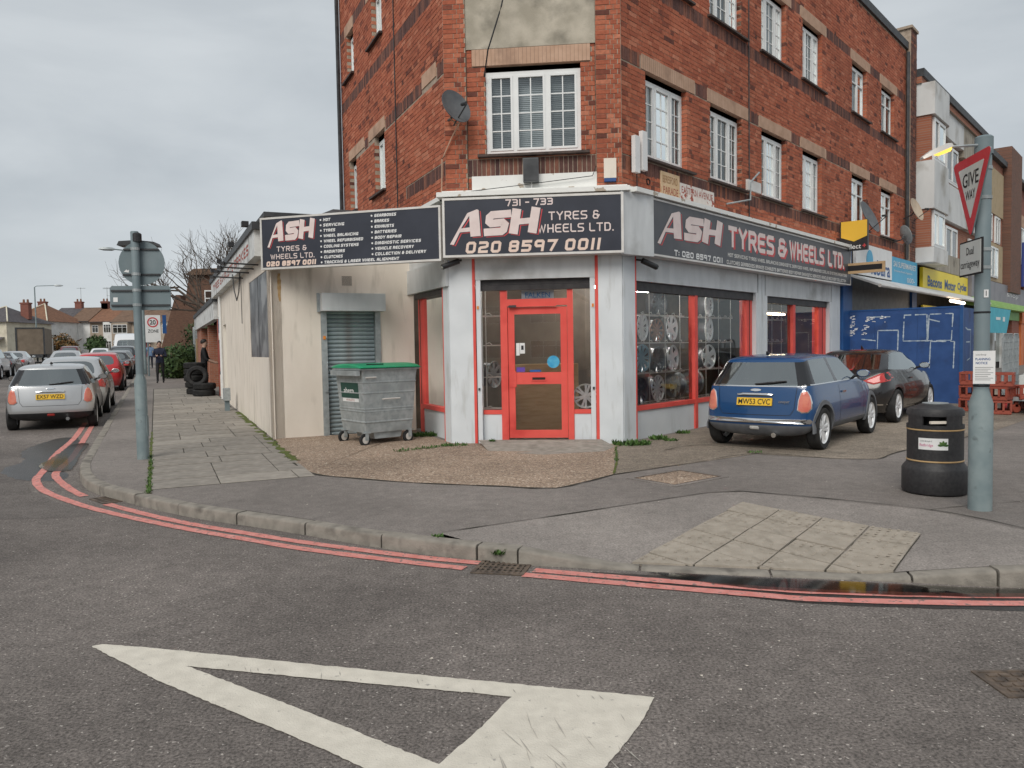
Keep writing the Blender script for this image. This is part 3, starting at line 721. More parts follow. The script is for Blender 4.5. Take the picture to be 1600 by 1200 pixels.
def window(f, u0, u1, z0, z1, parent, lights=((0, 1),), bars=(0, 0), rec=.10, fan=False, curtain='net', sub=True, fw=.055, mat=None, glass='wglass'):
    """white framed window recessed by rec: window frame > pane, glazing_bar, curtain"""
    mat = mat or M['upvc']; d0, d1 = -rec-.07, -rec
    mb = MB(); iu0, iu1, iz0, iz1 = u0+fw, u1-fw, z0+fw, z1-fw
    mb.box(f, u0, u1, d0, d1, z0, iz0); mb.box(f, u0, u1, d0, d1, iz1, z1)
    mb.box(f, u0, iu0, d0, d1, iz0, iz1); mb.box(f, iu1, u1, d0, d1, iz0, iz1)
    W = u1-u0; cells = []
    for k, (a, b) in enumerate(lights):
        x0, x1 = u0+W*a, u0+W*b
        if k: mb.box(f, x0-fw*.45, x0+fw*.45, d0, d1, iz0, iz1)
        cells.append((max(iu0, x0+(fw*.45 if k else 0)), min(iu1, x1-(fw*.45 if k < len(lights)-1 else 0))))
    fr = mb.build('window', mat, parent)
    gb = MB(); cs = MB(); anyb = False
    for (x0, x1) in cells:
        sw = .035
        cs.box(f, x0, x1, d1-.03, d1+.012, iz0, iz0+sw); cs.box(f, x0, x1, d1-.03, d1+.012, iz1-sw, iz1)
        cs.box(f, x0, x0+sw, d1-.03, d1+.012, iz0+sw, iz1-sw); cs.box(f, x1-sw, x1, d1-.03, d1+.012, iz0+sw, iz1-sw)
        if fan: zc = iz1-(iz1-iz0)*.3; cs.box(f, x0+sw, x1-sw, d1-.03, d1+.012, zc-sw/2, zc+sw/2)
        g = MB(); g.poly([f.p(x0+sw, d1-.02, iz0+sw), f.p(x1-sw, d1-.02, iz0+sw), f.p(x1-sw, d1-.02, iz1-sw), f.p(x0+sw, d1-.02, iz1-sw)])
        g.build('pane', M[glass], fr)
        nx, nz = bars
        gx0, gx1, gz0, gz1 = x0+sw, x1-sw, iz0+sw, iz1-sw
        for i in range(1, nx): x = gx0+(gx1-gx0)*i/nx; gb.box(f, x-.009, x+.009, d1-.022, d1-.008, gz0, gz1); anyb = True
        for j in range(1, nz): z = gz0+(gz1-gz0)*j/nz; gb.box(f, gx0, gx1, d1-.021, d1-.009, z-.009, z+.009); anyb = True
    cs.build('casement', mat, fr)
    if anyb: gb.build('glazing_bar', mat, fr)
    if curtain:
        c = MB(); dd = d0-.06
        if curtain == 'blind':
            n_ = int((z1-z0)/.03)
            for i in range(n_): z = z0+i*.03; c.add([f.p(u0, dd, z), f.p(u1, dd, z), f.p(u1, dd-.012, z+.026), f.p(u0, dd-.012, z+.026)], [(0, 1, 2, 3)])
            c.build('blind', M['blind'], fr, fix=False)
        else:
            nn = 24; cov = 1.0 if curtain == 'net' else .45
            for i in range(nn):
                a, b = u0+(u1-u0)*cov*i/nn, u0+(u1-u0)*cov*(i+1)/nn
                da, db = dd+.02*math.sin(i*1.9), dd+.02*math.sin((i+1)*1.9)
                c.add([f.p(a, da, z0), f.p(b, db, z0), f.p(b, db, z1), f.p(a, da, z1)], [(0, 1, 2, 3)])
            c.build('curtain', M['net'], fr, fix=False)
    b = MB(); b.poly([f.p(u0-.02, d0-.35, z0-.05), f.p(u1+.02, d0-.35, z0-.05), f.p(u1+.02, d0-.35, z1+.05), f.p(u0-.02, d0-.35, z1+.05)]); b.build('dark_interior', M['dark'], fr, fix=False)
    return fr
def sill(f, u0, u1, z, parent, h=.055, proj=.075, mat=None):
    mb = MB()
    a = [f.p(u0, -.10, z), f.p(u0, proj, z-.018), f.p(u0, proj, z-h), f.p(u0, -.10, z-h)]; b = [f.p(u1, -.10, z), f.p(u1, proj, z-.018), f.p(u1, proj, z-h), f.p(u1, -.10, z-h)]
    mb.ring([a, b]); return mb.build('window_sill', mat or M['sill'], parent)
M['sill'] = pm('tile_sill', (.045, .033, .028), (.09, .06, .05), 12, .7, bump=.3)
def lintel(f, u0, u1, z0, z1, parent, proj=.006, grooves=True):
    mb = MB(); mb.box(f, u0, u1, -.10, proj, z0, z1); o = mb.build('lintel', M['lintel'], parent)
    if grooves:
        g = MB(); u = u0+.06
        while u < u1-.03: g.box(f, u-.003, u+.003, proj-.001, proj+.0012, z0+.002, z1-.002); u += .062
        g.build('lintel_joint', M['lintel_groove'], o)
    return o
M['lintel_groove'] = pm('lintel_groove', (.26, .165, .12), (.34, .22, .16), 8, .9)
RW = [(.745, 2.108), (3.001, 4.329), (5.269, 6.547), (7.513, 8.736), (10.93, 12.151), (13.488, 14.759)]
LW = [(3.55, 4.30), (5.93, 6.55)]
Z1, Z2 = (4.71, 6.0), (7.655, 8.90)     # window heights, first and second floor
LT1, LT2 = (6.09, 6.328), (8.975, 9.235)
ROOFZ = 10.62
brk, sol = MB(), MB()
holesR = []; lintR = []
for (a, b) in RW:
    for (z0, z1), (l0, l1) in ((Z1, LT1), (Z2, LT2)):
        holesR.append((a, b, z0, l0)); pass
lintR = []
for i, (a, b) in enumerate(RW):
    for (l0, l1) in (LT1, LT2): lintR.append((a-.13, b+.30, l0, l1))
bandsR = [(4.40, 4.635, 0, 16.0), (6.095, 6.325, 0, 16.0), (7.33, 7.58, 0, 16.0), (8.98, 9.23, 0, 16.0)]
bricks(FR, 0.0, 16.0, 4.05, ROOFZ, holesR+lintR, brk, seed=3, bands=bandsR, mbs=sol)
holesL = []; lintL = []
for (a, b) in LW:
    for (z0, z1), (l0, l1) in (((4.90, 5.98), LT1), ((7.98, 8.90), LT2)):
        holesL.append((a, b, z0, l0))
lintL = [(.40, 1.15, *LT1), (3.50, 4.78, *LT1), (5.15, 6.62, *LT1), (5.95, 6.75, *LT2), (3.5, 4.75, *LT2)]
bandsL = [(4.40, 4.635, 0, 2.2), (6.03, 6.26, 0, 6.7), (7.33, 7.58, 0, 7.2), (8.98, 9.23, 0, 7.2)]
bricks(FL, 0.0, 7.25, 3.3, ROOFZ, holesL+lintL+[(-.1, 2.05, 3.2, 4.09)], brk, seed=4, bands=bandsL, mbs=sol)
WC = (.636, 2.132, 4.715, 6.0)
holesC = [(WC[0], WC[1], WC[2], 6.085), (.33, 2.36, 6.345, 7.70), (WC[0], WC[1], 7.66, 8.95)]
lintC = [(.428, 2.286, 6.085, 6.345), (.428, 2.286, *LT2)]
bandsC = [(4.375, 4.64, .34, 2.36)]
near = lambda a, b, za, zb: 4.30 < za < 7.2
whiteC = (.34, 2.40, 4.05, 4.375)
bricks(FC, .34, 2.36, 4.05, ROOFZ, holesC+lintC, brk, seed=5, singles=near, bands=bandsC, mbs=sol, d=-.03)
# piers at the two corners of the chamfer, standing a little proud
bricks(FC, -.02, .335, 4.05, ROOFZ, [], brk, seed=6, singles=near, d=.012)
bricks(FC, 2.365, 2.757, 4.05, ROOFZ, [], brk, seed=8, singles=near, d=.012)
bw = brk.build('brickwork', M['brick'], BLD, fix=False, kind='stuff')
sw = sol.build('soldier_course', M['soldier'], BLD, fix=False, kind='stuff')
# the 300 bricks that show largest are objects of their own
single_bricks.sort(key=lambda q: abs(q[1]-1.3)*.2+abs((q[3]-5.2)))
bmesh_cache = {}; left_over = MB(); left_sol = MB()
for i, (f, a, b, za, zb, dd, is_sol) in enumerate(single_bricks):
    if i < 300:
        key = (round(b-a, 2), round(zb-za, 2), is_sol)
        if key not in bmesh_cache:
            mb = MB(); w, h = key[0]/2, key[1]/2; c = .004
            mb.add([(-w, .105, -h), (w, .105, -h), (w, .105, h), (-w, .105, h), (-w, c, -h), (w, c, -h), (w, c, h), (-w, c, h), (-w+c, 0, -h+c), (w-c, 0, -h+c), (w-c, 0, h-c), (-w+c, 0, h-c)],
                   [(0, 4, 7, 3), (1, 2, 6, 5), (0, 1, 5, 4), (3, 7, 6, 2), (4, 5, 9, 8), (5, 6, 10, 9), (6, 7, 11, 10), (7, 4, 8, 11), (8, 9, 10, 11)])
            me = bpy.data.meshes.new('brick'); me.from_pydata(mb.v, [], mb.f); me.materials.append(M['soldier'] if is_sol else M['brick'])
            bmesh_cache[key] = me
        o = mkobj('brick', bmesh_cache[key], BLD)
        c = f.p((a+b)/2, dd, (za+zb)/2)-WOFF[BLD.name]
        u, n = f.u, -f.n
        o.matrix_local = Matrix(((u.x, n.x, 0, c.x), (u.y, n.y, 0, c.y), (0, 0, 1, c.z), (0, 0, 0, 1)))
    else:
        P = [f.p(u, q, w) for w in (za, zb) for q in (dd-.105, dd) for u in (a, b)]
        (left_sol if is_sol else left_over).add(P, [(0, 2, 3, 1)[::-1], (4, 6, 7, 5), (2, 3, 7, 6), (0, 2, 6, 4), (1, 5, 7, 3)])
if left_over.v: left_over.build('brickwork', M['brick'], BLD, fix=False, kind='stuff')
if left_sol.v: left_sol.build('soldier_course', M['soldier'], BLD, fix=False, kind='stuff')
# mortar backing with the window openings
mo = MB(); e = .006
for f, u0, u1, hs, z0, d in ((FR, 0, 16.0, holesR, 4.04, -.007), (FL, 0, 7.25, holesL+[(-.1, 2.05, 3.2, 4.09)], 3.29, -.007), (FC, .34, 2.36, [holesC[0], holesC[2]], 4.04, -.037), (FC, -.02, .335, [], 4.04, .005), (FC, 2.365, 2.757, [], 4.04, .005)):
    for (a, b, za, zb) in wall_rects(u0, u1, z0, ROOFZ, [(h[0]-e, h[1]+e, h[2]-e, h[3]+e) for h in hs]):
        mo.box(f, a, b, d-.09, d, za, zb)
mo.build('mortar', M['mortar'], BLD)
# inner core so that nothing shows through, and the flat roof
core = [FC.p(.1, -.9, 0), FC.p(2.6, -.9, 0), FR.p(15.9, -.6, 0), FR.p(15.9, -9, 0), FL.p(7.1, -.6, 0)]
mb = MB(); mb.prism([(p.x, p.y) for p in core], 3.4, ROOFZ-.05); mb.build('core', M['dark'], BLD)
cop = [FC.p(-.05, .06, 0), FC.p(2.79, .06, 0), FR.p(16.1, .06, 0), FR.p(16.1, -9, 0), FL.p(7.3, .06, 0)]
M['lead'] = pm('lead_coping', (.035, .037, .04), (.06, .062, .066), 5, .6)
mb = MB(); mb.prism([(p.x, p.y) for p in cop], ROOFZ, ROOFZ+.22); mb.build('roof', M['lead'], BLD)
# back wall of the building seen from other sides
mb = MB(); a, b = FL.p(7.25, 0, 0), FR.p(16.0, -9, 0)
mb.prism([(a.x, a.y), (b.x, b.y), (b.x+.1, b.y+.25), (a.x+.1, a.y+.25)], 0, ROOFZ); mb.build('back_wall', M['brick_far'] if 'brick_far' in M else M['mortar'], BLD)
# party wall pier at the right end with dark drainpipe
pb = MB(); bricks(FR, 16.06, 16.72, 4.05, 11.25, [], pb, d=.13, seed=9); pb.build('party_pier', M['soldier'], BLD, fix=False, kind='stuff')
mb = MB(); mb.box(FR, 16.06, 16.72, -.6, .123, 4.0, 11.25); mb.box(FR, 16.0, 16.76, -.6, .17, 11.25, 11.33); mb.build('pier_backing', M['mortar'], BLD)
for f, u, d, za, zb, r_ in ((FR, 15.93, .08, 4.2, 10.5, .05), (FL, 7.15, .08, 3.5, 10.5, .05), (FR, 4.64, .012, 4.2, 9.0, .012), (FL, 2.7, .012, 4.1, 9.5, .012)):
    mb = MB(); mb.tube([f.p(u, d, za), f.p(u, d, zb)], r_, 6); mb.build('drainpipe', M['darkmetal'], BLD)
# lintels, sills, windows
for i, (a, b) in enumerate(RW):
    two = i >= 4
    for (z0, z1), (l0, l1) in ((Z1, LT1), (Z2, LT2)):
        lintel(FR, a-.12, b+.29, l0, l1, BLD)
        if two: window(FR, a, b, z0, z1, BLD, ((0, .55), (.55, 1)), (1, 1), fan=True, curtain='half')
        else: window(FR, a, b, z0, z1, BLD, ((0, .31), (.31, .69), (.69, 1)), (2, 4), curtain=('net', 'half', 'blind', 'net', 'net', 'half', 'net', 'blind')[i+4*(z0 > 7)])
        sill(FR, a-.10, b+.22, z0, BLD)
for (a, b), zz in ((LW[0], 4.90), (LW[1], 4.90), (LW[0], 7.98), (LW[1], 7.98)):
    hi = zz > 7
    window(FL, a, b, zz, 8.90 if hi else 5.98, BLD, ((0, .5), (.5, 1)), (1, 1), curtain='half'); sill(FL, a-.06, b+.30, zz, BLD)
for (a, b, z0, z1) in lintL: lintel(FL, a+.01, b-.01, z0+.003, z1-.003, BLD, grooves=False)
for z0, z1, l in ((WC[2], WC[3], LT1), (7.66, 8.9, LT2)):
    window(FC, WC[0], WC[1], z0, z1, BLD, ((0, .305), (.305, .645), (.645, 1)), (2, 4), rec=.085, curtain='blind', fw=.06)
    sill(FC, WC[0]-.13, WC[1]+.13, z0, BLD)
lintel(FC, .431, 2.283, 6.088, 6.342, BLD, proj=-.012); lintel(FC, .431, 2.283, 8.98, 9.23, BLD, proj=-.012)
mb = MB(); mb.box(FC, .338, 2.362, -.13, -.012, 6.348, 7.66); mb.build('render_panel', M['render'], BLD)
mb = MB(); mb.box(FC, .40, 2.40, -.10, .0, 4.10, 4.373); mb.build('white_band', M['peel'], BLD)
# ------------------------------------------------------------------ shopfront
SF = part('shopfront', BLD)
def sf(name, mat, *boxes, smooth=None):
    mb = MB()
    for b in boxes: mb.box(*b)
    return mb.build(name, mat, SF)
# slab over the shop: painted ledge on top of the signs
mb = MB()
for f, u0, u1 in ((FC, -.12, 2.86), (FR, -.02, 10.12)): mb.box(f, u0, u1, -.3, .30, 4.015, 4.085); mb.box(f, u0+.05, u1-.03, -.3, .10, 4.085, 4.14)
mb.box(FL, -.02, 2.0, -.3, .12, 4.015, 4.085); mb.build('cornice', M['peel'], SF)
sf('fascia_back', M['panel'], (FC, -.02, 2.757, -.25, .02, 3.095, 4.012), (FR, 0.02, 10.1, -.25, .02, 3.095, 4.012), (FL, 0.02, 2.3, -.25, .0, 3.095, 4.012))
a = FC.p(2.72, .30, 0); b = FR.p(.50, .28, 0)       # grey return panel between the two signs
mb = MB(); mb.prism([(a.x, a.y), (b.x, b.y), (P2.x, P2.y)], 3.06, 4.012); mb.build('corner_panel', M['panel'], SF)
# pillars
g = M['grey_paint']
sf('pillar', g, (FC, .0, .372, -.28, .0, .0, 3.09)); sf('pillar', g, (FC, 2.366, 2.737, -.28, .0, .0, 3.09))
sf('pillar', g, (FL, .03, .30, -.25, .004, .0, 3.09)); sf('pillar', g, (FR, .03, .372, -.25, .004, .0, 3.09))
sf('pillar', g, (FR, 5.10, 5.26, -.25, .0, .0, 3.09)); sf('pillar', g, (FR, 5.30, 5.44, -.25, -.01, .0, 3.09)); sf('pillar_gap', M['dark'], (FR, 5.26, 5.30, -.25, -.06, 0, 3.09))
sf('pillar', g, (FR, 9.46, 10.06, -.25, .0, .0, 3.09))
sf('red_strip', M['red'], (FC, .372, .415, -.25, .002, .05, 3.09)); sf('red_strip', M['red'], (FC, 2.318, 2.366, -.25, .002, .05, 3.09))
sf('red_strip', M['red'], (FR, .372, .410, -.25, .006, .05, 3.09)); sf('red_strip', M['red'], (FL, .30, .335, -.25, .006, .05, 3.09))
# shutter housings (panels), shutters, rails
sf('shutter_box', M['panel'], (FC, .417, 2.316, -.28, -.012, 2.745, 3.088)); sf('shutter', M['shut'], (FC, .50, 2.24, -.16, -.09, 2.665, 2.744)); sf('shutter', M['shut'], (FC, .50, 2.24, -.155, -.08, 2.575, 2.66))
sf('shutter_rail', g, (FC, .425, .497, -.22, -.02, .06, 2.742)); sf('shutter_rail', g, (FC, 2.236, 2.312, -.22, -.02, .06, 2.742))
sf('shutter_box', M['panel'], (FR, .412, 5.06, -.28, -.008, 2.70, 3.088)); sf('shutter', M['shut'], (FR, .43, 4.99, -.16, -.07, 2.545, 2.698))
sf('shutter_box', M['panel'], (FR, 5.47, 9.44, -.28, -.008, 2.66, 3.088)); sf('shutter', M['shut'], (FR, 5.56, 9.3, -.16, -.07, 2.52, 2.658))
sf('shutter_rail', g, (FR, 4.99, 5.095, -.2, -.004, .06, 2.698)); sf('shutter_rail', g, (FR, 5.445, 5.555, -.2, -.004, .06, 2.658)); sf('shutter_rail', g, (FR, 9.31, 9.455, -.2, -.004, .06, 2.658))
sf('lock', M['orange'], (FC, .44, .47, -.02, .0, 2.28, 2.33)); sf('lock', M['orange'], (FC, 2.265, 2.295, -.02, .0, 2.28, 2.33)); sf('lock', M['darkmetal'], (FC, .44, .47, -.02, .0, .98, 1.02)); sf('lock', M['darkmetal'], (FC, 2.265, 2.295, -.02, .0, .98, 1.02))
# entrance: frame, side lights, door
rd = M['red']; D0, D1 = -.19, -.12
sf('door_frame', rd, (FC, .800, .912, D0, D1+.01, .14, 2.572), (FC, 1.872, 1.965, D0, D1+.01, .14, 2.572), (FC, .912, 1.872, D0, D1+.008, 2.325, 2.432))
sf('side_light_sill', rd, (FC, .50, .798, D0, D1, .585, .655)); sf('side_light_sill', rd, (FC, 1.967, 2.234, D0, D1, .585, .655))
sf('plinth', g, (FC, .50, .798, -.25, D1-.01, .08, .583)); sf('plinth', g, (FC, 1.967, 2.234, -.25, D1-.01, .08, .583))
def pane(f, u0, u1, z0, z1, d, parent=None, mat='glass'):
    mb = MB(); mb.poly([f.p(u0, d, z0), f.p(u1, d, z0), f.p(u1, d, z1), f.p(u0, d, z1)]); return mb.build('pane', M[mat], parent or SF, fix=False)
pane(FC, .50, .80, .655, 2.575, -.15); pane(FC, 1.965, 2.236, .655, 2.575, -.15); pane(FC, .912, 1.872, 2.43, 2.575, -.15)
DOOR = MB(); d0, d1 = -.185, -.135
for b in ((.918, 1.022, .20, 2.30), (1.762, 1.866, .20, 2.30), (1.022, 1.762, .20, .325), (1.022, 1.762, 1.065, 1.255), (1.022, 1.762, 2.19, 2.30)): DOOR.box(FC, b[0], b[1], d0, d1, b[2], b[3])
DOOR.box(FC, .93, 1.045, d1, d1+.012, 1.02, 1.275)
door = DOOR.build('door', rd, SF)
def sub(name, mat, *boxes):
    mb = MB()
    for b in boxes: mb.box(*b)
    o = mb.build(name, mat, SF); o.parent = SF; return o
pane(FC, 1.022, 1.762, .325, 1.065, -.16); pane(FC, 1.022, 1.762, 1.255, 2.19, -.16)
sub('letterbox', M['red'], (FC, 1.285, 1.525, d1, d1+.012, 1.12, 1.135), (FC, 1.285, 1.525, d1, d1+.012, 1.175, 1.19), (FC, 1.285, 1.30, d1, d1+.012, 1.135, 1.175), (FC, 1.51, 1.525, d1, d1+.012, 1.135, 1.175)); sub('letterbox_flap', M['dark'], (FC, 1.30, 1.51, d1, d1+.004, 1.135, 1.175))
sub('door_closer', M['darkmetal'], (FC, .945, 1.06, D1, D1+.05, 2.30, 2.335)); sub('closer_arm', M['red'], (FC, 1.06, 1.70, D1+.01, D1+.03, 2.305, 2.325))
sub('sticker', M['white'], (FC, 1.045, 1.10, -.158, -.154, 1.53, 1.73), (FC, 1.105, 1.185, -.158, -.154, 1.56, 1.73)); sub('sticker_print', M['blackp'], (FC, 1.125, 1.165, -.153, -.152, 1.62, 1.69))
sub('sticker', pm('purple_sticker', (.12, .06, .36)), (FC, 1.045, 1.18, -.158, -.154, 1.265, 1.34)); sub('sticker', pm('blue_sticker', (.02, .12, .42)), (FC, 1.26, 1.44, -.158, -.154, 1.265, 1.295))
mb = MB(); mb.lathe([(0.001, .0), (.10, 0), (.10, .003), (.001, .003)], 24, FC.p(1.64, -.157, 1.42), Matrix((FC.u, Vector((0, 0, 1)), FC.n)).transposed()); mb.build('round_sticker', pm('cyan_sticker', (.02, .28, .55), (.10, .42, .62), 14, .4), SF)
sub('blue_sign', pm('blue_window_sign', (.45, .50, .55)), (FC, 1.14, 1.66, -.20, -.195, 2.44, 2.57))
# big windows
def bigwin(f, u0, u1, mull, z0, z1, fr_r=None, fr_l=None, mw=.10):
    sf('window_sill_rail', rd, (f, u0, u1, -.19, -.075, z0-.075, z0)); sf('plinth', g, (f, u0, u1, -.25, -.10, .0, z0-.078))
    xs = [u0]+list(mull)+[u1]
    for m in mull: sf('mullion', rd, (f, m-mw/2, m+mw/2, -.20, -.07, .08, z1))
    if fr_r: sf('frame_post', rd, (f, fr_r[0], fr_r[1], -.25, -.09, .08, z1)); sf('frame_groove', M['dark'], (f, (fr_r[0]+fr_r[1])/2-.012, (fr_r[0]+fr_r[1])/2+.012, -.1, -.085, z0, z1))
    for i in range(len(xs)-1): pane(f, xs[i]+.002, xs[i+1]-.002, z0, z1, -.14)
bigwin(FR, .412, 4.74, (2.555,), .665, 2.55, (4.742, 4.985)); bigwin(FR, 5.56, 8.80, (7.21,), .665, 2.525, (8.802, 9.295), mw=.13)
bigwin(FL, .337, 1.70, (), .665, 2.60, (1.702, 1.90))
# sloping silver shutter box over the left side window
mb = MB(); mb.box(FL, .02, 2.12, -.25, .05, 2.66, 3.09); mb.build('shutter_box', M['panel'], SF); sf('shutter', M['shut'], (FL, .337, 1.9, -.16, -.02, 2.56, 2.655))
# shop room
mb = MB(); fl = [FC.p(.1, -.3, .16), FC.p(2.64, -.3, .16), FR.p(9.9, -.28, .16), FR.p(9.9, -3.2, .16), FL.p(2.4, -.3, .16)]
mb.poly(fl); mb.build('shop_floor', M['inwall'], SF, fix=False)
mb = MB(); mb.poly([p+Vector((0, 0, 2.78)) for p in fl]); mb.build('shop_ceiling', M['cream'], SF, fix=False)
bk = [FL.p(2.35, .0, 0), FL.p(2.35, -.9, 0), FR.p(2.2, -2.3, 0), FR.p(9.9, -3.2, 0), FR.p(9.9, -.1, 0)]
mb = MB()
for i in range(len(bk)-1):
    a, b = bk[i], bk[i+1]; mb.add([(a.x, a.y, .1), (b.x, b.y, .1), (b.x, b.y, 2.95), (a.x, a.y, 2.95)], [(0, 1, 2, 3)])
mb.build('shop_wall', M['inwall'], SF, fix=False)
mb = MB()
for i in range(8): mb.box(FR, 5.6, 9.9, -.55-i*.33, -.50-i*.33, 2.80, 2.92)
mb.build('ceiling_beam', M['inwall'], SF)
sf('partition', M['blind'], (FR, 8.35, 9.85, -1.9, -1.86, .16, 2.9)); sf('counter', M['ply'], (FC, .7, 2.0, -2.2, -1.7, .16, 1.35))
tl = thing('tube_light', 'lit fluorescent tube hanging inside the right shop window', 'lamp', FR.p(8.0, -1.0, 2.38))
mb = MB(); mb.tube([FR.p(7.55, -1.0, 2.38), FR.p(8.95, -1.0, 2.38)], .022, 8); mb.build('tube', emis('tube_glow', (1, .78, .5), 35), tl)
mb = MB(); mb.box(FR, 7.5, 9.0, -1.04, -.96, 2.405, 2.45); mb.build('batten', M['white'], tl)
for f, u0, u1, d, lb in ((FL, .5, 1.7, -.9, 'lit tube light at the top of the narrow left side window'), (FC, .3, 1.5, -1.3, 'lit tube light inside the entrance left of the red door'), (FR, 1.2, 3.4, -1.5, 'unseen tube light added to brighten the racks in the big wheel window')):  # the tube over the racks is added to brighten the wheels on display
    o = thing('tube_light', lb, 'lamp', f.p(u0, d, 2.75)); mb = MB(); mb.tube([f.p(u0, d, 2.74), f.p(u1, d, 2.74)], .022, 8); mb.build('tube', emis('tube_white', (1, .96, .9), 60 if f is FR else 20), o); mb = MB(); mb.box(f, u0-.05, u1+.05, d-.04, d+.04, 2.77, 2.82); mb.build('batten', M['white'], o)
# ------------------------------------------------------------------ lettering
GL = {
'A': ([(0, 0), (0, .75), (.22, 1), (.52, 1), (.74, .75), (.74, 0)], [(0, .4), (.74, .4)]),
'B': ([(0, 0), (0, 1), (.58, 1), (.70, .88), (.70, .62), (.58, .52), (0, .52)], [(.58, .52), (.74, .42), (.74, .12), (.6, 0), (0, 0)]),
'C': ([(.74, 1), (.14, 1), (0, .86), (0, .14), (.14, 0), (.74, 0)],), 'D': ([(0, 0), (0, 1), (.54, 1), (.74, .8), (.74, .2), (.54, 0), (0, 0)],),
'E': ([(.72, 1), (.14, 1), (0, .86), (0, .14), (.14, 0), (.72, 0)], [(0, .52), (.62, .52)]), 'F': ([(0, 0), (0, 1), (.7, 1)], [(0, .52), (.6, .52)]),
'G': ([(.74, 1), (.14, 1), (0, .86), (0, .14), (.14, 0), (.74, 0), (.74, .45), (.45, .45)],), 'H': ([(0, 0), (0, 1)], [(.74, 0), (.74, 1)], [(0, .5), (.74, .5)]),
'I': ([(.05, 0), (.05, 1)],), 'J': ([(.6, 1), (.6, .14), (.46, 0), (0, 0)],), 'K': ([(0, 0), (0, 1)], [(.7, 1), (.05, .5), (.74, 0)]), 'L': ([(0, 1), (0, .12), (.12, 0), (.66, 0)],),
'M': ([(0, 0), (0, 1), (.45, .45), (.9, 1), (.9, 0)],), 'N': ([(0, 0), (0, 1), (.74, 0), (.74, 1)],), 'O': ([(.14, 0), (0, .14), (0, .86), (.14, 1), (.6, 1), (.74, .86), (.74, .14), (.6, 0), (.14, 0)],),
'P': ([(0, 0), (0, 1), (.6, 1), (.74, .88), (.74, .56), (.6, .44), (0, .44)],), 'R': ([(0, 0), (0, 1), (.6, 1), (.74, .88), (.74, .58), (.6, .46), (0, .46)], [(.38, .46), (.74, 0)]),
'S': ([(.72, 1), (.12, 1), (0, .88), (0, .64), (.1, .54), (.62, .48), (.74, .38), (.74, .12), (.62, 0), (0, 0)],), 'T': ([(0, 1), (.74, 1)], [(.37, 1), (.37, 0)]),
'U': ([(0, 1), (0, .14), (.14, 0), (.6, 0), (.74, .14), (.74, 1)],), 'V': ([(0, 1), (.37, 0), (.74, 1)],), 'W': ([(0, 1), (.27, 0), (.52, .9), (.77, 0), (1.04, 1)],), 'X': ([(0, 0), (.74, 1)], [(0, 1), (.74, 0)]),
'Y': ([(0, 1), (.37, .5), (.74, 1)], [(.37, .5), (.37, 0)]), 'Z': ([(0, 1), (.74, 1), (0, 0), (.74, 0)],),
'0': ([(.14, 0), (0, .14), (0, .86), (.14, 1), (.6, 1), (.74, .86), (.74, .14), (.6, 0), (.14, 0)],), '1': ([(.05, 0), (.05, 1)],), '2': ([(0, 1), (.62, 1), (.74, .88), (.74, .6), (.6, .52), (.1, .46), (0, .36), (0, 0), (.74, 0)],),
'3': ([(0, 1), (.62, 1), (.74, .88), (.74, .62), (.62, .52), (.15, .52)], [(.62, .52), (.74, .42), (.74, .12), (.62, 0), (0, 0)]), '5': ([(.74, 1), (0, 1), (0, .56), (.62, .56), (.74, .44), (.74, .12), (.62, 0), (0, 0)],),
'7': ([(0, 1), (.74, 1), (.35, 0)],), '8': ([(.12, .52), (0, .64), (0, .88), (.12, 1), (.62, 1), (.74, .88), (.74, .64), (.62, .52), (.12, .52), (0, .4), (0, .12), (.12, 0), (.62, 0), (.74, .12), (.74, .4), (.62, .52)],),
'9': ([(.74, .46), (.12, .46), (0, .58), (0, .88), (.12, 1), (.62, 1), (.74, .88), (.74, 0)],), '&': ([(.78, .42), (.55, 0), (.14, 0), (0, .14), (0, .38), (.14, .52), (.55, .52)], [(.6, .9), (.5, 1), (.2, 1), (.08, .9), (.08, .62), (.16, .52)], [(.55, .52), (.55, .32)]),
'-': ([(.05, .48), (.5, .48)],), '.': ([(0, 0), (.02, .0)],), ':': ([(0, .15), (.02, .15)], [(0, .7), (.02, .7)])}
def stroke_ribbon(path, w):
    """mitred ribbon polygons along a polyline; returns quads"""
    P = [Vector(p) for p in path]; closed = (P[0]-P[-1]).length < 1e-6 and len(P) > 2
    if closed: P = P[:-1]
    n = len(P); L, Rr = [], []
    for i in range(n):
        a = P[i-1] if (i > 0 or closed) else None; b = P[(i+1) % n] if (i < n-1 or closed) else None
        if a is None: t = (b-P[i]).normalized(); m = Vector((-t.y, t.x)); k = 1; c = P[i]-t*w*.5*(0 if n > 0 else 0)
        elif b is None: t = (P[i]-a).normalized(); m = Vector((-t.y, t.x)); k = 1; c = P[i]
        else:
            t1 = (P[i]-a).normalized(); t2 = (b-P[i]).normalized(); m = Vector((-(t1+t2).y, (t1+t2).x))
            m = m.normalized() if m.length > 1e-4 else Vector((-t1.y, t1.x)); k = 1/max(.45, m.dot(Vector((-t1.y, t1.x)))); c = P[i]
        L.append(c+m*w/2*k); Rr.append(c-m*w/2*k)
    return [(L[i], Rr[i], Rr[(i+1) % n], L[(i+1) % n]) for i in range(n if closed else n-1)]
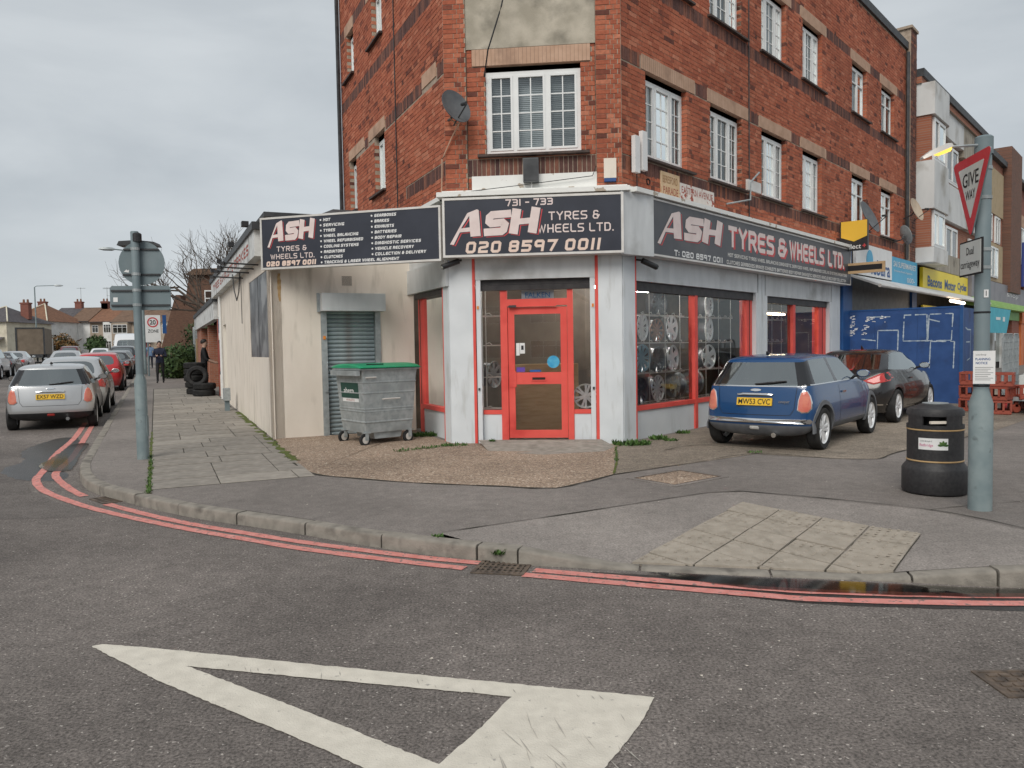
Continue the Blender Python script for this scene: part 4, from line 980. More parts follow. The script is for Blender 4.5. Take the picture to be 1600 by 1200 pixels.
def stroke_text(txt, h, w, shear=0, track=.30, sx=1.0, ext=True):
    """quads for a line of squared lettering of cap height h, stroke w"""
    out = []; x = 0
    for ch in txt:
        if ch == ' ': x += .55*h*sx; continue
        gl = GL.get(ch.upper())
        if not gl: continue
        wd = max(p[0] for s_ in gl for p in s_)
        for s_ in gl:
            k = 1-w/h; pts = [Vector((x+p[0]*h*sx, w/2+p[1]*h*k)) for p in s_]
            if ext:      # square ends
                a = (pts[0]-pts[1]).normalized(); b = (pts[-1]-pts[-2]).normalized()
                if (pts[0]-pts[-1]).length > 1e-6: pts[0] = pts[0]+a*w*.49; pts[-1] = pts[-1]+b*w*.49
            for q in stroke_ribbon(pts, w): out.append([(p.x+p.y*shear, p.y) for p in q])
        x += wd*h*sx+track*h*sx+w*.5
    return out, x-track*h*sx
def put_quads(quads, f, u, z, d, mat, parent, name='lettering', rot=None):
    mb = MB()
    for i, q in enumerate(quads): mb.poly([f.p(u+p[0], d+.00006*(i % 12), z+p[1]) for p in q])     # strokes overlap: keep them a hair apart
    return mb.build(name, mat, parent, fix=False)
def stext(txt, f, u, z, d, h, w, mat, parent, width=None, shear=0, track=.30, name='lettering'):
    sx = 1.0
    if width:
        for _ in range(6): q, x = stroke_text(txt, h, w, shear, track, sx); sx *= width/x
    q, x = stroke_text(txt, h, w, shear, track, sx)
    return put_quads(q, f, u, z, d, mat, parent, name)
def btext(txt, f, u, z, d, h, mat, parent, width=None, bold=.0, shear=0, name='lettering', centre=False, rotate=0, squeeze=None):
    cu = bpy.data.curves.new('t', 'FONT'); cu.body = txt; cu.size = 1; cu.offset = bold; cu.resolution_u = 3
    o = bpy.data.objects.new('t', cu); me = o.to_mesh()
    vs = [(v.co.x, v.co.y) for v in me.vertices]; fs = [tuple(p.vertices) for p in me.polygons]
    o.to_mesh_clear(); bpy.data.objects.remove(o); bpy.data.curves.remove(cu)
    if not vs: return None
    x0, x1 = min(v[0] for v in vs), max(v[0] for v in vs); y0, y1 = min(v[1] for v in vs), max(v[1] for v in vs)
    sy = h/(y1-y0); sx = width/(x1-x0) if width else sy
    mb = MB(); P = []
    W = (x1-x0)*sx
    for (x, y) in vs:
        a, b = (x-x0)*sx, (y-y0)*sy; a += b*shear
        if centre: a -= W/2
        if rotate: a, b = a*math.cos(rotate)-b*math.sin(rotate), a*math.sin(rotate)+b*math.cos(rotate)
        P.append(f.p(u+a, d, z+b))
    mb.add(P, fs); return mb.build(name, mat, parent, fix=False)
def logo(f, u, z, d, h, w, parent, top, shade, line):
    """the big slanted three-letter logo, traced on a 670 x 250 field"""
    k = w/690.0; kz = h/255.0
    def tr(pts, ox=0, oy=0): return [(u+(p[0]-115+ox)*k, z+(510-p[1]+oy)*kz) for p in pts]
    Aout = [(128, 503), (262, 282), (335, 256), (348, 262), (360, 448), (284, 452), (281, 414), (204, 418), (156, 507)]
    polys = []
    polys += [[(128, 503), (262, 282), (300, 268), (212, 392), (204, 418), (156, 507)], [(262, 282), (335, 256), (348, 262), (277, 300), (212, 392)], [(277, 300), (348, 262), (360, 448), (284, 452), (279, 384)], [(212, 390), (279, 384), (281, 414), (204, 418)]]
    quads = [tr(p) for p in polys]
    def rb(path, wd): return [[(p.x, p.y) for p in q] for q in stroke_ribbon(path, wd)]
    base = list(polys)
    base += rb([(590, 294), (450, 300), (428, 318), (424, 348), (440, 362), (525, 356), (542, 372), (532, 408), (515, 420), (384, 424)], 54)
    base += rb([(633, 262), (603, 441)], 66)+rb([(775, 256), (742, 438)], 66)+rb([(610, 356), (765, 348)], 42)
    for mat, ox, oy, dd, nm in ((shade, 15, -9, .0012, 'logo_shadow'), (line, 8, -4.5, .0024, 'logo_outline'), (top, 0, 0, .0036, 'logo_letters')):
        mb = MB()
        for i, p in enumerate(base): mb.poly([f.p(a, d+dd+.00006*i, b) for a, b in tr(p, ox, oy)])
        mb.build(nm, mat, parent, fix=False)
def signbox(name, label, f, u0, u1, z0, z1, d0, d1, face, cat='shop sign', fw=.035, frame='alu'):
    o = thing(name, label, cat, f.p((u0+u1)/2, d0, z0))
    mb = MB(); mb.box(f, u0+fw, u1-fw, d0, d1-.008, z0+fw, z1-fw); mb.build('sign_face', face, o)
    mb = MB(); mb.box(f, u0, u1, d0, d1, z0, z0+fw); mb.box(f, u0, u1, d0, d1, z1-fw, z1); mb.box(f, u0, u0+fw, d0, d1, z0+fw, z1-fw); mb.box(f, u1-fw, u1, d0, d1, z0+fw, z1-fw)
    mb.build('frame', M[frame], o); return o
# --- corner sign over the door
o = signbox('fascia_sign', 'dark fascia sign above the red door with the number 731 - 733', FC, -.03, 2.76, 3.075, 3.99, .03, .30, M['navy'])
d = .2935; W = 2.79
def s2(px, py): return (-.03+(px-65)/1400*W, 3.99-(py+(px-65)*.05-185)/430*.915)
logo(FC, .055, 3.262, d, .545, 1.44, o, M['pink'], M['lred'], M['navy'])
stext('731 - 733', FC, .97, 3.835, d+.001, .105, .02, M['pink'], o, width=.72)
stext('TYRES &', FC, 1.63, 3.60, d+.001, .13, .02, M['pink'], o, width=.77); stext('WHEELS LTD.', FC, 1.46, 3.41, d+.001, .13, .02, M['pink'], o, width=1.15)
stext('020 8597 0011', FC, .34, 3.13, d+.001, .18, .042, M['peach'], o, width=2.05, shear=.16, track=.42)
# --- left sign
sa, sb = Vector((-4.185, 13.02, 0)), Vector((-1.075, 12.115, 0)); us = (sb-sa).normalized(); LS = (sb-sa).length
FS = Fr(sa, us, (us.y, -us.x, 0))
o = signbox('fascia_sign', 'long dark sign listing garage services on the cream side building', FS, 0, LS, 3.035, 3.90, -.12, 0, M['navy'], fw=.032)
d = -.006
logo(FS, .115, 3.395, d, .445, .92, o, M['pink'], M['lred'], M['navy'])
stext('TYRES &', FS, .31, 3.325, d+.001, .085, .014, M['pink'], o, width=.56); stext('WHEELS LTD.', FS, .19, 3.20, d+.001, .085, .014, M['pink'], o, width=.82)
stext('020 8597 0011', FS, .11, 3.085, d+.001, .085, .026, M['peach'], o, width=.92, shear=.12, track=.4)
def bullets(lst, u, z, dz, h, scale):
    for i, tx in enumerate(lst):
        mb = MB(); zz = z-dz*i
        mb.lathe([(0.001, 0), (.016, 0)], 8, FS.p(u, d+.002, zz+h/2), Matrix((FS.u, Vector((0, 0, 1)), FS.n)).transposed()); mb.build('bullet', M['white'], o, fix=False)
        stext(tx, FS, u+.05, zz, d+.001, h, .012, M['white'], o, shear=.18, track=.36, width=len(tx)*scale)
bullets(['MOT', 'SERVICING', 'TYRES', 'WHEEL BALANCING', 'WHEEL REFURBISHED', 'COOLING SYSTEMS', 'RADIATORS', 'CLUTCHES'], 1.14, 3.775, .0865, .048, .0415)
bullets(['GEARBOXES', 'BRAKES', 'EXHAUSTS', 'BATTERIES', 'BODY REPAIR', 'DIAGNOSTIC SERVICES', 'VEHICLE RECOVERY', 'COLLECTION & DELIVERY'], 2.06, 3.785, .0875, .048, .0415)
bullets(['TRACKING & LASER WHEEL ALIGNMENT'], 1.14, 3.085, .08, .048, .0415)
# --- right sign, faded
o = signbox('fascia_sign', 'long faded grey sign above the alloy wheel windows on the right', FR, .47, 10.12, 3.085, 3.995, .02, .25, M['greysign'], fw=.03)
d = .243
logo(FR, .62, 3.28, d, .60, 2.35, o, M['pink'], M['lred'], M['greysign'])
for mt, ou, oz, dd in ((M['lred'], .07, -.035, .001), (M['pink'], 0, 0, .002)):
    for tx, u, w in (('TYRES', 3.25, 2.05), ('&', 5.55, .42), ('WHEELS', 6.15, 2.05), ('LTD.', 8.5, 1.1)): stext(tx, FR, u+ou, 3.46+oz, d+dd, .39, .085, mt, o, width=w)
stext('T: 020 8597 0011', FR, 1.22, 3.135, d+.001, .10, .024, M['white'], o, width=1.75)
stext('MOT SERVICING TYRES WHEEL BALANCING DIAGNOSTIC SERVICES WHEEL REFURBISHED COOLING SYSTEMS RADIATORS', FR, 3.2, 3.275, d+.001, .07, .016, M['alu'], o, width=6.6)
stext('CLUTCHES GEARBOXES BRAKES EXHAUSTS BATTERIES BODY REPAIR DIAGNOSTIC SERVICES VEHICLE RECOVERY COLLECTION', FR, 3.15, 3.14, d+.001, .07, .016, M['alu'], o, width=6.6)
# sign in the door transom
btext('FALKEN', FC, 1.20, 2.455, -.188, .085, pm('falken_blue', (.03, .17, .42)), SF, width=.40, bold=.01)
# ------------------------------------------------------------------ small things on the brick walls
def dish(c, az, el, r, mat, label, mount, group='satellite dishes on the buildings'):
    o = thing('satellite_dish', label, 'satellite dish', mount, group)
    ax = Vector((math.sin(az)*math.cos(el), math.cos(az)*math.cos(el), math.sin(el)))
    q = ax.to_track_quat('Z', 'Y').to_matrix()
    q = q @ Matrix.Diagonal((1.0, 1.12, 1))
    prof = [(.001, -.02*r/.3)]+[(r*t, -.02*r/.3+r*.22*t*t) for t in (.2, .4, .6, .8, 1)]; back = [(a, b-.012) for a, b in prof[::-1]]
    mb = MB(); mb.lathe(prof+back, 28, c, q); mb.build('reflector', mat, o, smooth=50)
    lnb = Vector(c)+ax*r*1.25+Vector((0, 0, -r*.55)); low = Vector(c)+Vector((0, 0, -r*.95))
    mb = MB(); mb.tube([low-ax*.05, lnb], .012, 6); mb.build('feed_arm', M['darkmetal'], o)
    mb = MB(); mb.tube([lnb-ax*.02+Vector((0, 0, .02)), lnb-ax*.13+Vector((0, 0, .07))], .028, 8); mb.build('receiver', M['darkmetal'], o)
    mb = MB(); mb.tube([Vector(c)-ax*.03, Vector(c)-ax*.12+Vector((0, 0, -.1)), mount], .02, 6); mb.build('bracket', M['darkmetal'], o)
    return o
M['dishgrey'] = pm('dish_grey', (.085, .09, .098), (.12, .125, .13), 6, .5)
M['dishcream'] = pm('dish_cream', (.42, .33, .24), (.50, .41, .31), 5, .6)
dish(FC.p(.22, .38, 5.345), R(140), R(22), .255, M['dishgrey'], 'dark grey satellite dish on the left corner pier above the door sign', FC.p(.05, .05, 5.25))
dish(FR.p(10.8, .45, 4.84), R(135), R(24), .40, M['dishgrey'], 'largest grey satellite dish, over the yellow parcel sign', FR.p(10.7, .05, 4.6))
dish(FR.p(15.5, .42, 5.62), R(140), R(20), .33, M['dishcream'], 'cream satellite dish at the end of the brick facade', FR.p(15.6, .05, 5.4))
dish(FR.p(14.6, .36, 4.78), R(85), R(20), .26, M['galv'], 'grey satellite dish seen edge on below the last brick facade window', FR.p(14.6, .05, 4.6))
def cable(pts, label, r=.009, mat=None, name='cable'):
    mb = MB(); L = []
    P = [Vector(p) for p in pts]
    for i in range(len(P)-1):
        for k in range(6): L.append(P[i].lerp(P[i+1], k/6))
    L.append(P[-1]); mb.tube(L, r, 5); return tag(mb.build(name, mat or M['black'], smooth=60), label, 'cable')
cable([FC.p(1.12, .35, 7.6), FC.p(.95, .3, 6.85), FC.p(.72, .2, 6.25), FC.p(.63, .03, 5.9)], 'black cable slanting across the grey render panel to the window', .012)
cable([FC.p(.12, .35, 5.20), FC.p(.22, .25, 5.13), FC.p(.25, .12, 5.2), FC.p(.1, .06, 4.98), FC.p(-.06, .06, 4.65), FC.p(-.08, .06, 4.1)], 'grey cable hanging from the satellite dish down the left brick pier', .011, M['lintel'])
cable([FC.p(.4, .12, 4.12), FC.p(1.2, .05, 4.2), FC.p(2.3, .05, 4.30), FC.p(2.36, .05, 4.45)], 'thin wire strung along the white band over the door sign', .006)
o = thing('alarm_box', 'grey metal box on the white band below the first floor window', 'alarm box', FC.p(1.34, .05, 4.22))
mb = MB(); mb.box(FC, 1.225, 1.465, -.02, .12, 4.235, 4.60); mb.build('housing', M['dishgrey'], o); mb = MB(); mb.box(FC, 1.235, 1.455, .121, .128, 4.25, 4.585); mb.build('cover', M['darkmetal'], o); mb = MB(); mb.tube([FC.p(1.35, .05, 4.235), FC.p(1.35, .03, 4.12)], .01, 5); mb.build('conduit', M['white'], o)
o = thing('alarm_box', 'cream burglar alarm box on the right corner brick pier', 'alarm box', FC.p(2.56, .05, 4.2))
mb = MB(); mb.box(FC, 2.475, 2.665, .0, .09, 4.25, 4.55); mb.build('housing', M['cream'], o); mb = MB(); mb.box(FC, 2.48, 2.66, .0, .088, 4.20, 4.248); mb.build('strobe', M['bluehoard'], o)
o = thing('antenna', 'pair of white panel antennas on the brick wall right of the corner', 'antenna', FR.p(.42, .06, 4.35))
for u in (.25, .47):
    mb = MB(); mb.box(FR, u, u+.14, .04, .11, 4.38+.3*(u-.25), 4.95+.5*(u-.25)); mb.build('panel', M['white'], o)
mb = MB(); mb.tube([FR.p(.40, .04, 4.4), FR.p(.40, .04, 4.1)], .01, 5); mb.build('cable', M['black'], o)
o = thing('vent_pipe', 'round black pipe hole in the brick wall under the first window', 'vent', FR.p(.80, 0, 4.32))
mb = MB(); mb.lathe([(.055, -.02), (.055, .012), (.042, .012), (.042, -.02), (.001, -.02)], 14, FR.p(.80, .003, 4.32), Matrix((FR.u, Vector((0, 0, 1)), FR.n)).transposed()); mb.build('pipe', M['blackp'], o)
M['ochre'] = pm('ochre_enamel', (.60, .42, .24), (.68, .50, .32), 8, .6, c3=(.42, .2, .1), c3s=7)
M['flake'] = pm('flaking_street_sign', (.66, .60, .55), (.72, .67, .62), 8, .6, c3=(.33, .07, .04), c3s=9, c3lo=.58, c3hi=.64)
M['oldred'] = pm('old_red_letter', (.32, .055, .035), (.40, .09, .06), 8, .6)
o = thing('street_sign', 'faded ochre parade name sign on the brick above the right sign', 'sign', FR.p(1.45, 0, 4.12))
mb = MB(); mb.box(FR, 1.18, 1.80, 0, .022, 4.14, 4.56); mb.build('plate', M['ochre'], o)
btext('BERESFORD', FR, 1.23, 4.38, .024, .12, pm('old_brown_letter', (.30, .15, .06)), o, width=.50); btext('PARADE', FR, 1.25, 4.20, .024, .12, M['oldred'], o, width=.50)
o = thing('street_sign', 'flaking white and red Eastern Avenue street name sign', 'sign', FR.p(2.5, 0, 4.1))
mb = MB(); mb.box(FR, 1.82, 3.10, 0, .018, 4.12, 4.46); mb.build('plate', M['flake'], o); btext('EASTERN AVENUE', FR, 1.88, 4.29, .020, .12, M['oldred'], o, width=1.16)
o = thing('wall_antenna', 'small aerial on a bent arm by the second window sill', 'antenna', FR.p(4.2, .05, 4.5))
mb = MB(); mb.tube([FR.p(3.6, .02, 4.32), FR.p(4.05, .30, 4.42), FR.p(4.05, .3, 4.75), FR.p(4.45, .30, 5.0)], .018, 6); mb.build('arm', M['galv'], o)
mb = MB(); mb.box(FR, 3.95, 4.55, .25, .30, 4.60, 4.80); mb.build('panel', M['alu'], o)
def cctv(f, u, z, label, sgn=1):
    o = thing('security_camera', label, 'camera', f.p(u, .0, z), 'security cameras under the signs')
    mb = MB(); mb.tube([f.p(u, .0, z+.05), f.p(u+.05*sgn, .12, z+.03)], .018, 6); mb.build('arm', M['black'], o)
    mb = MB(); mb.tube([f.p(u+.02*sgn, .10, z+.03), f.p(u+.26*sgn, .22, z-.07)], .045, 10); mb.build('housing', M['black'], o, smooth=40)
    mb = MB(); mb.tube([f.p(u+.26*sgn, .22, z-.07), f.p(u+.275*sgn, .228, z-.076)], .034, 10); mb.build('lens', M['glass'], o)
cctv(FR, .42, 2.98, 'black security camera under the left end of the right sign', 1)
cctv(FC, .20, 3.01, 'black security camera under the left end of the door sign', -1)
# parcel collection sign and wooden sign at the end of the shop
o = thing('projecting_sign', 'yellow and black parcel collect sign projecting at the end of the facade', 'sign', FR.p(10.0, .1, 3.95))
FP = Fr(FR.p(9.93, .05, 0), FR.n, (-uR.x, -uR.y, 0))
mb = MB(); mb.box(FP, .0, .66, -.05, .05, 3.93, 4.66); mb.build('panel', M['black'], o)
mb = MB(); mb.prism([(.03, 4.66), (.65, 4.66), (.65, 4.27), (.34, 4.15), (.03, 4.27)], .052, .056, FP); mb.build('yellow_shield', pm('parcel_yellow', (.78, .48, .05)), o)
btext('collect', FP, .05, 3.97, .053, .12, M['white'], o, width=.46, bold=.01); btext('+', FP, .54, 3.99, .053, .09, M['lred'], o, bold=.03)
o = thing('wooden_sign', 'small wooden board sign with black lettering below the parcel sign', 'sign', FR.p(10.3, .3, 3.35))
mb = MB(); mb.box(FP, .10, 1.05, -.04, .02, 3.36, 3.62); mb.build('board', M['wood'], o)
mb = MB(); mb.box(FP, .16, .99, .021, .024, 3.43, 3.56); mb.build('dark_strip', M['blackp'], o)
# ------------------------------------------------------------------ cream side building along the side street
AN = thing('side_building', 'single storey cream rendered building joined to the left of the brick corner', 'building', (A0.x, A0.y, PV))
def anp(name, mat, *boxes, parent=AN, smooth=None):
    mb = MB()
    for b in boxes: mb.box(*b)
    return mb.build(name, mat, parent)
mb = MB()
for (a, b, za, zb) in wall_rects(0, 2.57, -.1, 3.95, [(.86, 1.93, -.2, 2.36)]): mb.box(FF, a, b, -.25, 0, za, zb)
mb.build('front_wall', M['cream'], AN)
mb = MB(); hs = [(.25, 3.02, 1.56, 3.08), (9.0, 9.95, -.3, 2.45)]
for (a, b, za, zb) in wall_rects(.25, 11.85, -.1, 3.95, hs): mb.box(FA, a, b, -.25, 0, za, zb)
mb.build('side_wall', M['cream'], AN)
mb = MB(); mb.box(FA, .0, .25, -.2, 0, -.1, 3.95); mb.build('corner_wall', M['cream'], AN)
c = [FF.p(-.05, .06, 0), FF.p(2.62, .06, 0), FF.p(2.62, -9, 0), FA.p(11.9, -3, 0), FA.p(11.9, .1, 0)]
mb = MB(); mb.prism([(p.x, p.y) for p in c], 3.95, 4.03); mb.build('roof', M['lead'], AN)
# dark slope of the roof behind the left sign
a, b = FF.p(.9, -.6, 3.98), FF.p(2.75, -.6, 3.98)
mb = MB(); mb.add([FF.p(.7, -.5, 4.0), FF.p(2.9, -.5, 4.0), FF.p(2.9, -2.2, 4.55), FF.p(1.6, -2.2, 4.55)], [(0, 1, 2, 3)]); mb.build('roof_slope', M['lead'], AN, fix=False)
mb = MB(); mb.tube([FF.p(.03, .03, 0.1), FF.p(.03, .03, 3.1)], .012, 5); mb.build('corner_bead', M['cream'], AN)
# roller shutter
sh = part('roller_shutter', AN)
sl_me = None
mb = MB(); prof = [(-.035, 0), (-.02, .012), (-.012, .035), (-.02, .058), (-.035, .07), (-.045, .07), (-.045, 0)]
mb.ring([[Vector((x, y, z)) for y, z in prof] for x in (0, .86)]); sl_me = bpy.data.meshes.new('slat'); sl_me.from_pydata(mb.v, [], mb.f); sl_me.materials.append(M['slatdark'])
bm = bmesh.new(); bm.from_mesh(sl_me); bmesh.ops.recalc_face_normals(bm, faces=bm.faces); bm.to_mesh(sl_me); bm.free()
for i in range(30):
    z = .14+i*.0745
    if z > 2.33: break
    o = mkobj('slat', sl_me, sh); c = FF.p(.965, -.03, z)-WOFF[AN.name]; n = FF.n
    o.matrix_local = Matrix(((FF.u.x, n.x, 0, c.x), (FF.u.y, n.y, 0, c.y), (0, 0, 1, c.z), (0, 0, 0, 1)))
anp('guide_rail', M['galv'], (FF, .862, .96, -.10, .035, .0, 2.35), parent=sh); anp('guide_rail', M['galv'], (FF, 1.83, 1.925, -.10, .035, .0, 2.35), parent=sh)
anp('shutter_housing', M['panel'], (FF, .845, 1.965, 0, .27, 2.352, 2.66), parent=sh); anp('housing_flange', M['galv'], (FF, .80, .843, 0, .05, 2.34, 2.67), parent=sh)
anp('bottom_rail', M['slatdark'], (FF, .965, 1.825, -.06, -.01, .03, .14), parent=sh); anp('padlock', M['orange'], (FF, .89, .93, .036, .06, 1.86, 1.92), parent=sh); anp('padlock', M['galv'], (FF, .90, .94, .036, .06, .93, .97), parent=sh)
anp('back', M['dark'], (FF, .86, 1.93, -.25, -.2, 0, 2.36))
# air brick grille
gr = anp('air_brick', M['cream'], (FF, 1.24, 1.435, 0, .006, 2.805, 2.99))
mb = MB()
for i in range(11):
    for j in range(10): mb.box(FF, 1.252+i*.0163, 1.262+i*.0163, .0062, .0075, 2.815+j*.017, 2.826+j*.017)
mb.build('vent_hole', M['blackp'], gr, kind='stuff')
M['greypanel'] = pm('mottled_grey_panel', (.03, .032, .036), (.15, .155, .165), 2.6, .35, spec=.4, detail=9, lo=.38, hi=.62, c3=(.24, .245, .25), c3s=1.3, c3lo=.55, c3hi=.62)
# wall panel coloured with mottled grey noise, door, downpipe, fascia
mb = MB(); mb.poly([FA.p(.25, -.01, 1.56), FA.p(3.02, -.01, 1.56), FA.p(3.02, -.01, 3.08), FA.p(.25, -.01, 3.08)]); mb.build('mottled_panel', M['greypanel'], AN, fix=False)
anp('window_back', M['dark'], (FA, .25, 3.02, -.24, -.2, 1.56, 3.08)); anp('panel_joint', M['dishgrey'], (FA, 1.62, 1.635, -.009, -.004, 1.56, 3.08))
M['paleblue'] = pm('pale_blue_door', (.52, .60, .60), (.60, .67, .67), 3, .6)
anp('door', M['paleblue'], (FA, 9.0, 9.95, -.15, -.09, .15, 2.45)); mb = MB(); mb.tube([FA.p(10.3, .05, .3), FA.p(10.3, .05, 3.3)], .04); mb.build('downpipe', M['upvc'], AN)
anp('menu_board', M['blackp'], (FA, 10.75, 11.45, 0, .03, 1.0, 2.05)); anp('board_print', M['oldred'], (FA, 10.85, 11.35, .031, .033, 1.1, 1.95))
anp('small_window', M['mirrorglass'], (FA, 10.8, 11.5, 0, .02, 2.2, 2.75))
M['dirtywhite'] = pm('weathered_white_board', (.55, .56, .55), (.68, .69, .68), 4, .7, c3=(.30, .30, .29), c3s=2.5, c3lo=.52, c3hi=.72)
fs = thing('fascia_sign', 'weathered white board sign with faded red lettering on the side building', 'shop sign', FA.p(6, 0, 3.35))
mb = MB(); mb.box(FA, .5, 12.0, .0, .16, 3.345, 3.80); mb.build('board', M['dirtywhite'], fs); mb = MB(); mb.box(FA, .4, 12.05, .0, .20, 3.80, 3.93); mb.build('gutter', M['darkmetal'], fs)
FAm = Fr(FA.p(11.6, 0, 0), -FA.u, FA.n)
stext('TYRES EXHAUSTS BRAKES', FAm, .6, 3.47, .163, .20, .045, M['oldred'], fs, width=9.6)
for u, lb in ((1.3, 'nearest black floodlight on the side building roof edge'), (4.2, 'second floodlight from the dark sign on the side building roof edge'), (7.6, 'third floodlight along the side building roof edge'), (10.0, 'farthest floodlight on the side building roof edge')):
    o = thing('floodlight', lb, 'floodlight', FA.p(u, .2, 3.95), 'floodlights along the side building roof')
    mb = MB(); mb.box(FA, u-.09, u+.09, .16, .28, 3.97, 4.06); mb.build('housing', M['black'], o); mb = MB(); mb.tube([FA.p(u, .02, 3.9), FA.p(u, .2, 3.98)], .02, 5); mb.build('arm', M['black'], o)
for u in (1.15, 1.9, 2.7, 3.9):
    mb = MB(); mb.tube([FA.p(u, .02, 3.26), FA.p(u, .62, 3.28)], .016, 5); mb.cbox(FA.p(u, .64, 3.27), (.07, .07, .06)); mb.build('lamp_arm', M['black'], AN, kind='stuff')
cable([FA.p(4.6, .17, 3.40), FA.p(4.0, .2, 3.0), FA.p(3.5, .2, 2.75), FA.p(3.0, .2, 2.9), FA.p(2.7, .2, 3.25)], 'black cable drooping below the weathered white board sign', .012)
cable([FA.p(4.4, .02, 3.35), FA.p(4.4, .02, 2.3)], 'short black wire hanging down the cream side wall', .008)
M['rust'] = pm('rust_stain', (.36, .20, .07), (.50, .36, .2), 12, .9)
rs = random.Random(2); mb = MB(); pts = [(.17+rs.uniform(-.008, .008), 3.0-i*.06, .012+.022*math.sin(i*.35+.4)*rs.uniform(.6, 1.2)) for i in range(9)]
for (u_, z_, w_), (u2_, z2_, w2_) in zip(pts[:-1], pts[1:]): mb.poly([FF.p(u_-w_, .002, z_), FF.p(u_+w_, .002, z_), FF.p(u2_+w2_, .002, z2_), FF.p(u2_-w2_, .002, z2_)])
mb.build('rust_stain', M['rust'], AN, fix=False)
# utility post
pz = hz(*FA.p(6.3, .25, 0).xy)+PV
o = thing('utility_post', 'short grey metal utility box on a post by the cream side wall', 'utility post', FA.p(6.3, .25, pz))
mb = MB(); mb.box(FA, 6.24, 6.36, .19, .30, pz, pz+.42); mb.build('post', M['signback'], o); mb = MB(); mb.box(FA, 6.18, 6.50, .17, .32, pz+.26, pz+.56); mb.build('box', M['galv'], o)
# ------------------------------------------------------------------ the workshop bay beyond it
WK = thing('workshop_bay', 'low brick workshop with white fascia and dark open doorway up the street', 'building', FA.p(18, 0, .3))
M['brick_far'] = brickwall('far_brick', (.30, .10, .055), (.36, .14, .08), (.28, .23, .19))
anp('fascia', M['dirtywhite'], (FA, 12.1, 25.3, -.1, .10, 2.72, 3.26), parent=WK); anp('roof', M['lead'], (FA, 12.1, 25.3, -7, .14, 3.26, 3.42), parent=WK)
anp('pier', M['brick_far'], (FA, 21.6, 25.2, -.4, 0, 0, 2.72), parent=WK); anp('side_wall', M['dark'], (FA, 21.6, 21.9, -7, -.4, 0, 2.72), parent=WK); anp('back_wall', M['dark'], (FA, 12.1, 21.6, -7, -6.8, 0, 2.72), parent=WK)
anp('inner_pier', M['brick_far'], (FA, 17.6, 18.2, -.4, -.05, 0, 2.72), parent=WK); anp('door_frame', M['oldred'], (FA, 12.12, 12.35, -.2, .0, 0, 2.72), parent=WK)
# board and palisade gate
o = thing('timber_board', 'tall pale timber board leaning at the end of the workshop', 'board', FA.p(25.9, 0, .3)); anp('board', M['ply'], (FA, 25.4, 26.6, -.05, .02, .3, 2.35), parent=o)
o = thing('palisade_gate', 'grey steel palisade gate beyond the workshop', 'gate', FA.p(27.5, 0, .3))
zg = .35
for i in range(12):
    u = 26.8+i*.22; mb = MB(); mb.prism([(u, zg), (u+.13, zg), (u+.13, zg+2.5), (u+.065, zg+2.65), (u, zg+2.5)], -.02, .02, FA); mb.build('pale', M['galv'], o)
anp('rail', M['galv'], (FA, 26.8, 29.4, -.06, -.022, .8, .88), parent=o); anp('rail', M['galv'], (FA, 26.8, 29.4, -.06, -.022, 2.2, 2.28), parent=o); anp('gate_post', M['galv'], (FA, 26.66, 26.78, -.1, .05, .3, 3.0), parent=o)
# ------------------------------------------------------------------ parade to the right
def rp(name, mat, parent, *boxes):
    mb = MB()
    for b in boxes: mb.box(*b)
    return mb.build(name, mat, parent)
SM = part('supermarket_front', BLD)
rp('pilaster', M['bluep'], SM, (FR, 10.12, 10.82, -.3, .06, .0, 3.42)); rp('pilaster', M['bluep'], SM, (FR, 16.7, 17.25, -.3, .05, .0, 4.2))
rp('wall_strip', M['bluep'], SM, (FR, 10.14, 10.8, -.1, .05, 3.42, 4.3)); rp('bulkhead', M['dishgrey'], SM, (FR, 10.82, 16.7, -.3, -.02, 2.45, 3.4)); rp('shop_window', M['mirrorglass'], SM, (FR, 10.9, 16.7, -.5, -.4, .6, 2.45)); rp('stall_riser', M['bluep'], SM, (FR, 10.9, 16.7, -.5, -.3, 0, .6))
rp('poster', M['ochre'], SM, (FR, 12.1, 13.2, -.38, -.36, 1.2, 2.35)); rp('poster', M['lred'], SM, (FR, 11.0, 11.8, -.38, -.36, 1.5, 2.3)); rp('poster', pm('yellow_poster', (.7, .5, .05)), SM, (FR, 14.2, 16.0, -.38, -.36, 1.9, 2.4))
o = thing('shop_sign', 'white and blue supermarket sign over the next shop along', 'shop sign', FR.p(14, .1, 3.4))
rp('panel', M['white'], o, (FR, 10.86, 14.1, .06, .14, 3.44, 4.27)); M['skyblue'] = pm('sign_sky_blue', (.03, .33, .55), (.05, .38, .60), 2, .4); rp('panel', M['skyblue'], o, (FR, 14.1, 16.9, .06, .14, 3.40, 4.14))
btext('lebara', FR, 12.15, 3.50, .145, .42, M['bluep'], o, width=1.75, bold=.015); mb = MB(); mb.lathe([(.001, .0), (.30, .0)], 20, FR.p(12.0, .146, 3.85), Matrix((FR.u, Vector((0, 0, 1)), FR.n)).transposed()); mb.build('dot', M['skyblue'], o, fix=False)
btext('SAI SUPERMARKET', FR, 14.25, 3.86, .145, .17, M['white'], o, width=2.5, bold=.012); btext('Groceries Fruit & Vegetables', FR, 14.3, 3.70, .145, .08, M['white'], o, width=2.0); btext('000-', FR, 15.7, 3.46, .145, .15, M['white'], o, width=.9)
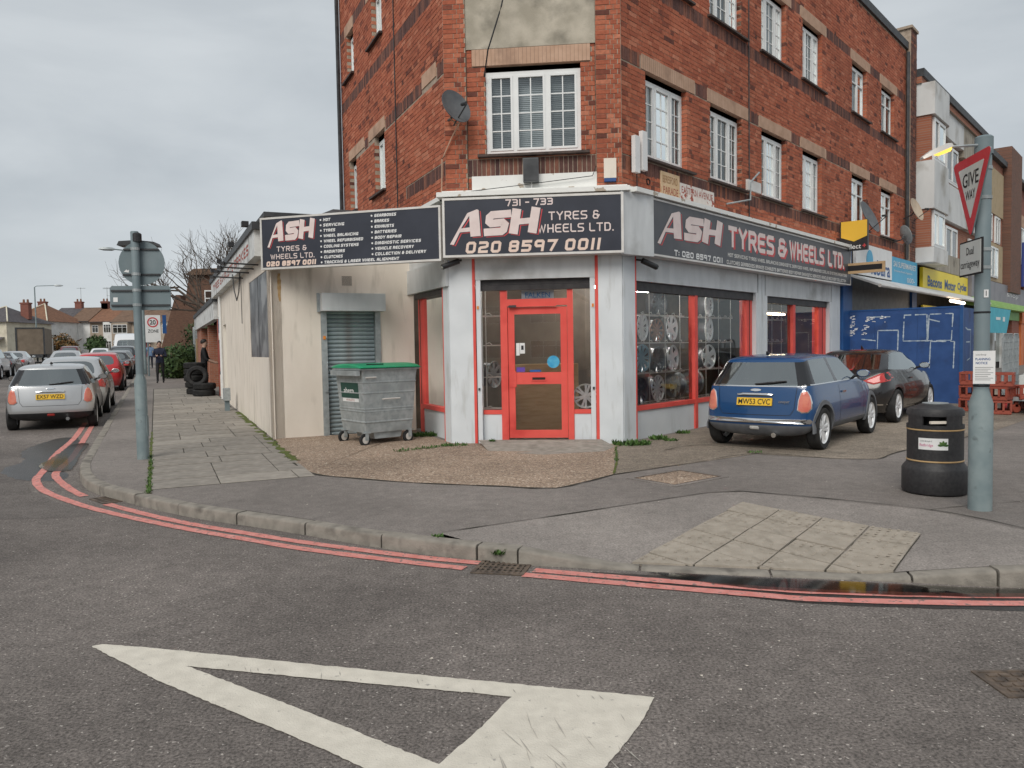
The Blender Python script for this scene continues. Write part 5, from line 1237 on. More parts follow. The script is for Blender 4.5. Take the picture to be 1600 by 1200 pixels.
# awning
o = thing('awning', 'long pale grey shop awning sloping out over the pavement', 'awning', FR.p(18, .1, 3.0))
a = [FR.p(10.3, .15, 3.40), FR.p(10.3, .85, 3.10), FR.p(10.3, .85, 3.05), FR.p(10.3, .15, 3.34)]; b = [p+uR*14.3 for p in a]; mb = MB(); mb.ring([a, b]); mb.build('canopy', M['panel'], o)
mb = MB(); mb.tube([FR.p(10.3, .88, 3.06), FR.p(24.6, .88, 3.06)], .045, 8); mb.build('front_bar', M['alu'], o)
# pale modern building
WB = thing('white_building', 'white rendered art deco building with curved bay beyond the brick facade', 'building', FR.p(22, 0, .2))
M['wrender'] = pm('white_render_stained', (.56, .57, .565), (.68, .69, .68), 1.6, .85, c3=(.34, .32, .28), c3s=1.1, c3lo=.52, c3hi=.74, stretch=(1, 1, .35))
def bayline(u0, u1, d, r=.9, n=6):
    P = [(u0, 0)] + [(u0+.02, d)] + [(u1-r+r*math.sin(k/n*math.pi/2), d-r+r*math.cos(k/n*math.pi/2)) for k in range(n+1)]+[(u1, 0)]
    return P
def bayprism(u0, u1, d, z0, z1, mat, name, parent, r=.55):
    mb = MB(); mb.prism([tuple(FR.p(u, q, 0).xy) for u, q in bayline(u0, u1, d, r)], z0, z1); return mb.build(name, mat, parent, smooth=40)
rp('wall', M['brick_far'], WB, (FR, 16.8, 27.2, -6, -.02, 4.2, 9.2))
bayprism(16.85, 19.3, .62, 5.83, 7.33, M['wrender'], 'bay_band', WB); bayprism(16.85, 19.3, .62, 8.75, 9.75, M['wrender'], 'bay_band', WB); bayprism(16.85, 19.3, .62, 4.15, 4.62, M['wrender'], 'bay_band', WB)
bayprism(16.9, 19.0, .50, 4.62, 5.83, M['brick_far'], 'bay_wall', WB); bayprism(16.9, 19.0, .50, 7.33, 8.75, M['brick_far'], 'bay_wall', WB)
for z0, z1 in ((4.66, 5.80), (7.38, 8.70)):
    window(FR, 17.1, 18.6, z0, z1, WB, ((0, .4), (.4, 1)), (1, 1), rec=-.56, curtain=None, fw=.07); window(FR, 21.0, 22.9, z0, z1, WB, ((0, .5), (.5, 1)), (1, 1), rec=-.08, curtain=None, fw=.07)
    window(FR, 25.0, 26.4, z0+.1, z1-.1, WB, ((0, .5), (.5, 1)), (1, 1), rec=-.08, curtain=None, fw=.07)
rp('render_band', M['wrender'], WB, (FR, 19.3, 27.2, -.2, .16, 5.95, 7.25)); rp('parapet', M['wrender'], WB, (FR, 19.3, 23.4, -.2, .16, 8.85, 9.75)); M['conc_stain'] = pm('stained_concrete', (.30, .27, .22), (.42, .385, .32), 3, .9, c3=(.17, .15, .125), c3s=2, stretch=(1.5, 1.5, .3))
rp('parapet_end', M['conc_stain'], WB, (FR, 23.4, 27.2, -.2, .165, 8.6, 9.75)); rp('base_band', M['conc_stain'], WB, (FR, 19.3, 27.2, -.2, .12, 4.1, 4.75)); rp('brick_coping', M['brick_far'], WB, (FR, 16.8, 27.25, -6, .25, 9.75, 9.95)); rp('coping', M['lead'], WB, (FR, 16.8, 27.3, -6, .32, 9.95, 10.2))
rp('shop_front', M['dark'], WB, (FR, 17.3, 27.2, -.3, -.05, 0, 4.1))
o = thing('shop_sign', 'bright yellow motor cycle shop sign with black old style lettering', 'shop sign', FR.p(21, .1, 3.3))
M['yellow'] = pm('sign_yellow', (.80, .62, .02), (.84, .66, .03), 2, .45)
rp('panel', M['yellow'], o, (FR, 17.7, 24.55, .02, .12, 3.27, 4.08)); rp('lower_panel', M['yellow'], o, (FR, 17.9, 24.2, .02, .08, 2.62, 2.85))
for tx, u, w in (('Bacons', 18.3, 2.0), ('Motor', 20.7, 1.75), ('Cycles', 22.75, 1.55)): btext(tx, FR, u, 3.48, .125, .36, M['bluep'], o, width=w, bold=.03)
o = thing('tube_light', 'lit strip light under the awning by the yellow sign', 'lamp', FR.p(18, 1.0, 2.9)); mb = MB(); mb.tube([FR.p(17.4, 1.0, 2.92), FR.p(19.3, 1.0, 2.9)], .05, 6); mb.build('tube', emis('tube_warm', (1, .8, .6), 4), o)
# further buildings of the parade
B3 = thing('panelled_building', 'brick and ochre panelled building behind the give way sign', 'building', FR.p(30, 0, .3))
M['ochre_panel'] = pm('ochre_render', (.40, .31, .19), (.47, .37, .24), 2, .9, c3=(.3, .24, .15), c3s=2)
rp('wall', M['brick_far'], B3, (FR, 27.3, 32.6, -6, 0, 3.9, 9.7)); rp('panel', M['ochre_panel'], B3, (FR, 27.35, 32.5, 0, .06, 7.3, 9.3)); rp('panel', M['ochre_panel'], B3, (FR, 27.35, 32.5, 0, .06, 4.3, 6.0)); rp('coping', M['lead'], B3, (FR, 27.3, 32.6, -6, .2, 9.7, 9.95))
for z0, z1 in ((6.05, 7.25),): window(FR, 28.6, 29.9, z0, z1, B3, ((0, .5), (.5, 1)), rec=-.06, curtain=None); window(FR, 30.6, 31.8, z0, z1, B3, ((0, .5), (.5, 1)), rec=-.06, curtain=None)
window(FR, 29.4, 31.0, 4.45, 5.8, B3, ((0, .5), (.5, 1)), rec=-.12, curtain=None)
rp('shop_front', M['dark'], B3, (FR, 27.3, 37.8, -.5, -.3, 0, 2.6)); rp('shop_window', M['mirrorglass'], B3, (FR, 29, 37.0, -.3, -.25, .6, 2.5))
for u in (28.6, 31.2, 33.9): rp('window_post', M['wrender'], B3, (FR, u, u+.5, -.25, -.1, .1, 2.6))
o = thing('shop_sign', 'dark grey and lime green shop sign behind the grey pole', 'shop sign', FR.p(31, .1, 3.0)); M['lime'] = pm('lime_green', (.30, .52, .12), (.36, .58, .16), 2, .5); M['lime2'] = pm('leaf_green', (.12, .33, .04), (.16, .38, .06), 3, .5)
M['purplegrey'] = pm('sign_purple_grey', (.13, .125, .14), (.19, .18, .20), 2, .4); rp('panel', M['purplegrey'], o, (FR, 24.62, 37.7, .05, .25, 3.38, 4.2))
for i in range(4): rp('green_strip', M['lime'], o, (FR, 24.62, 37.7, .05+.0, .27+.04*(4-i), 3.06+i*.08, 3.125+i*.08))
btext('household', FR, 25.1, 3.62, .255, .30, M['white'], o, width=1.7, bold=.01); btext('shop', FR, 32.5, 3.62, .255, .30, M['white'], o, width=3.2, bold=.01); rp('lower_panel', M['lime2'], o, (FR, 27.6, 37.6, -.1, .05, 2.62, 3.04))
o = thing('window_sign', 'turquoise shop banner hanging below the green sign', 'banner', FR.p(28, .6, 2.4)); M['turq'] = pm('turquoise', (.02, .36, .47), (.04, .42, .53), 3, .5)
mb = MB(); mb.prism([(25.2, 3.0), (31.2, 3.0), (30.2, 1.95), (26.4, 1.95)], .55, .6, FR); mb.build('banner', M['turq'], o); rp('lettering_strip', M['white'], o, (FR, 27.6, 28.6, .605, .61, 2.5, 2.62)); rp('lettering_strip', M['white'], o, (FR, 29.2, 29.7, .605, .61, 2.45, 2.65))
B4 = thing('brick_building', 'dark brick end building with big pier at the right edge', 'building', FR.p(40, 0, .3)); M['darkbrick'] = brickwall('dark_far_brick', (.13, .065, .045), (.19, .085, .055), (.15, .12, .1)); M['redbrick2'] = brickwall('red_far_brick', (.24, .075, .05), (.30, .10, .065), (.22, .17, .14))
rp('pier', M['darkbrick'], B4, (FR, 32.7, 35.7, -6, .35, 3.9, 10.7)); rp('wall', M['redbrick2'], B4, (FR, 35.7, 62, -8, 0, 0, 9.6)); mb = MB(); mb.add([FR.p(35.7, .3, 9.6), FR.p(62, .3, 9.6), FR.p(62, -4, 12.6), FR.p(35.7, -4, 12.6)], [(0, 1, 2, 3)]); mb.build('roof', M['lead'], B4, fix=False); rp('gutter', M['darkmetal'], B4, (FR, 35.7, 62, 0, .35, 9.5, 9.65))
for u in (37.6, 41.0): lintel(FR, u-.4, u+1.9, 7.55, 8.15, B4, proj=.05, grooves=False); window(FR, u, u+1.4, 5.6, 7.5, B4, ((0, .5), (.5, 1)), rec=-.06, curtain=None)
o = thing('shop_sign', 'blue car audio centre sign with red letters at the right edge', 'shop sign', FR.p(37.5, .4, 4.4)); rp('panel', pm('audio_blue', (.03, .05, .22)), o, (FR, 35.8, 38.6, .36, .45, 4.3, 6.5))
M['audored'] = pm('audio_letters', (.75, .22, .12))
for i, (tx, w) in enumerate((('CAR', 1.6), ('AUDIO', 2.2), ('CENTRE', 2.3))): btext(tx, FR, 36.0, 5.85-i*.66, .455, .42, M['audored'], o, width=w, bold=.03)
o = thing('shop_sign', 'salmon pink shop front beyond the green sign', 'shop sign', FR.p(42, .2, 3)); M['salmon'] = pm('salmon_paint', (.60, .22, .17), (.66, .30, .24), 2, .6); M['orangep'] = pm('orange_paint', (.55, .14, .04), (.6, .18, .06), 3, .6); rp('panel', M['salmon'], o, (FR, 37.8, 62, .02, .2, 3.2, 4.4)); rp('lower_panel', M['orangep'], o, (FR, 37.8, 62, .02, .15, 2.5, 3.2)); rp('post', M['orangep'], o, (FR, 37.9, 38.9, 0, .1, 0, 2.5)); rp('window', M['dark'], o, (FR, 38.9, 62, .0, .02, .1, 2.5))
# blue hoarding
hb = Vector((10.75, 18.35, 0)); hu = -FR.n; FH = Fr(hb-hu*(-0.0), FR.n, (-uR.x, -uR.y, 0))
LH = 2.95
HD = thing('hoarding', 'blue painted timber hoarding with torn poster marks', 'hoarding', (hb.x, hb.y, PV)); u0 = -LH
for i in range(3):
    a, b = u0+LH*i/3, u0+LH*(i+1)/3
    mb = MB(); mb.box(FH, a+.002, b-.002, -.04, 0, .05, 2.44); mb.build('panel', M['bluehoard'], HD)
FHs = Fr(hb, uR, FR.n)
mb = MB(); mb.box(FHs, .0, 3.4, -.04, .0, .05, 2.44); mb.build('side_panel', M['bluehoard'], HD); mb = MB(); mb.box(FH, -.06, .015, -.05, .02, .0, 2.50); mb.build('corner_post', M['bluep'], HD); mb = MB(); mb.box(FH, u0, 0, -.06, .012, 2.44, 2.48); mb.build('top_rail', M['bluep'], HD)
rnd = random.Random(5)
def tapeline(pts, w=.022):
    mb = MB()
    for (a, b) in zip(pts[:-1], pts[1:]):
        A_, B_ = Vector(a), Vector(b); n_ = max(2, int((B_-A_).length/.08)); t = (B_-A_).normalized(); nn = Vector((-t.y, t.x))
        for k in range(n_):
            if rnd.random() < .10: continue
            p, q = A_.lerp(B_, k/n_), A_.lerp(B_, (k+1)/n_); w1, w2 = w*rnd.uniform(.3, .8), w*rnd.uniform(.3, .8)
            mb.poly([FH.p(v.x, .002, v.y) for v in (p+nn*w1, p-nn*w1, q-nn*w2, q+nn*w2)])
    mb.build('tape_mark', M['tape'], HD, fix=False, kind='stuff')
def hp(px, py): return (-2.95+(px-150)/940*2.95, 2.44-(py-355)/660*2.0)
for L in ([hp(680, 400), hp(1025, 400), hp(1015, 612), hp(675, 612), hp(683, 400)], [hp(845, 400), hp(848, 612)], [hp(860, 405), hp(852, 600)], [hp(485, 520), hp(640, 522), hp(635, 690)], [hp(487, 520), hp(483, 690)], [hp(870, 618), hp(1036, 622), hp(1030, 835)], [hp(872, 620), hp(864, 835)], [hp(400, 405), hp(580, 408)], [hp(360, 590), hp(470, 605)], [hp(860, 440), hp(935, 462)], [hp(180, 548), hp(182, 620)], [hp(160, 550), hp(185, 548)]): tapeline(L)
mb = MB()
for i in range(75):
    cx, cy = (rnd.uniform(250, 322), rnd.uniform(390, 560)) if i < 45 else ((rnd.uniform(400, 545), rnd.uniform(395, 450)) if i < 62 else (rnd.uniform(365, 415), rnd.uniform(470, 550)))
    x, y = hp(cx, cy); w, h = rnd.uniform(.02, .09), rnd.uniform(.01, .035); mb.poly([FH.p(x+a*w+rnd.uniform(-.01, .01), .0025, y+b*h+rnd.uniform(-.008, .008)) for a, b in ((-.5, -.5), (.5, -.5), (.6, .4), (-.4, .5))])
mb.build('torn_paper', M['white'], HD, fix=False, kind='stuff')
mb = MB()
for L in ([(.3, 1.95), (.55, 1.9), (.9, 1.9), (.85, 1.2), (.5, 1.15)], [(.4, 1.6), (.8, 1.6)]):
    for a, b in zip(L[:-1], L[1:]): mb.poly([FHs.p(a[0], .002, a[1]), FHs.p(b[0], .002, b[1]), FHs.p(b[0]+.03, .002, b[1]+.03), FHs.p(a[0]+.03, .002, a[1]+.03)])
mb.build('graffiti', M['tape'], HD, fix=False, kind='stuff')
# ------------------------------------------------------------------ cars: rear bumper at x = 0, heading +x, tyres on z = 0
class FrT(Fr):
    def __init__(s, o, u, n, w): s.o, s.u, s.n, s.w = Vector(o), Vector(u), Vector(n), Vector(w)
    def p(s, u, d, z): return s.o+s.u*u+s.n*d+s.w*z
LATS = (-1, -.80, -.36, .36, .80, 1)
def car_mesh(p):
    V, F, MI, idx = [], [], [], {}
    N_ = len(p['belt'])-1; L = p['L']
    def tap(x): return 1-p.get('tr', .05)*max(0, (.8-x)/.8)**2-p.get('tf', .14)*max(0, (x-L+1.0)/1.0)**2
    rear, belt, roof, hood, front = p['rear'], p['belt'], p['roof'], p['hood'], p['front']
    lvl = [p['w0'], p['wl'], p['wm'], p['wb']]
    def sxz(r, c):      # lower side grid
        if c == 0: return rear[r] if r < 3 else belt[0]
        if c == N_+2: return (front[2-r] if r < 3 else hood[1])
        x, zb = belt[c] if c <= N_ else hood[0]
        if r == 3: return (x, zb)
        f = (x-rear[r][0])/(front[2-r][0]-rear[r][0]); return (x, rear[r][1]*(1-f)+front[2-r][1]*f)
    def gxz(r, c):
        t = (0, .07, .90, 1)[r]; a, b = belt[c], roof[c]
        return (a[0]+(b[0]-a[0])*t, a[1]+(b[1]-a[1])*t)
    def gw(r, c):
        t = (0, .07, .90, 1)[r]; k = p['wb']*(1-t)+p['wr']*t; k += .025*math.sin(t*math.pi); return k
    def v(key, x, y, z):
        if key not in idx: idx[key] = len(V); V.append((x, y, z))
        return idx[key]
    def S_(r, c, s):
        x, z = sxz(r, c); w = lvl[r]*tap(x)
        if c == N_+2: w *= .94
        rc = p.get('rc', .10) if c == 0 and r < 3 else (p.get('rc', .1)*.5 if c == 0 else (-p.get('fc', .22) if c == N_+2 else 0))
        return v(('S', r, c, s), x+rc, s*w, z)
    def G_(r, c, s):
        if r == 0: return S_(3, c, s)
        x, z = gxz(r, c); rc = p.get('rc', .1)*.5 if c == 0 else (-.10 if c == N_ else 0)
        return v(('G', r, c, s), x+rc, s*gw(r, c)*tap(x), z-.012*(r == 3))
    path = [('S', 0, 0), ('S', 1, 0), ('S', 2, 0), ('G', 0, 0), ('G', 1, 0), ('G', 2, 0)]+[('G', 3, j) for j in range(N_+1)]+[('G', 2, N_), ('G', 1, N_), ('G', 0, N_), ('S', 3, N_+1), ('S', 3, N_+2), ('S', 2, N_+2), ('S', 1, N_+2), ('S', 0, N_+2)]
    K = len(path)
    def T_(k, li):
        lat = LATS[li]; typ, r, c = path[k]
        if abs(lat) == 1: return (S_ if typ == 'S' else G_)(r, c, int(lat))
        x, z = sxz(r, c) if typ == 'S' else gxz(r, c)
        w = (lvl[r] if typ == 'S' else gw(r, c))*tap(x)
        if c == N_+2: w *= .94
        rcn = p.get('rc', .1)*(1 if (typ == 'S') else .5) if c == 0 else 0
        x2 = x+rcn*lat*lat
        if c == N_+2: x2 = x-p.get('fc', .22)*lat**4
        if typ == 'G' and c == N_: x2 = x-.10*lat*lat
        zz = z+(p.get('crown', .02)*(1-lat*lat) if (typ == 'G' and r == 3) or (typ == 'S' and r == 3) else 0)
        return v(('T', k, li), x2, lat*w, zz)
    def face(a, m): F.append(tuple(a)); MI.append(m)
    for k in range(K-1):
        t0, t1 = path[k], path[k+1]
        for li in range(5):
            m = 0; inner = 1 <= li <= 3
            if t0 == ('G', 1, 0) and t1 == ('G', 2, 0): m = 2 if inner else p.get('cp', 0)
            if t0 == ('G', 2, N_) and t1 == ('G', 1, N_): m = 1 if inner else p.get('ap', 0)
            if t0 == ('S', 0, 0) or t1 == ('S', 0, N_+2): m = p.get('low', 5)
            face((T_(k, li), T_(k, li+1), T_(k+1, li+1), T_(k+1, li)), m)
    for s in (-1, 1):
        for r in range(3):
            for c in range(N_+2):
                m = p.get('low', 5) if r == 0 else 0
                f = (S_(r, c, s), S_(r, c+1, s), S_(r+1, c+1, s), S_(r+1, c, s)); face(f if s < 0 else f[::-1], m)
        for r in range(3):
            for c in range(N_):
                gl = c in p['glass']
                m = 0
                if r == 1: m = ((4 if s < 0 else 3) if gl else p.get('bp', 0))
                f = (G_(r, c, s), G_(r, c+1, s), G_(r+1, c+1, s), G_(r+1, c, s)); face(f if s < 0 else f[::-1], m)
    bt = [T_(0, i) for i in range(6)]; fr_ = [T_(K-1, i) for i in range(6)]
    left = [S_(0, c, -1) for c in range(N_+3)]; right = [S_(0, c, 1) for c in range(N_+3)]
    face(bt[::-1]+[left[1], right[1]], 5)
    for c in range(1, N_+1): face((left[c], left[c+1], right[c+1], right[c]), 5)
    face([left[N_+1]]+fr_+[right[N_+1]], 5)
    me = bpy.data.meshes.new('cage'); me.from_pydata(V, [], F); me.polygons.foreach_set('material_index', MI)
    bm = bmesh.new(); bm.from_mesh(me); bmesh.ops.recalc_face_normals(bm, faces=bm.faces)
    cl = bm.edges.layers.float.new('crease_edge')
    bm.verts.ensure_lookup_table()
    for e in bm.edges:
        ms = {f.material_index for f in e.link_faces}
        if len(ms) > 1: e[cl] = .55
    inv = {i: k for k, i in idx.items()}
    for e in bm.edges:
        a, b = inv[e.verts[0].index], inv[e.verts[1].index]
        if a[0] == 'S' and b[0] == 'S' and a[1] == b[1] == 3 and a[3] == b[3]: e[cl] = max(e[cl], .45)
    bm.to_mesh(me); bm.free()
    o = bpy.data.objects.new('cage', me); COL.objects.link(o)
    sd = o.modifiers.new('s', 'SUBSURF'); sd.levels = 2; sd.render_levels = 2
    mb = MB()
    for x in p['axles']:
        for s in (-1, 1): mb.lathe([(p['wr_arch'], -.28), (p['wr_arch'], .5)], 28, (x, s*(p['wm']-.02), p['rw']+.01), Matrix.Rotation(R(-90*s), 3, 'X'), m=0, cap=True)
    cme = bpy.data.meshes.new('cut'); cme.from_pydata(mb.v, [], mb.f)
    bm = bmesh.new(); bm.from_mesh(cme); bmesh.ops.recalc_face_normals(bm, faces=bm.faces); bm.to_mesh(cme); bm.free()
    for i in range(7): cme.materials.append(M['black']); me.materials.append(M['black'])
    cme.polygons.foreach_set('material_index', [5]*len(cme.polygons))
    co = bpy.data.objects.new('cut', cme); COL.objects.link(co)
    # scale the smooth body to its true size first
    dg = bpy.context.evaluated_depsgraph_get(); ev = bpy.data.meshes.new_from_object(o.evaluated_get(dg)); o.modifiers.clear()
    co_ = np.empty(len(ev.vertices)*3, dtype=np.float32); ev.vertices.foreach_get('co', co_); co_ = co_.reshape(-1, 3)
    mn, mx_ = co_.min(0), co_.max(0)
    zb = p['rear'][0][1]
    co_[:, 0] = (co_[:, 0]-mn[0])*L/(mx_[0]-mn[0]); co_[:, 1] *= p['W']/mx_[1]; co_[:, 2] = zb+(co_[:, 2]-mn[2])*(p['H']-zb)/(mx_[2]-mn[2])
    ev.vertices.foreach_set('co', co_.ravel()); ev.update(); o.data = ev
    bo = o.modifiers.new('b', 'BOOLEAN'); bo.object = co; bo.operation = 'DIFFERENCE'; bo.solver = 'EXACT'
    dg = bpy.context.evaluated_depsgraph_get(); dg.update(); out = bpy.data.meshes.new_from_object(o.evaluated_get(dg))
    bpy.data.objects.remove(o); bpy.data.objects.remove(co)
    return out
def split_mesh(me, groups):
    out = {}
    vs = [v.co.copy() for v in me.vertices]
    for name, ids in groups.items():
        mp_, vv, ff, mm = {}, [], [], []
        for pl_ in me.polygons:
            if pl_.material_index in ids:
                f = []
                for i in pl_.vertices:
                    if i not in mp_: mp_[i] = len(vv); vv.append(vs[i])
                    f.append(mp_[i])
                ff.append(f); mm.append(pl_.material_index)
        if ff: out[name] = (vv, ff, mm)
    return out
VIEW = {'rear': (lambda a, b: Vector((-2, a, b)), Vector((1, 0, 0))), 'front': (lambda a, b: Vector((12, a, b)), Vector((-1, 0, 0))),
        'left': (lambda a, b: Vector((a, 4, b)), Vector((0, -1, 0))), 'right': (lambda a, b: Vector((a, -4, b)), Vector((0, 1, 0))), 'top': (lambda a, b: Vector((a, b, 5)), Vector((0, 0, -1)))}
def hit(bvh, view, a, b):
    o, d = VIEW[view]; h = bvh.ray_cast(o(a, b), d)
    if h[0] is None:
        q = bvh.find_nearest(o(a, b)+d*2.0); return q[0], q[1]
    return h[0], h[1]
def panel(bvh, out, view, off, th, mat, name, parent):
    d = VIEW[view][1]; P = [Vector(p) for p in out]; dn = []
    for i in range(len(P)):
        a, b = P[i], P[(i+1) % len(P)]; k = max(1, int((b-a).length/.045))
        dn += [a.lerp(b, q/k) for q in range(k)]
    c = sum(dn, Vector((0, 0)))/len(dn); rings = []
    for t, of in ((1.0, off-th), (1.0, off*.7), (.93, off), (.6, off*1.12), (.25, off*1.2)):
        rings.append([hit(bvh, view, *(c+(q-c)*t))[0]-d*of for q in dn])
    mb = MB(); mb.ring(rings, 0, False); n = len(dn); b = len(mb.v)-n
    mb.f.append(tuple(b+i for i in range(n))); mb.m.append(0)
    return mb.build(name, mat, parent, smooth=50)
def strip(bvh, path, view, w, off, mat, name, parent, kind=None):
    d = VIEW[view][1]; mb = MB()
    for pts in path:
        P = []
        for a, b in zip(pts[:-1], pts[1:]):
            a, b = Vector(a), Vector(b); k = max(1, int((b-a).length/.06)); P += [a.lerp(b, q/k) for q in range(k)]
        P.append(Vector(pts[-1]))
        A, B = [], []
        for i, q in enumerate(P):
            t = (P[min(i+1, len(P)-1)]-P[max(i-1, 0)]).normalized(); n = Vector((-t.y, t.x)); A.append(hit(bvh, view, *(q+n*w/2))[0]-d*off); B.append(hit(bvh, view, *(q-n*w/2))[0]-d*off)
        for i in range(len(P)-1): mb.add([A[i], B[i], B[i+1], A[i+1]], [(0, 1, 2, 3)])
    return mb.build(name, mat, parent, fix=False, kind=kind)
def wheel_parts(parent, c, r, w, rim, mat, n, side, style=0, tyre=True):
    """wheel with its axis along y, outer face towards side (+1 / -1)"""
    ro = Matrix.Rotation(R(-90*side), 3, 'X')     # local +z -> outward
    if tyre:
        mb = MB(); mb.lathe([(rim*.98, -w*.42), (r*.93, -w*.5), (r*.99, -w*.36), (r, -w*.2), (r, w*.2), (r*.99, w*.36), (r*.94, w*.48), (rim*1.12, w*.47), (rim*1.0, w*.40), (rim*.98, w*.3)], 36, c, ro); mb.build('tyre', M['rubber'], parent, smooth=40)
    mb = MB(); mb.lathe([(rim*.93, -w*.40), (rim*.9, -w*.3), (rim*.86, 0), (rim*.90, w*.26)], 36, c, ro); mb.build('barrel', M['alloyd'] if not tyre else mat, parent, smooth=40)
    mb = MB(); mb.lathe([(rim*.90, w*.26), (rim*.92, w*.33), (rim*1.0, w*.43), (rim*1.02, w*.39)], 36, c, ro); mb.build('rim', mat, parent, smooth=40)
    mb = MB(); mb.lathe([(.001, w*.33), (rim*.15, w*.33), (rim*.22, w*.28), (rim*.26, w*.15)], 16, c, ro)
    for k in range(n):
        a = 2*math.pi*k/n
        pairs = [(0,)] if style == 0 else [(-.5,), (.5,)]
        for (sh_,) in pairs:
            wa = rim*(1.15/n if style == 0 else .55/n)
            def q(rr, t, h): 
                v = Vector((math.cos(a)*rr-math.sin(a)*t, math.sin(a)*rr+math.cos(a)*t, h)); return Vector(c)+ro @ v
            o1 = sh_*rim*.34*(5/n if style else 1)
            rings = []
            for (rr, tw, h) in ((rim*.15, wa*1.3, w*.30), (rim*.55, wa*.9, w*.31), (rim*.93, wa*1.25, w*.33)):
                oo = o1*rr/rim*1.2 if style == 1 else 0
                rings.append([q(rr, oo-tw, h-.012), q(rr, oo+tw, h-.012), q(rr, oo+tw*.6, h+.006), q(rr, oo-tw*.6, h+.006)])
            mb.ring(rings)
    mb.build('spokes', mat, parent, smooth=35)
    if tyre:
        mb = MB(); mb.lathe([(.001, -.0), (rim*.80, -.0), (rim*.80, -.01)], 24, c, ro); mb.build('brake_disc', M['darkmetal'], parent)
def plate(bvh, parent, text, yc, zc, mat, view='rear', w=.52, h=.111):
    p0, n = hit(bvh, view, yc, zc); pu, _ = hit(bvh, view, yc, zc+.06); pd, _ = hit(bvh, view, yc, zc-.06)
    sgn = -1 if view == 'rear' else 1
    wv = (pu-pd).normalized(); u = Vector((0, sgn, 0)); nv = u.cross(wv); 
    if nv.dot(-VIEW[view][1]) < 0: nv = -nv
    f = FrT(p0, u, nv, wv)
    mb = MB(); mb.box(f, -w/2, w/2, .0, .024, -h/2, h/2); o = mb.build('number_plate', mat, parent)
    if text: btext(text, f, -w*.455, -h*.36, .0255, h*.72, M['blackp'], o, width=w*.91, bold=.012)
    return f
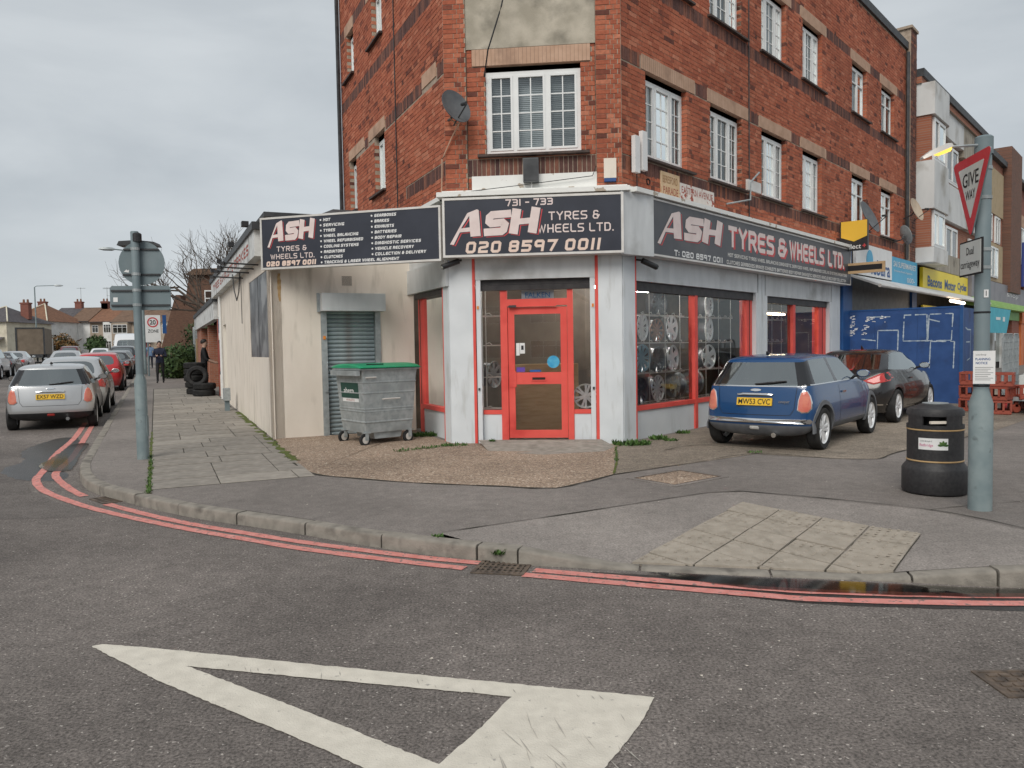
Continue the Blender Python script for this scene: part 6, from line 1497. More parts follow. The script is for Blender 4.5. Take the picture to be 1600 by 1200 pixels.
def make_car(name, label, p, paintm, group=None):
    root = thing(name, label, 'car' if not p.get('van') else 'van', (0, 0, 0), group, world=False)
    me = car_mesh(p)
    bvh = BVHTree.FromPolygons([v.co for v in me.vertices], [tuple(q.vertices) for q in me.polygons])
    gr = {'body': {0, 5}, 'windscreen': {1}, 'rear_window': {2}}
    parts = split_mesh(me, {'body': {0, 5, 6}, 'windscreen': {1}, 'rear_window': {2}, 'side_window': {3}, 'side_window_r': {4}})
    for nm, (vv, ff, mm) in parts.items():
        m2 = bpy.data.meshes.new(nm); m2.from_pydata(vv, [], ff)
        if nm == 'body':
            m2.materials.append(paintm); m2.materials.append(p.get('clad', M['black'])); m2.materials.append(M['gloss']); m2.polygons.foreach_set('material_index', [{0: 0, 5: 1, 6: 2}[x] for x in mm])
        else: m2.materials.append(M['carglass'])
        m2.polygons.foreach_set('use_smooth', [True]*len(m2.polygons)); m2.set_sharp_from_angle(angle=R(42))
        mkobj('side_window' if nm == 'side_window_r' else nm, m2, root)
    r, w, rim = p['rw'], p['tw'], p['rim']
    for x in p['axles']:
        for s in (-1, 1):
            wh = part('wheel', root); wheel_parts(wh, (x, s*(p['W']-w/2-.012), r), r, w, rim, p.get('rimmat', M['alloy']), p.get('spk', 5), s, p.get('sty', 0))
        if p.get('arch'):
            for s in (-1, 1):
                mb = MB(); vw = 'left' if s > 0 else 'right'; prev = []
                for k in range(17):
                    a = R(-8+k*196/16); ring = []
                    for (rr, dd) in ((p['wr_arch']-.004, .0), (p['wr_arch']-.004, .022), (p['wr_arch']+.055, .014), (p['wr_arch']+.065, -.01)):
                        xx, zz = x+rr*math.cos(a), r+.01+rr*math.sin(a); h_ = hit(bvh, vw, x+(p['wr_arch']+.07)*math.cos(a), max(zb_, r+.01+(p['wr_arch']+.07)*math.sin(a)))[0] if (zb_ := p['rear'][0][1]+.05) else None
                        yy = s*max(abs(h_.y), p['W']*.94) if abs(h_.y) < p['W']*.9 else h_.y
                        ring.append(Vector((xx, yy+s*dd, zz)))
                    prev.append(ring)
                mb.ring(prev, 0, True); mb.build('wheel_arch_trim', p['clad'], root, smooth=40)
    # interior seats and dashboard
    bx = p['belt']; xs0 = bx[0][0]+.45; xf = bx[-1][0]
    for y in (-.34, .34):
        mb = MB(); sx = xs0+(xf-xs0)*.38
        mb.ring([[Vector((sx+a-.10*z_, y+b*(.24-.07*max(0, z_-.55)/.35), .45+z_)) for a, b in ((-.06, -1), (.06, -1), (.06, 1), (-.06, 1))] for z_ in (0, .3, .55, .60, .75, .80)]); mb.build('seat', M['black'], root, smooth=40)
    mb = MB(); mb.cbox((xs0+.05, 0, bx[0][1]-.12), (.16, p['W']*1.5, .3)); mb.build('rear_seat', M['black'], root); mb = MB(); mb.cbox((xf-.25, 0, bx[-1][1]-.1), (.4, p['W']*1.6, .12)); mb.build('dashboard', M['black'], root)
    for s in (-1, 1):      # mirrors
        xm, zm = bx[-1][0]-.30, bx[-1][1]+.07; ym = s*(p['wb']*.97)
        mb = MB(); rings = []
        for (dx, k) in ((-.06, .80), (-.05, 1.0), (.02, .9), (.075, .45)):
            rings.append([Vector((xm+dx, ym+s*.13+.10*k*math.cos(a*math.pi/6), zm+.02+.062*k*math.sin(a*math.pi/6))) for a in range(12)])
        mb.ring(rings); mm_ = mb.build('door_mirror', p.get('mirm', paintm), root, smooth=50)
        mb = MB(); mb.poly([Vector((xm-.062, ym+s*.13+.085*math.cos(a*math.pi/8), zm+.02+.05*math.sin(a*math.pi/8))) for a in range(16)]); mb.build('mirror_glass', M['chrome'], mm_, fix=False)
        mb = MB(); mb.tube([(xm+.01, ym-s*.03, zm-.03), (xm+.01, ym+s*.06, zm-.01)], .022, 6); mb.build('mirror_arm', M['black'], root)
        vw = 'left' if s > 0 else 'right'
        strip(bvh, p['seams'], vw, .007, .0025, M['blackp'], 'door_seam', root, kind='stuff')
        for hx, hz_ in p['handles']:
            q, _ = hit(bvh, vw, hx, hz_); mb = MB(); mb.cbox(q+Vector((0, s*.018, 0)), (.15, .022, .028)); mb.build('door_handle', p.get('hmat', paintm), root)
        for spec in p['tails']:
            if p.get('arch'):
                cx = sum(a for a, b in spec[0])/len(spec[0]); cz = sum(b for a, b in spec[0])/len(spec[0]); panel(bvh, [(s*(cx+(a-cx)*1.14), cz+(b-cz)*1.09) for a, b in spec[0]], 'rear', .008, .03, M['chrome'], 'lamp_surround', root)
            panel(bvh, [(s*a, b) for a, b in spec[0]], 'rear', .012, .03, spec[1], spec[2], root)
        if p.get('heads'): panel(bvh, [(s*a, b) for a, b in p['heads']], 'front', .012, .03, M['lens'], 'headlight', root)
    root['len'] = p['L']
    return root, bvh, p
def park(root, x, y, az, z=None, along='rear', L=None):
    """put the car with its rear bumper centre at x, y heading azimuth az"""
    z = hz(x, y) if z is None else z
    root.location = (x, y, z); root.rotation_euler = (0, math.atan(-.0) if False else 0, R(90)-az)
MINI = dict(L=3.63, W=.845, H=1.385, rear=[(.10, .19), (.0, .38), (.015, .64)], belt=[(.10, .925), (.34, .932), (1.20, .945), (1.30, .945), (2.38, .955), (2.55, .955)], roof=[(.36, 1.355), (.54, 1.385), (1.22, 1.41), (1.30, 1.41), (1.88, 1.385), (1.98, 1.375)], hood=[(3.05, .895), (3.46, .80)],
    front=[(3.60, .60), (3.63, .38), (3.50, .19)], w0=.76, wl=.845, wm=.865, wb=.80, wr=.575, rc=.15, fc=.30, tr=.075, tf=.12, glass=(1, 3), cp=6, bp=6, ap=6, low=5, axles=(.57, 3.03), rw=.305, tw=.185, rim=.218, wr_arch=.345, crown=.025, arch=True,
    seams=[[(1.30, .92), (1.26, .62), (1.22, .30), (1.32, .24), (2.30, .24), (2.46, .40), (2.52, .92)]], handles=[(1.45, .80)], tails=[([(.605, .60), (.66, .565), (.73, .57), (.765, .62), (.765, .70), (.745, .79), (.715, .85), (.675, .865), (.64, .83), (.615, .73)], M['tailo'], 'tail_light')], heads=[(.40, .66), (.62, .64), (.70, .76), (.60, .86), (.45, .82)])
M['gloss'] = pm('gloss_black', (.012, .012, .014), None, rough=.12, coat=.5)
M['clad'] = pm('grey_cladding', (.10, .105, .115), (.14, .145, .155), 6, .65)
def mini(label, pm_, plate_txt, roofm, **kw):
    p = dict(MINI, clad=kw.get('clad', M['clad']), hmat=M['chrome'], mirm=kw.get('mirm', pm_), sty=1, spk=5)
    root, bvh, p = make_car('parked_car', label, p, pm_)
    plate(bvh, root, plate_txt, 0, .70, M['yplate'])
    panel(bvh, [(-.26, .795), (.26, .795), (.27, .815), (.2, .83), (-.2, .83), (-.27, .815)], 'rear', .03, .05, M['chrome'], 'boot_handle', root)
    if kw.get('chrome', True): panel(bvh, [(-.76, .40), (.76, .40), (.78, .435), (.76, .465), (-.76, .465), (-.78, .435)], 'rear', .022, .04, M['chrome'], 'bumper_strip', root)
    strip(bvh, [[(-.58, .905), (-.555, .60), (-.50, .515), (.50, .515), (.555, .60), (.58, .905)]], 'rear', .007, .003, M['blackp'], 'hatch_seam', root, kind='stuff')
    strip(bvh, [[(-.76, .925), (.76, .925)]], 'rear', .016, .004, M['chrome'], 'belt_trim', root)
    for s in ('left', 'right'): strip(bvh, [[(.12, .945), (1.3, .957), (2.5, .968)]], s, .014, .005, M['chrome'], 'belt_trim', root)
    panel(bvh, [(.08*math.cos(t*math.pi/6)*(1.0 if t % 6 else 1.15), .872+.022*math.sin(t*math.pi/6)) for t in range(12)], 'rear', .014, .02, M['chrome'], 'badge', root)
    panel(bvh, [(-.06, .30), (.06, .30), (.07, .325), (.06, .35), (-.06, .35), (-.07, .325)], 'rear', .014, .03, kw.get('fog', M['lens']), 'fog_light', root)
    q, _ = hit(bvh, 'rear', -.22, .24); mb = MB(); mb.tube([(-.03, -.30, .235), (.25, -.30, .235)], .036, 12); mb.tube([(-.032, -.30, .235), (-.02, -.30, .235)], .028, 12, 0); mb.build('exhaust', M['chrome'], root)
    mb = MB(); a, _ = hit(bvh, 'rear', .02, .955); b, _ = hit(bvh, 'rear', -.42, 1.0); mb.tube([a+Vector((-.02, 0, 0)), a.lerp(b, .5)+Vector((-.03, 0, .0)), b+Vector((-.02, 0, 0))], .012, 6); mb.build('wiper', M['black'], root)
    mb = MB(); mb.tube([(.55, 0, 1.385), (.50, 0, 1.42)], [.03, .008], 8); mb.build('aerial', M['black'], root)
    a, _ = hit(bvh, 'rear', 0, 1.33); 
    if kw.get('script'): btext('cooper', FrT(hit(bvh, 'rear', -.34, .68)[0], (0, -1, 0), (-1, 0, 0), (0, 0, 1)), 0, 0, .012, .04, M['chrome'], root, width=.16, shear=.25, bold=.02)
    return root
P_BLUE = paint('deep_blue_paint', (.004, .050, .155), .0, .25); P_SILV = paint('silver_paint', (.50, .51, .52), .55, .32); P_BLACK = paint('black_paint', (.014, .013, .014), .1, .2)
P_RED = paint('red_paint', (.50, .025, .03), .1, .28); P_GREY = paint('grey_paint_car', (.20, .215, .225), .5, .32); P_WHITE = paint('white_paint_car', (.68, .69, .70), .0, .3); P_DGREY = paint('dark_grey_paint', (.05, .053, .058), .4, .3); P_MAROON = paint('dark_red_paint', (.12, .02, .03), .2, .3)
c = mini('deep blue hatchback with yellow plate parked by the shop windows', P_BLUE, 'MW53 CVC', P_BLUE, script=True)
az = R(39.5); rr = Vector((4.50, 11.02)); f2 = Vector((math.sin(az), math.cos(az))); rt = Vector((math.cos(az), -math.sin(az)))
q = rr-rt*.835-f2*.57; park(c, q.x, q.y, az, PV+hz(q.x, q.y)+.004)
c = mini('white silver hatchback parked nearest on the side street', P_SILV, 'EX57 WZD', P_SILV, chrome=False, fog=M['tail'], mirm=M['black'], clad=M['black'])
q = uL*18.5+tL*(-2.02); park(c, q.x, q.y, DL-.02)
# black coupe beside the hoarding
COUPE = dict(L=4.04, W=.875, H=1.39, rear=[(.12, .20), (.0, .42), (.02, .70)], belt=[(.22, 1.0), (.85, .98), (1.75, .955), (2.75, .95)], roof=[(.92, 1.345), (1.2, 1.39), (1.65, 1.40), (2.05, 1.365)], hood=[(3.35, .88), (3.85, .74)], front=[(4.0, .58), (4.04, .38), (3.9, .20)],
    w0=.78, wl=.875, wm=.895, wb=.80, wr=.58, rc=.20, fc=.34, tr=.10, tf=.14, glass=(0, 1, 2), cp=6, bp=6, ap=0, low=0, axles=(.68, 3.22), rw=.315, tw=.20, rim=.225, wr_arch=.35, crown=.02, seams=[[(1.42, .95), (1.36, .6), (1.42, .28), (2.55, .26), (2.74, .5), (2.72, .93)]], handles=[(1.58, .82)],
    tails=[([(.36, .80), (.55, .74), (.78, .80), (.80, .86), (.74, .97), (.62, .93)], M['tail'], 'tail_light')], heads=[(.35, .62), (.66, .60), (.74, .72), (.5, .76)], spk=5, sty=1)
c, bvh, p = make_car('parked_car', 'black coupe with sloping red tail lights beside the blue hoarding', COUPE, P_BLACK)
panel(bvh, [(-.16, 1.365), (.16, 1.365), (.15, 1.395), (-.15, 1.395)], 'rear', .02, .04, M['tail'], 'brake_light', c); btext('207', FrT(hit(bvh, 'rear', -.30, .83)[0], (0, -1, 0), (-1, 0, .2), (0, 0, 1)), 0, 0, .012, .045, M['chrome'], c, width=.15, bold=.03)
strip(bvh, [[(-.62, .56), (.62, .56)]], 'rear', .03, .006, M['blackp'], 'bumper_line', c); strip(bvh, [[(-.75, .36), (-.45, .36)], [(.45, .36), (.75, .36)]], 'rear', .02, .006, M['chrome'], 'reflector', c); plate(bvh, c, '', 0, .62, M['yplate'])
a, _ = hit(bvh, 'rear', .0, 1.04); b, _ = hit(bvh, 'rear', .48, 1.10); mb = MB(); mb.tube([a+Vector((-.02, 0, .0)), b+Vector((-.02, 0, .02))], .012, 6); mb.build('wiper', M['black'], c); mb = MB(); mb.tube([(1.35, 0, 1.39), (1.28, 0, 1.46)], [.03, .008], 8); mb.build('aerial', M['black'], c)
az = R(40.5); rr = Vector((7.33, 14.52)); f2 = Vector((math.sin(az), math.cos(az))); rt = Vector((math.cos(az), -math.sin(az))); q = rr-rt*.865-f2*.68; park(c, q.x, q.y, az, PV+hz(q.x, q.y)+.004)
HATCH = dict(L=4.0, W=.865, H=1.47, rear=[(.12, .20), (.0, .42), (.02, .68)], belt=[(.14, .98), (.9, .95), (1.85, .93), (2.95, .94)], roof=[(.50, 1.42), (1.1, 1.465), (1.7, 1.475), (2.2, 1.42)], hood=[(3.45, .90), (3.86, .76)], front=[(3.97, .58), (4.0, .38), (3.9, .20)], w0=.78, wl=.865, wm=.885, wb=.815, wr=.60, rc=.16, fc=.32, tr=.08, tf=.14,
    glass=(0, 1, 2), cp=0, bp=6, ap=0, low=0, axles=(.68, 3.2), rw=.31, tw=.19, rim=.215, wr_arch=.35, crown=.025, seams=[[(1.05, .92), (.98, .6), (1.06, .28), (2.7, .26), (2.85, .5), (2.9, .92)], [(1.88, .92), (1.86, .27)]], handles=[(1.2, .82), (2.05, .80)], tails=[([(.52, .76), (.78, .68), (.80, .84), (.74, .94), (.66, .88)], M['tail'], 'tail_light')], heads=[(.40, .62), (.68, .60), (.76, .74), (.55, .80)])
SALOON = dict(L=4.55, W=.90, H=1.42, rear=[(.14, .22), (.0, .50), (.05, .93)], belt=[(.80, 1.0), (1.35, .975), (2.2, .95), (3.25, .95)], roof=[(1.25, 1.36), (1.6, 1.41), (2.1, 1.42), (2.55, 1.37)], hood=[(3.9, .88), (4.38, .76)], front=[(4.5, .58), (4.55, .38), (4.4, .20)], w0=.80, wl=.90, wm=.92, wb=.83, wr=.58, rc=.14, fc=.34, tr=.10, tf=.14,
    glass=(0, 1, 2), cp=0, bp=6, ap=0, low=0, axles=(.95, 3.7), rw=.325, tw=.21, rim=.23, wr_arch=.365, crown=.015, seams=[[(1.5, .95), (1.45, .6), (1.5, .28), (3.0, .26), (3.15, .5), (3.2, .93)], [(2.28, .93), (2.25, .27)]], handles=[(1.62, .84), (2.45, .82)], tails=[([(.45, .72), (.80, .70), (.83, .84), (.76, .90), (.5, .86)], M['tail'], 'tail_light')], heads=[(.40, .62), (.72, .60), (.80, .74), (.55, .78)])
SUV = dict(L=4.4, W=.93, H=1.68, rear=[(.12, .25), (.0, .48), (.02, .80)], belt=[(.12, 1.12), (.95, 1.08), (2.0, 1.06), (3.15, 1.06)], roof=[(.42, 1.60), (1.1, 1.675), (1.9, 1.68), (2.4, 1.62)], hood=[(3.75, 1.02), (4.25, .90)], front=[(4.36, .68), (4.4, .45), (4.3, .25)], w0=.84, wl=.93, wm=.94, wb=.86, wr=.66, rc=.12, fc=.30, tr=.06, tf=.12,
    glass=(0, 1, 2), cp=0, bp=6, ap=0, low=5, axles=(.8, 3.45), rw=.36, tw=.22, rim=.24, wr_arch=.40, crown=.025, seams=[[(1.15, 1.05), (1.1, .7), (1.16, .38), (2.85, .36), (3.0, .6), (3.1, 1.05)], [(2.02, 1.05), (2.0, .36)]], handles=[(1.3, .95), (2.2, .93)], tails=[([(.62, .86), (.84, .78), (.87, 1.0), (.80, 1.12), (.70, 1.02)], M['tail'], 'tail_light')], heads=[(.42, .80), (.72, .78), (.84, .90), (.6, .95)])
VAN = dict(L=5.9, W=1.0, H=2.65, van=True, rear=[(.05, .35), (.0, .60), (.0, 1.0)], belt=[(.02, 1.45), (2.4, 1.45), (3.6, 1.42), (4.95, 1.30)], roof=[(.06, 2.60), (2.2, 2.65), (3.3, 2.62), (4.15, 2.25)], hood=[(5.3, 1.18), (5.75, 1.05)], front=[(5.85, .85), (5.9, .55), (5.8, .35)], w0=.94, wl=1.0, wm=1.0, wb=.99, wr=.88, rc=.04, fc=.25, tr=.0, tf=.14,
    glass=(2,), cp=0, bp=0, ap=0, low=5, axles=(1.0, 4.7), rw=.36, tw=.24, rim=.2, wr_arch=.40, crown=.03, seams=[[(3.45, 1.4), (3.45, .5)], [(4.4, 1.4), (4.4, .5)], [(2.2, 2.2), (2.2, .5)]], handles=[(3.6, 1.2)], tails=[([(.88, .9), (.97, .9), (.97, 1.3), (.88, 1.3)], M['tail'], 'tail_light')], heads=[(.55, .85), (.8, .85), (.85, 1.1), (.62, 1.05)])
def street(root, s, t, rev=False, yaw=0):
    q = uL*s+tL*t; a = DL+yaw+(math.pi if rev else 0); park(root, q.x, q.y, a)
    root.rotation_euler.rotate_axis('Y', (math.atan(.012) if rev else -math.atan(.012)))
    return root
def recolor(root, mat):
    def rec(o):
        for ch in o.children:
            if ch.type == 'MESH':
                for sl_ in ch.material_slots:
                    if sl_.material in PAINTS: sl_.link = 'OBJECT'; sl_.material = mat
            rec(ch)
    rec(root)
PAINTS = {P_RED, P_BLACK, P_DGREY, P_WHITE, P_SILV, P_GREY}
hatch, hb_, _ = make_car('parked_car', 'bright red hatchback in the kerbside row on the side street', dict(HATCH), P_RED, 'cars parked along the side street'); plate(hb_, hatch, '', 0, .60, M['yplate'])
saloon, sb_, _ = make_car('parked_car', 'black saloon with red tail lights parked in front of the red hatchback', dict(SALOON), P_BLACK, 'cars parked along the side street'); plate(sb_, saloon, '', 0, .72, M['yplate'])
suv, vb_, _ = make_car('parked_car', 'white off roader facing away at the far left edge', dict(SUV), P_WHITE, 'cars parked along the side street'); plate(vb_, suv, '', 0, .70, M['yplate'])
van, wb_, _ = make_car('parked_van', 'tall white van at the far end of the kerbside row', dict(VAN), P_WHITE, 'cars parked along the side street')
street(hatch, 32.6, -2.0); street(saloon, 43.0, -2.0); street(van, 72, -2.0, True)
def car2(src, paintm, label, s, t, rev=False, yaw=0):
    c = copy_tree(src); c['label'] = label; street(c, s, t, rev, yaw); recolor(c, paintm); return c
car2(hatch, P_SILV, 'silver grey hatchback parked right in front of the nearest white silver one', 22.0, -1.98)
car2(saloon, P_GREY, 'grey saloon in the kerbside row beyond the black saloon', 49.5, -2.0); car2(suv, P_DGREY, 'dark roofed off roader in the row before the white van', 57.0, -2.0); car2(hatch, P_DGREY, 'dark hatchback in the kerbside row beside the white van', 78, -2.0)
street(suv, 47.3, -8.3); car2(saloon, P_DGREY, 'dark saloon parked behind the white off roader on the far left', 51.9, -8.35); car2(saloon, P_SILV, 'silver saloon with red lights on the far side of the street', 57.0, -8.3)
car2(suv, P_MAROON, 'dark red off roader moving away in the street', 83, -7.4); car2(hatch, P_SILV, 'silver hatchback in the middle of the street behind the parked row', 52, -4.6, True); car2(hatch, P_WHITE, 'white hatchback in the middle of the street far away', 78, -4.4, True)
# ------------------------------------------------------------------ poles and signs
def pole_thing(name, label, x, y, h, r1, r2, hc, hc2, cat='sign post', mat=None, zb=PV):
    o = thing(name, label, cat, (x, y, zb+hz(x, y))); z0 = zb+hz(x, y)
    mb = MB(); mb.lathe([(r1, 0), (r1, hc), (r2*1.02, hc2), (r2, hc2+.02)], 20, (x, y, z0), cap=True); mb.build('sleeve', mat or M['pole'], o, smooth=40)
    mb = MB(); mb.lathe([(r2, hc2+.02), (r2, h), (r2*.9, h+.01), (.001, h+.012)], 18, (x, y, z0)); mb.build('shaft', mat or M['signback'], o, smooth=40)
    return o, z0
o, z0 = pole_thing('sign_post', 'grey sign post on the corner showing the backs of its signs', -5.36, 11.09, 3.26, .082, .055, 1.13, 1.21)
mb = MB(); mb.box(Fr((-5.36, 11.09, z0), (0, 1, 0), (1, 0, 0)), -.03, .03, .078, .085, .33, .62); mb.build('access_door', M['pole'], o)
# signs are turned to the traffic in the side street: their backs face the camera
FB = Fr((-5.33, 11.09+.075, 0), (math.cos(R(8)), math.sin(R(8)), 0), (math.sin(R(8)), -math.cos(R(8)), 0))
mb = MB(); mb.lathe([(.001, -.012), (.305, -.012), (.315, -.006), (.315, .0), (.001, .0)], 40, FB.p(.02, 0, 2.965), Matrix((FB.u, Vector((0, 0, 1)), FB.n)).transposed()); mb.build('round_sign', M['signback'], o, smooth=40)
mb = MB(); mb.prism([(-.43+.03, 2.29), (.40-.03, 2.29), (.40, 2.32), (.40, 2.61), (.37, 2.64), (-.40, 2.64), (-.43, 2.61), (-.43, 2.32)], -.012, 0, FB); mb.build('plate_sign', M['signback'], o)
for z, a, b in ((3.16, -.22, .26), (2.80, -.24, .27), (2.57, -.41, .385), (2.36, -.41, .385)):
    mb = MB(); mb.box(FB, a, b, .001, .02, z-.012, z+.012); mb.build('channel', M['darkmetal'], o)
    mb = MB(); mb.lathe([(.060, -.02), (.060, .02)], 14, (-5.36, 11.09, z)); mb.build('clip', M['galv'], o)
mb = MB(); mb.box(FB, -.385, -.325, .001, .003, 2.41, 2.475); mb.build('sticker', M['white'], o); mb = MB(); mb.poly([FB.p(a, .002, b) for a, b in ((-.23, 2.84), (-.16, 2.83), (-.155, 2.87), (-.18, 2.86), (-.19, 2.875))]); mb.build('torn_sticker', M['white'], o, fix=False)
mb = MB(); mb.prism([(-.32, 3.225), (.22, 3.225), (.19, 3.275), (-.05, 3.30), (-.29, 3.285)], -.30, -.02, FB); mb.build('sign_lantern', M['darkmetal'], o); mb = MB(); mb.lathe([(.065, 3.26), (.065, 3.37), (.05, 3.385), (.001, 3.386)], 14, (-5.33, 11.09, 0)); mb.build('lantern_cap', M['black'], o)
# right post with GIVE WAY
o, z0 = pole_thing('sign_post', 'grey give way sign post beside the black litter bin', 4.243, 6.946, 3.31, .098, .064, .97, 1.08)
b = R(-9); du = Vector((-math.sin(R(9)), -math.cos(R(9)), 0)); FG = Fr((4.243-.085, 6.946+.02, 0), du, (du.y, -du.x, 0))   # reads left to right towards the camera
if FG.n.x > 0: FG = Fr(FG.o, du, (-du.y, du.x, 0))
def rtri(w, h, ztop, r=.05):
    P = []; A_, B_, C_ = Vector((-w/2, ztop)), Vector((w/2, ztop)), Vector((0, ztop-h))
    for p_, q_, s_ in ((A_, C_, B_), (C_, B_, A_), (B_, A_, C_)):
        d1, d2 = (q_-p_).normalized(), (s_-p_).normalized()
        for k in range(6):
            t = k/5; P.append(p_+d2*r*(1-t)**2*1.6+d1*r*t**2*1.6)
    return [tuple(v) for v in P]
zt = 3.30
mb = MB(); mb.prism(rtri(.80, .735, zt), .0, .012, FG); mb.build('triangle_plate', M['signback'], o); M['signred'] = pm('sign_red', (.52, .02, .035), (.58, .035, .05), 3, .4); M['signwhite'] = pm('sign_white', (.52, .55, .53), (.60, .62, .60), 3, .45)
mb = MB(); mb.prism(rtri(.80, .735, zt), .0125, .015, FG); mb.build('red_border', M['signred'], o); mb = MB(); mb.prism(rtri(.53, .475, zt-.085, .012), .0155, .018, FG); mb.build('white_field', M['signwhite'], o)
btext('GIVE', FG, -.165, zt-.265, .0195, .125, M['blackp'], o, width=.33, bold=.012); btext('WAY', FG, -.10, zt-.385, .0195, .085, M['blackp'], o, width=.20, bold=.012)
mb = MB(); mb.box(FG, -.235, .235, .0, .012, 2.235, 2.55); mb.build('plate_border', M['blackp'], o); mb = MB(); mb.box(FG, -.215, .215, .0122, .016, 2.25, 2.535); mb.build('plate_face', M['signwhite'], o)
btext('Dual', FG, -.075, 2.42, .0175, .068, M['blackp'], o, width=.15, bold=.008); btext('carriageway', FG, -.195, 2.285, .0175, .085, M['blackp'], o, width=.39, bold=.004)
for z in (3.18, 2.92, 2.46, 2.30): mb = MB(); mb.lathe([(.070, -.015), (.070, .015)], 16, (4.243, 6.946, z)); mb.build('clip', M['galv'], o)
# lantern on its arm
mb = MB(); mb.lathe([(.075, 3.30), (.075, 3.45), (.06, 3.465), (.001, 3.466)], 16, (4.243, 6.946, 0)); mb.build('cap', M['signback'], o, smooth=30)
A_ = Vector((4.20, 6.93, 3.385)); Bp = Vector((3.93, 6.90, 3.365)); Cp = Vector((3.70, 6.88, 3.27))
mb = MB(); mb.tube([A_, Bp], .012, 6); mb.build('lamp_arm', M['galv'], o)
dv = (Cp-Bp).normalized(); up = Vector((0, 0, 1))-dv*dv.z; up.normalize(); sd = dv.cross(up)
mb = MB(); mb.ring([[Bp+dv*t*.30+sd*a*wd+up*(b_*hh) for a, b_ in ((-1, 0), (-.7, 1), (.7, 1), (1, 0))] for t, wd, hh in ((0, .03, .03), (.15, .05, .045), (.6, .055, .045), (1, .03, .02))]); mb.build('lantern', M['alu'], o, smooth=40)
mb = MB(); mb.ring([[Bp+dv*t*.30+sd*a*wd-up*(b_*hh+.001) for a, b_ in ((-1, 0), (-.7, 1), (.7, 1), (1, 0))] for t, wd, hh in ((.06, .028, .012), (.15, .045, .03), (.42, .045, .028), (.55, .03, .01))]); mb.build('lamp_bowl', emis('sodium_glow', (1, .60, .10), 1.0), o)
# tied notice
FN = Fr((4.243-.02, 6.946-.072, 0), (math.cos(R(-28)), math.sin(R(-28)), 0), (math.sin(R(-28)), -math.cos(R(-28)), 0))
n_ = thing('notice', 'white paper notice tied to the give way sign post', 'notice', FN.p(0, 0, 1.26)); mb = MB(); mb.box(FN, -.085, .085, .0, .003, 1.26, 1.555); mb.build('paper', M['white'], n_)
btext('London Borough', FN, -.065, 1.51, .004, .018, M['dishgrey'], n_, width=.08); btext('PLANNING', FN, -.068, 1.47, .004, .022, M['bluep'], n_, width=.115, bold=.02); btext('NOTICE', FN, -.065, 1.435, .004, .022, M['bluep'], n_, width=.09, bold=.02)
mb = MB()
for i in range(8): z = 1.405-i*.016; mb.poly([FN.p(a, .0035, z+c_) for a, c_ in ((-.07, 0), (.07-.02*(i % 3), 0), (.07-.02*(i % 3), .004), (-.07, .004))])
mb.build('print_line', M['dishgrey'], n_, fix=False, kind='stuff')
for z in (1.24, 1.90): mb = MB(); mb.lathe([(.068, -.008), (.068, .008)], 16, (4.243, 6.946, z)); mb.build('tie', M['blackp'], o)
mb = MB(); mb.box(Fr((4.243, 6.946, 0), (1, 0, 0), (0, -1, 0)), -.025, .015, .063, .067, 2.03, 2.10); mb.build('number_sticker', M['white'], o); btext('1', Fr((4.243, 6.946, 0), (1, 0, 0), (0, -1, 0)), -.010, 2.045, .0685, .045, M['blackp'], o)
# ------------------------------------------------------------------ litter bin
bx_, by_ = 4.30, 7.80; bz = PV
o = thing('litter_bin', 'round black litter bin with gold bands beside the sign post', 'litter bin', (bx_, by_, bz))
cb = (bx_, by_, bz)
M['binblack'] = pm('bin_black', (.022, .021, .023), (.036, .035, .036), 30, .55, bump=.15, spec=.45)
mb = MB(); mb.lathe([(.295, .012), (.305, .03), (.305, .245), (.298, .265), (.262, .31), (.258, .335), (.25, .335)], 40, cb); mb.build('base', M['binblack'], o, smooth=35)
mb = MB(); mb.lathe([(.258, .336), (.258, .65)], 40, cb); mb.build('body', M['binblack'], o, smooth=35)
M['gold'] = pm('gold_band', (.42, .27, .12), (.5, .34, .17), 8, .45)
for z in (.338, .652): mb = MB(); mb.lathe([(.259, z-.008), (.264, z-.004), (.264, z+.004), (.259, z+.008)], 40, cb); mb.build('gold_band', M['gold'], o, smooth=35)
# hood with letterbox openings: two rings joined by posts
hood = MB(); hood.lathe([(.262, .662), (.262, .70), (.235, .70)], 40, cb); hood.lathe([(.235, .79), (.262, .79), (.262, .835), (.245, .862), (.165, .885), (.150, .898), (.12, .905), (.001, .908)], 40, cb); 
for a0 in (0, 1, 2, 3):
    for k in range(3):
        a = R(8+a0*90-14+k*14) if True else 0; a2 = a+R(14)
        P = [(r_*math.cos(q), r_*math.sin(q)) for r_ in (.236, .262) for q in (a, a2)]
        hood.add([(bx_+P[i][0], by_+P[i][1], bz+z) for z in (.699, .791) for i in (0, 1, 3, 2)], [(0, 1, 2, 3), (4, 5, 6, 7), (0, 1, 5, 4), (1, 2, 6, 5), (2, 3, 7, 6), (3, 0, 4, 7)])
hood.build('hood', M['binblack'], o, smooth=35)
mb = MB(); mb.lathe([(.15, .66), (.15, .86)], 24, cb); mb.build('liner', M['blackp'], o); mb = MB(); mb.lathe([(.12, .906), (.12, .914), (.001, .916)], 24, cb); mb.build('stubber_plate', M['galv'], o)
mb = MB(); mb.cbox((bx_-.10, by_-.235, bz+.735), (.16, .03, .025)); mb.build('discarded_cup', M['cream'], o)
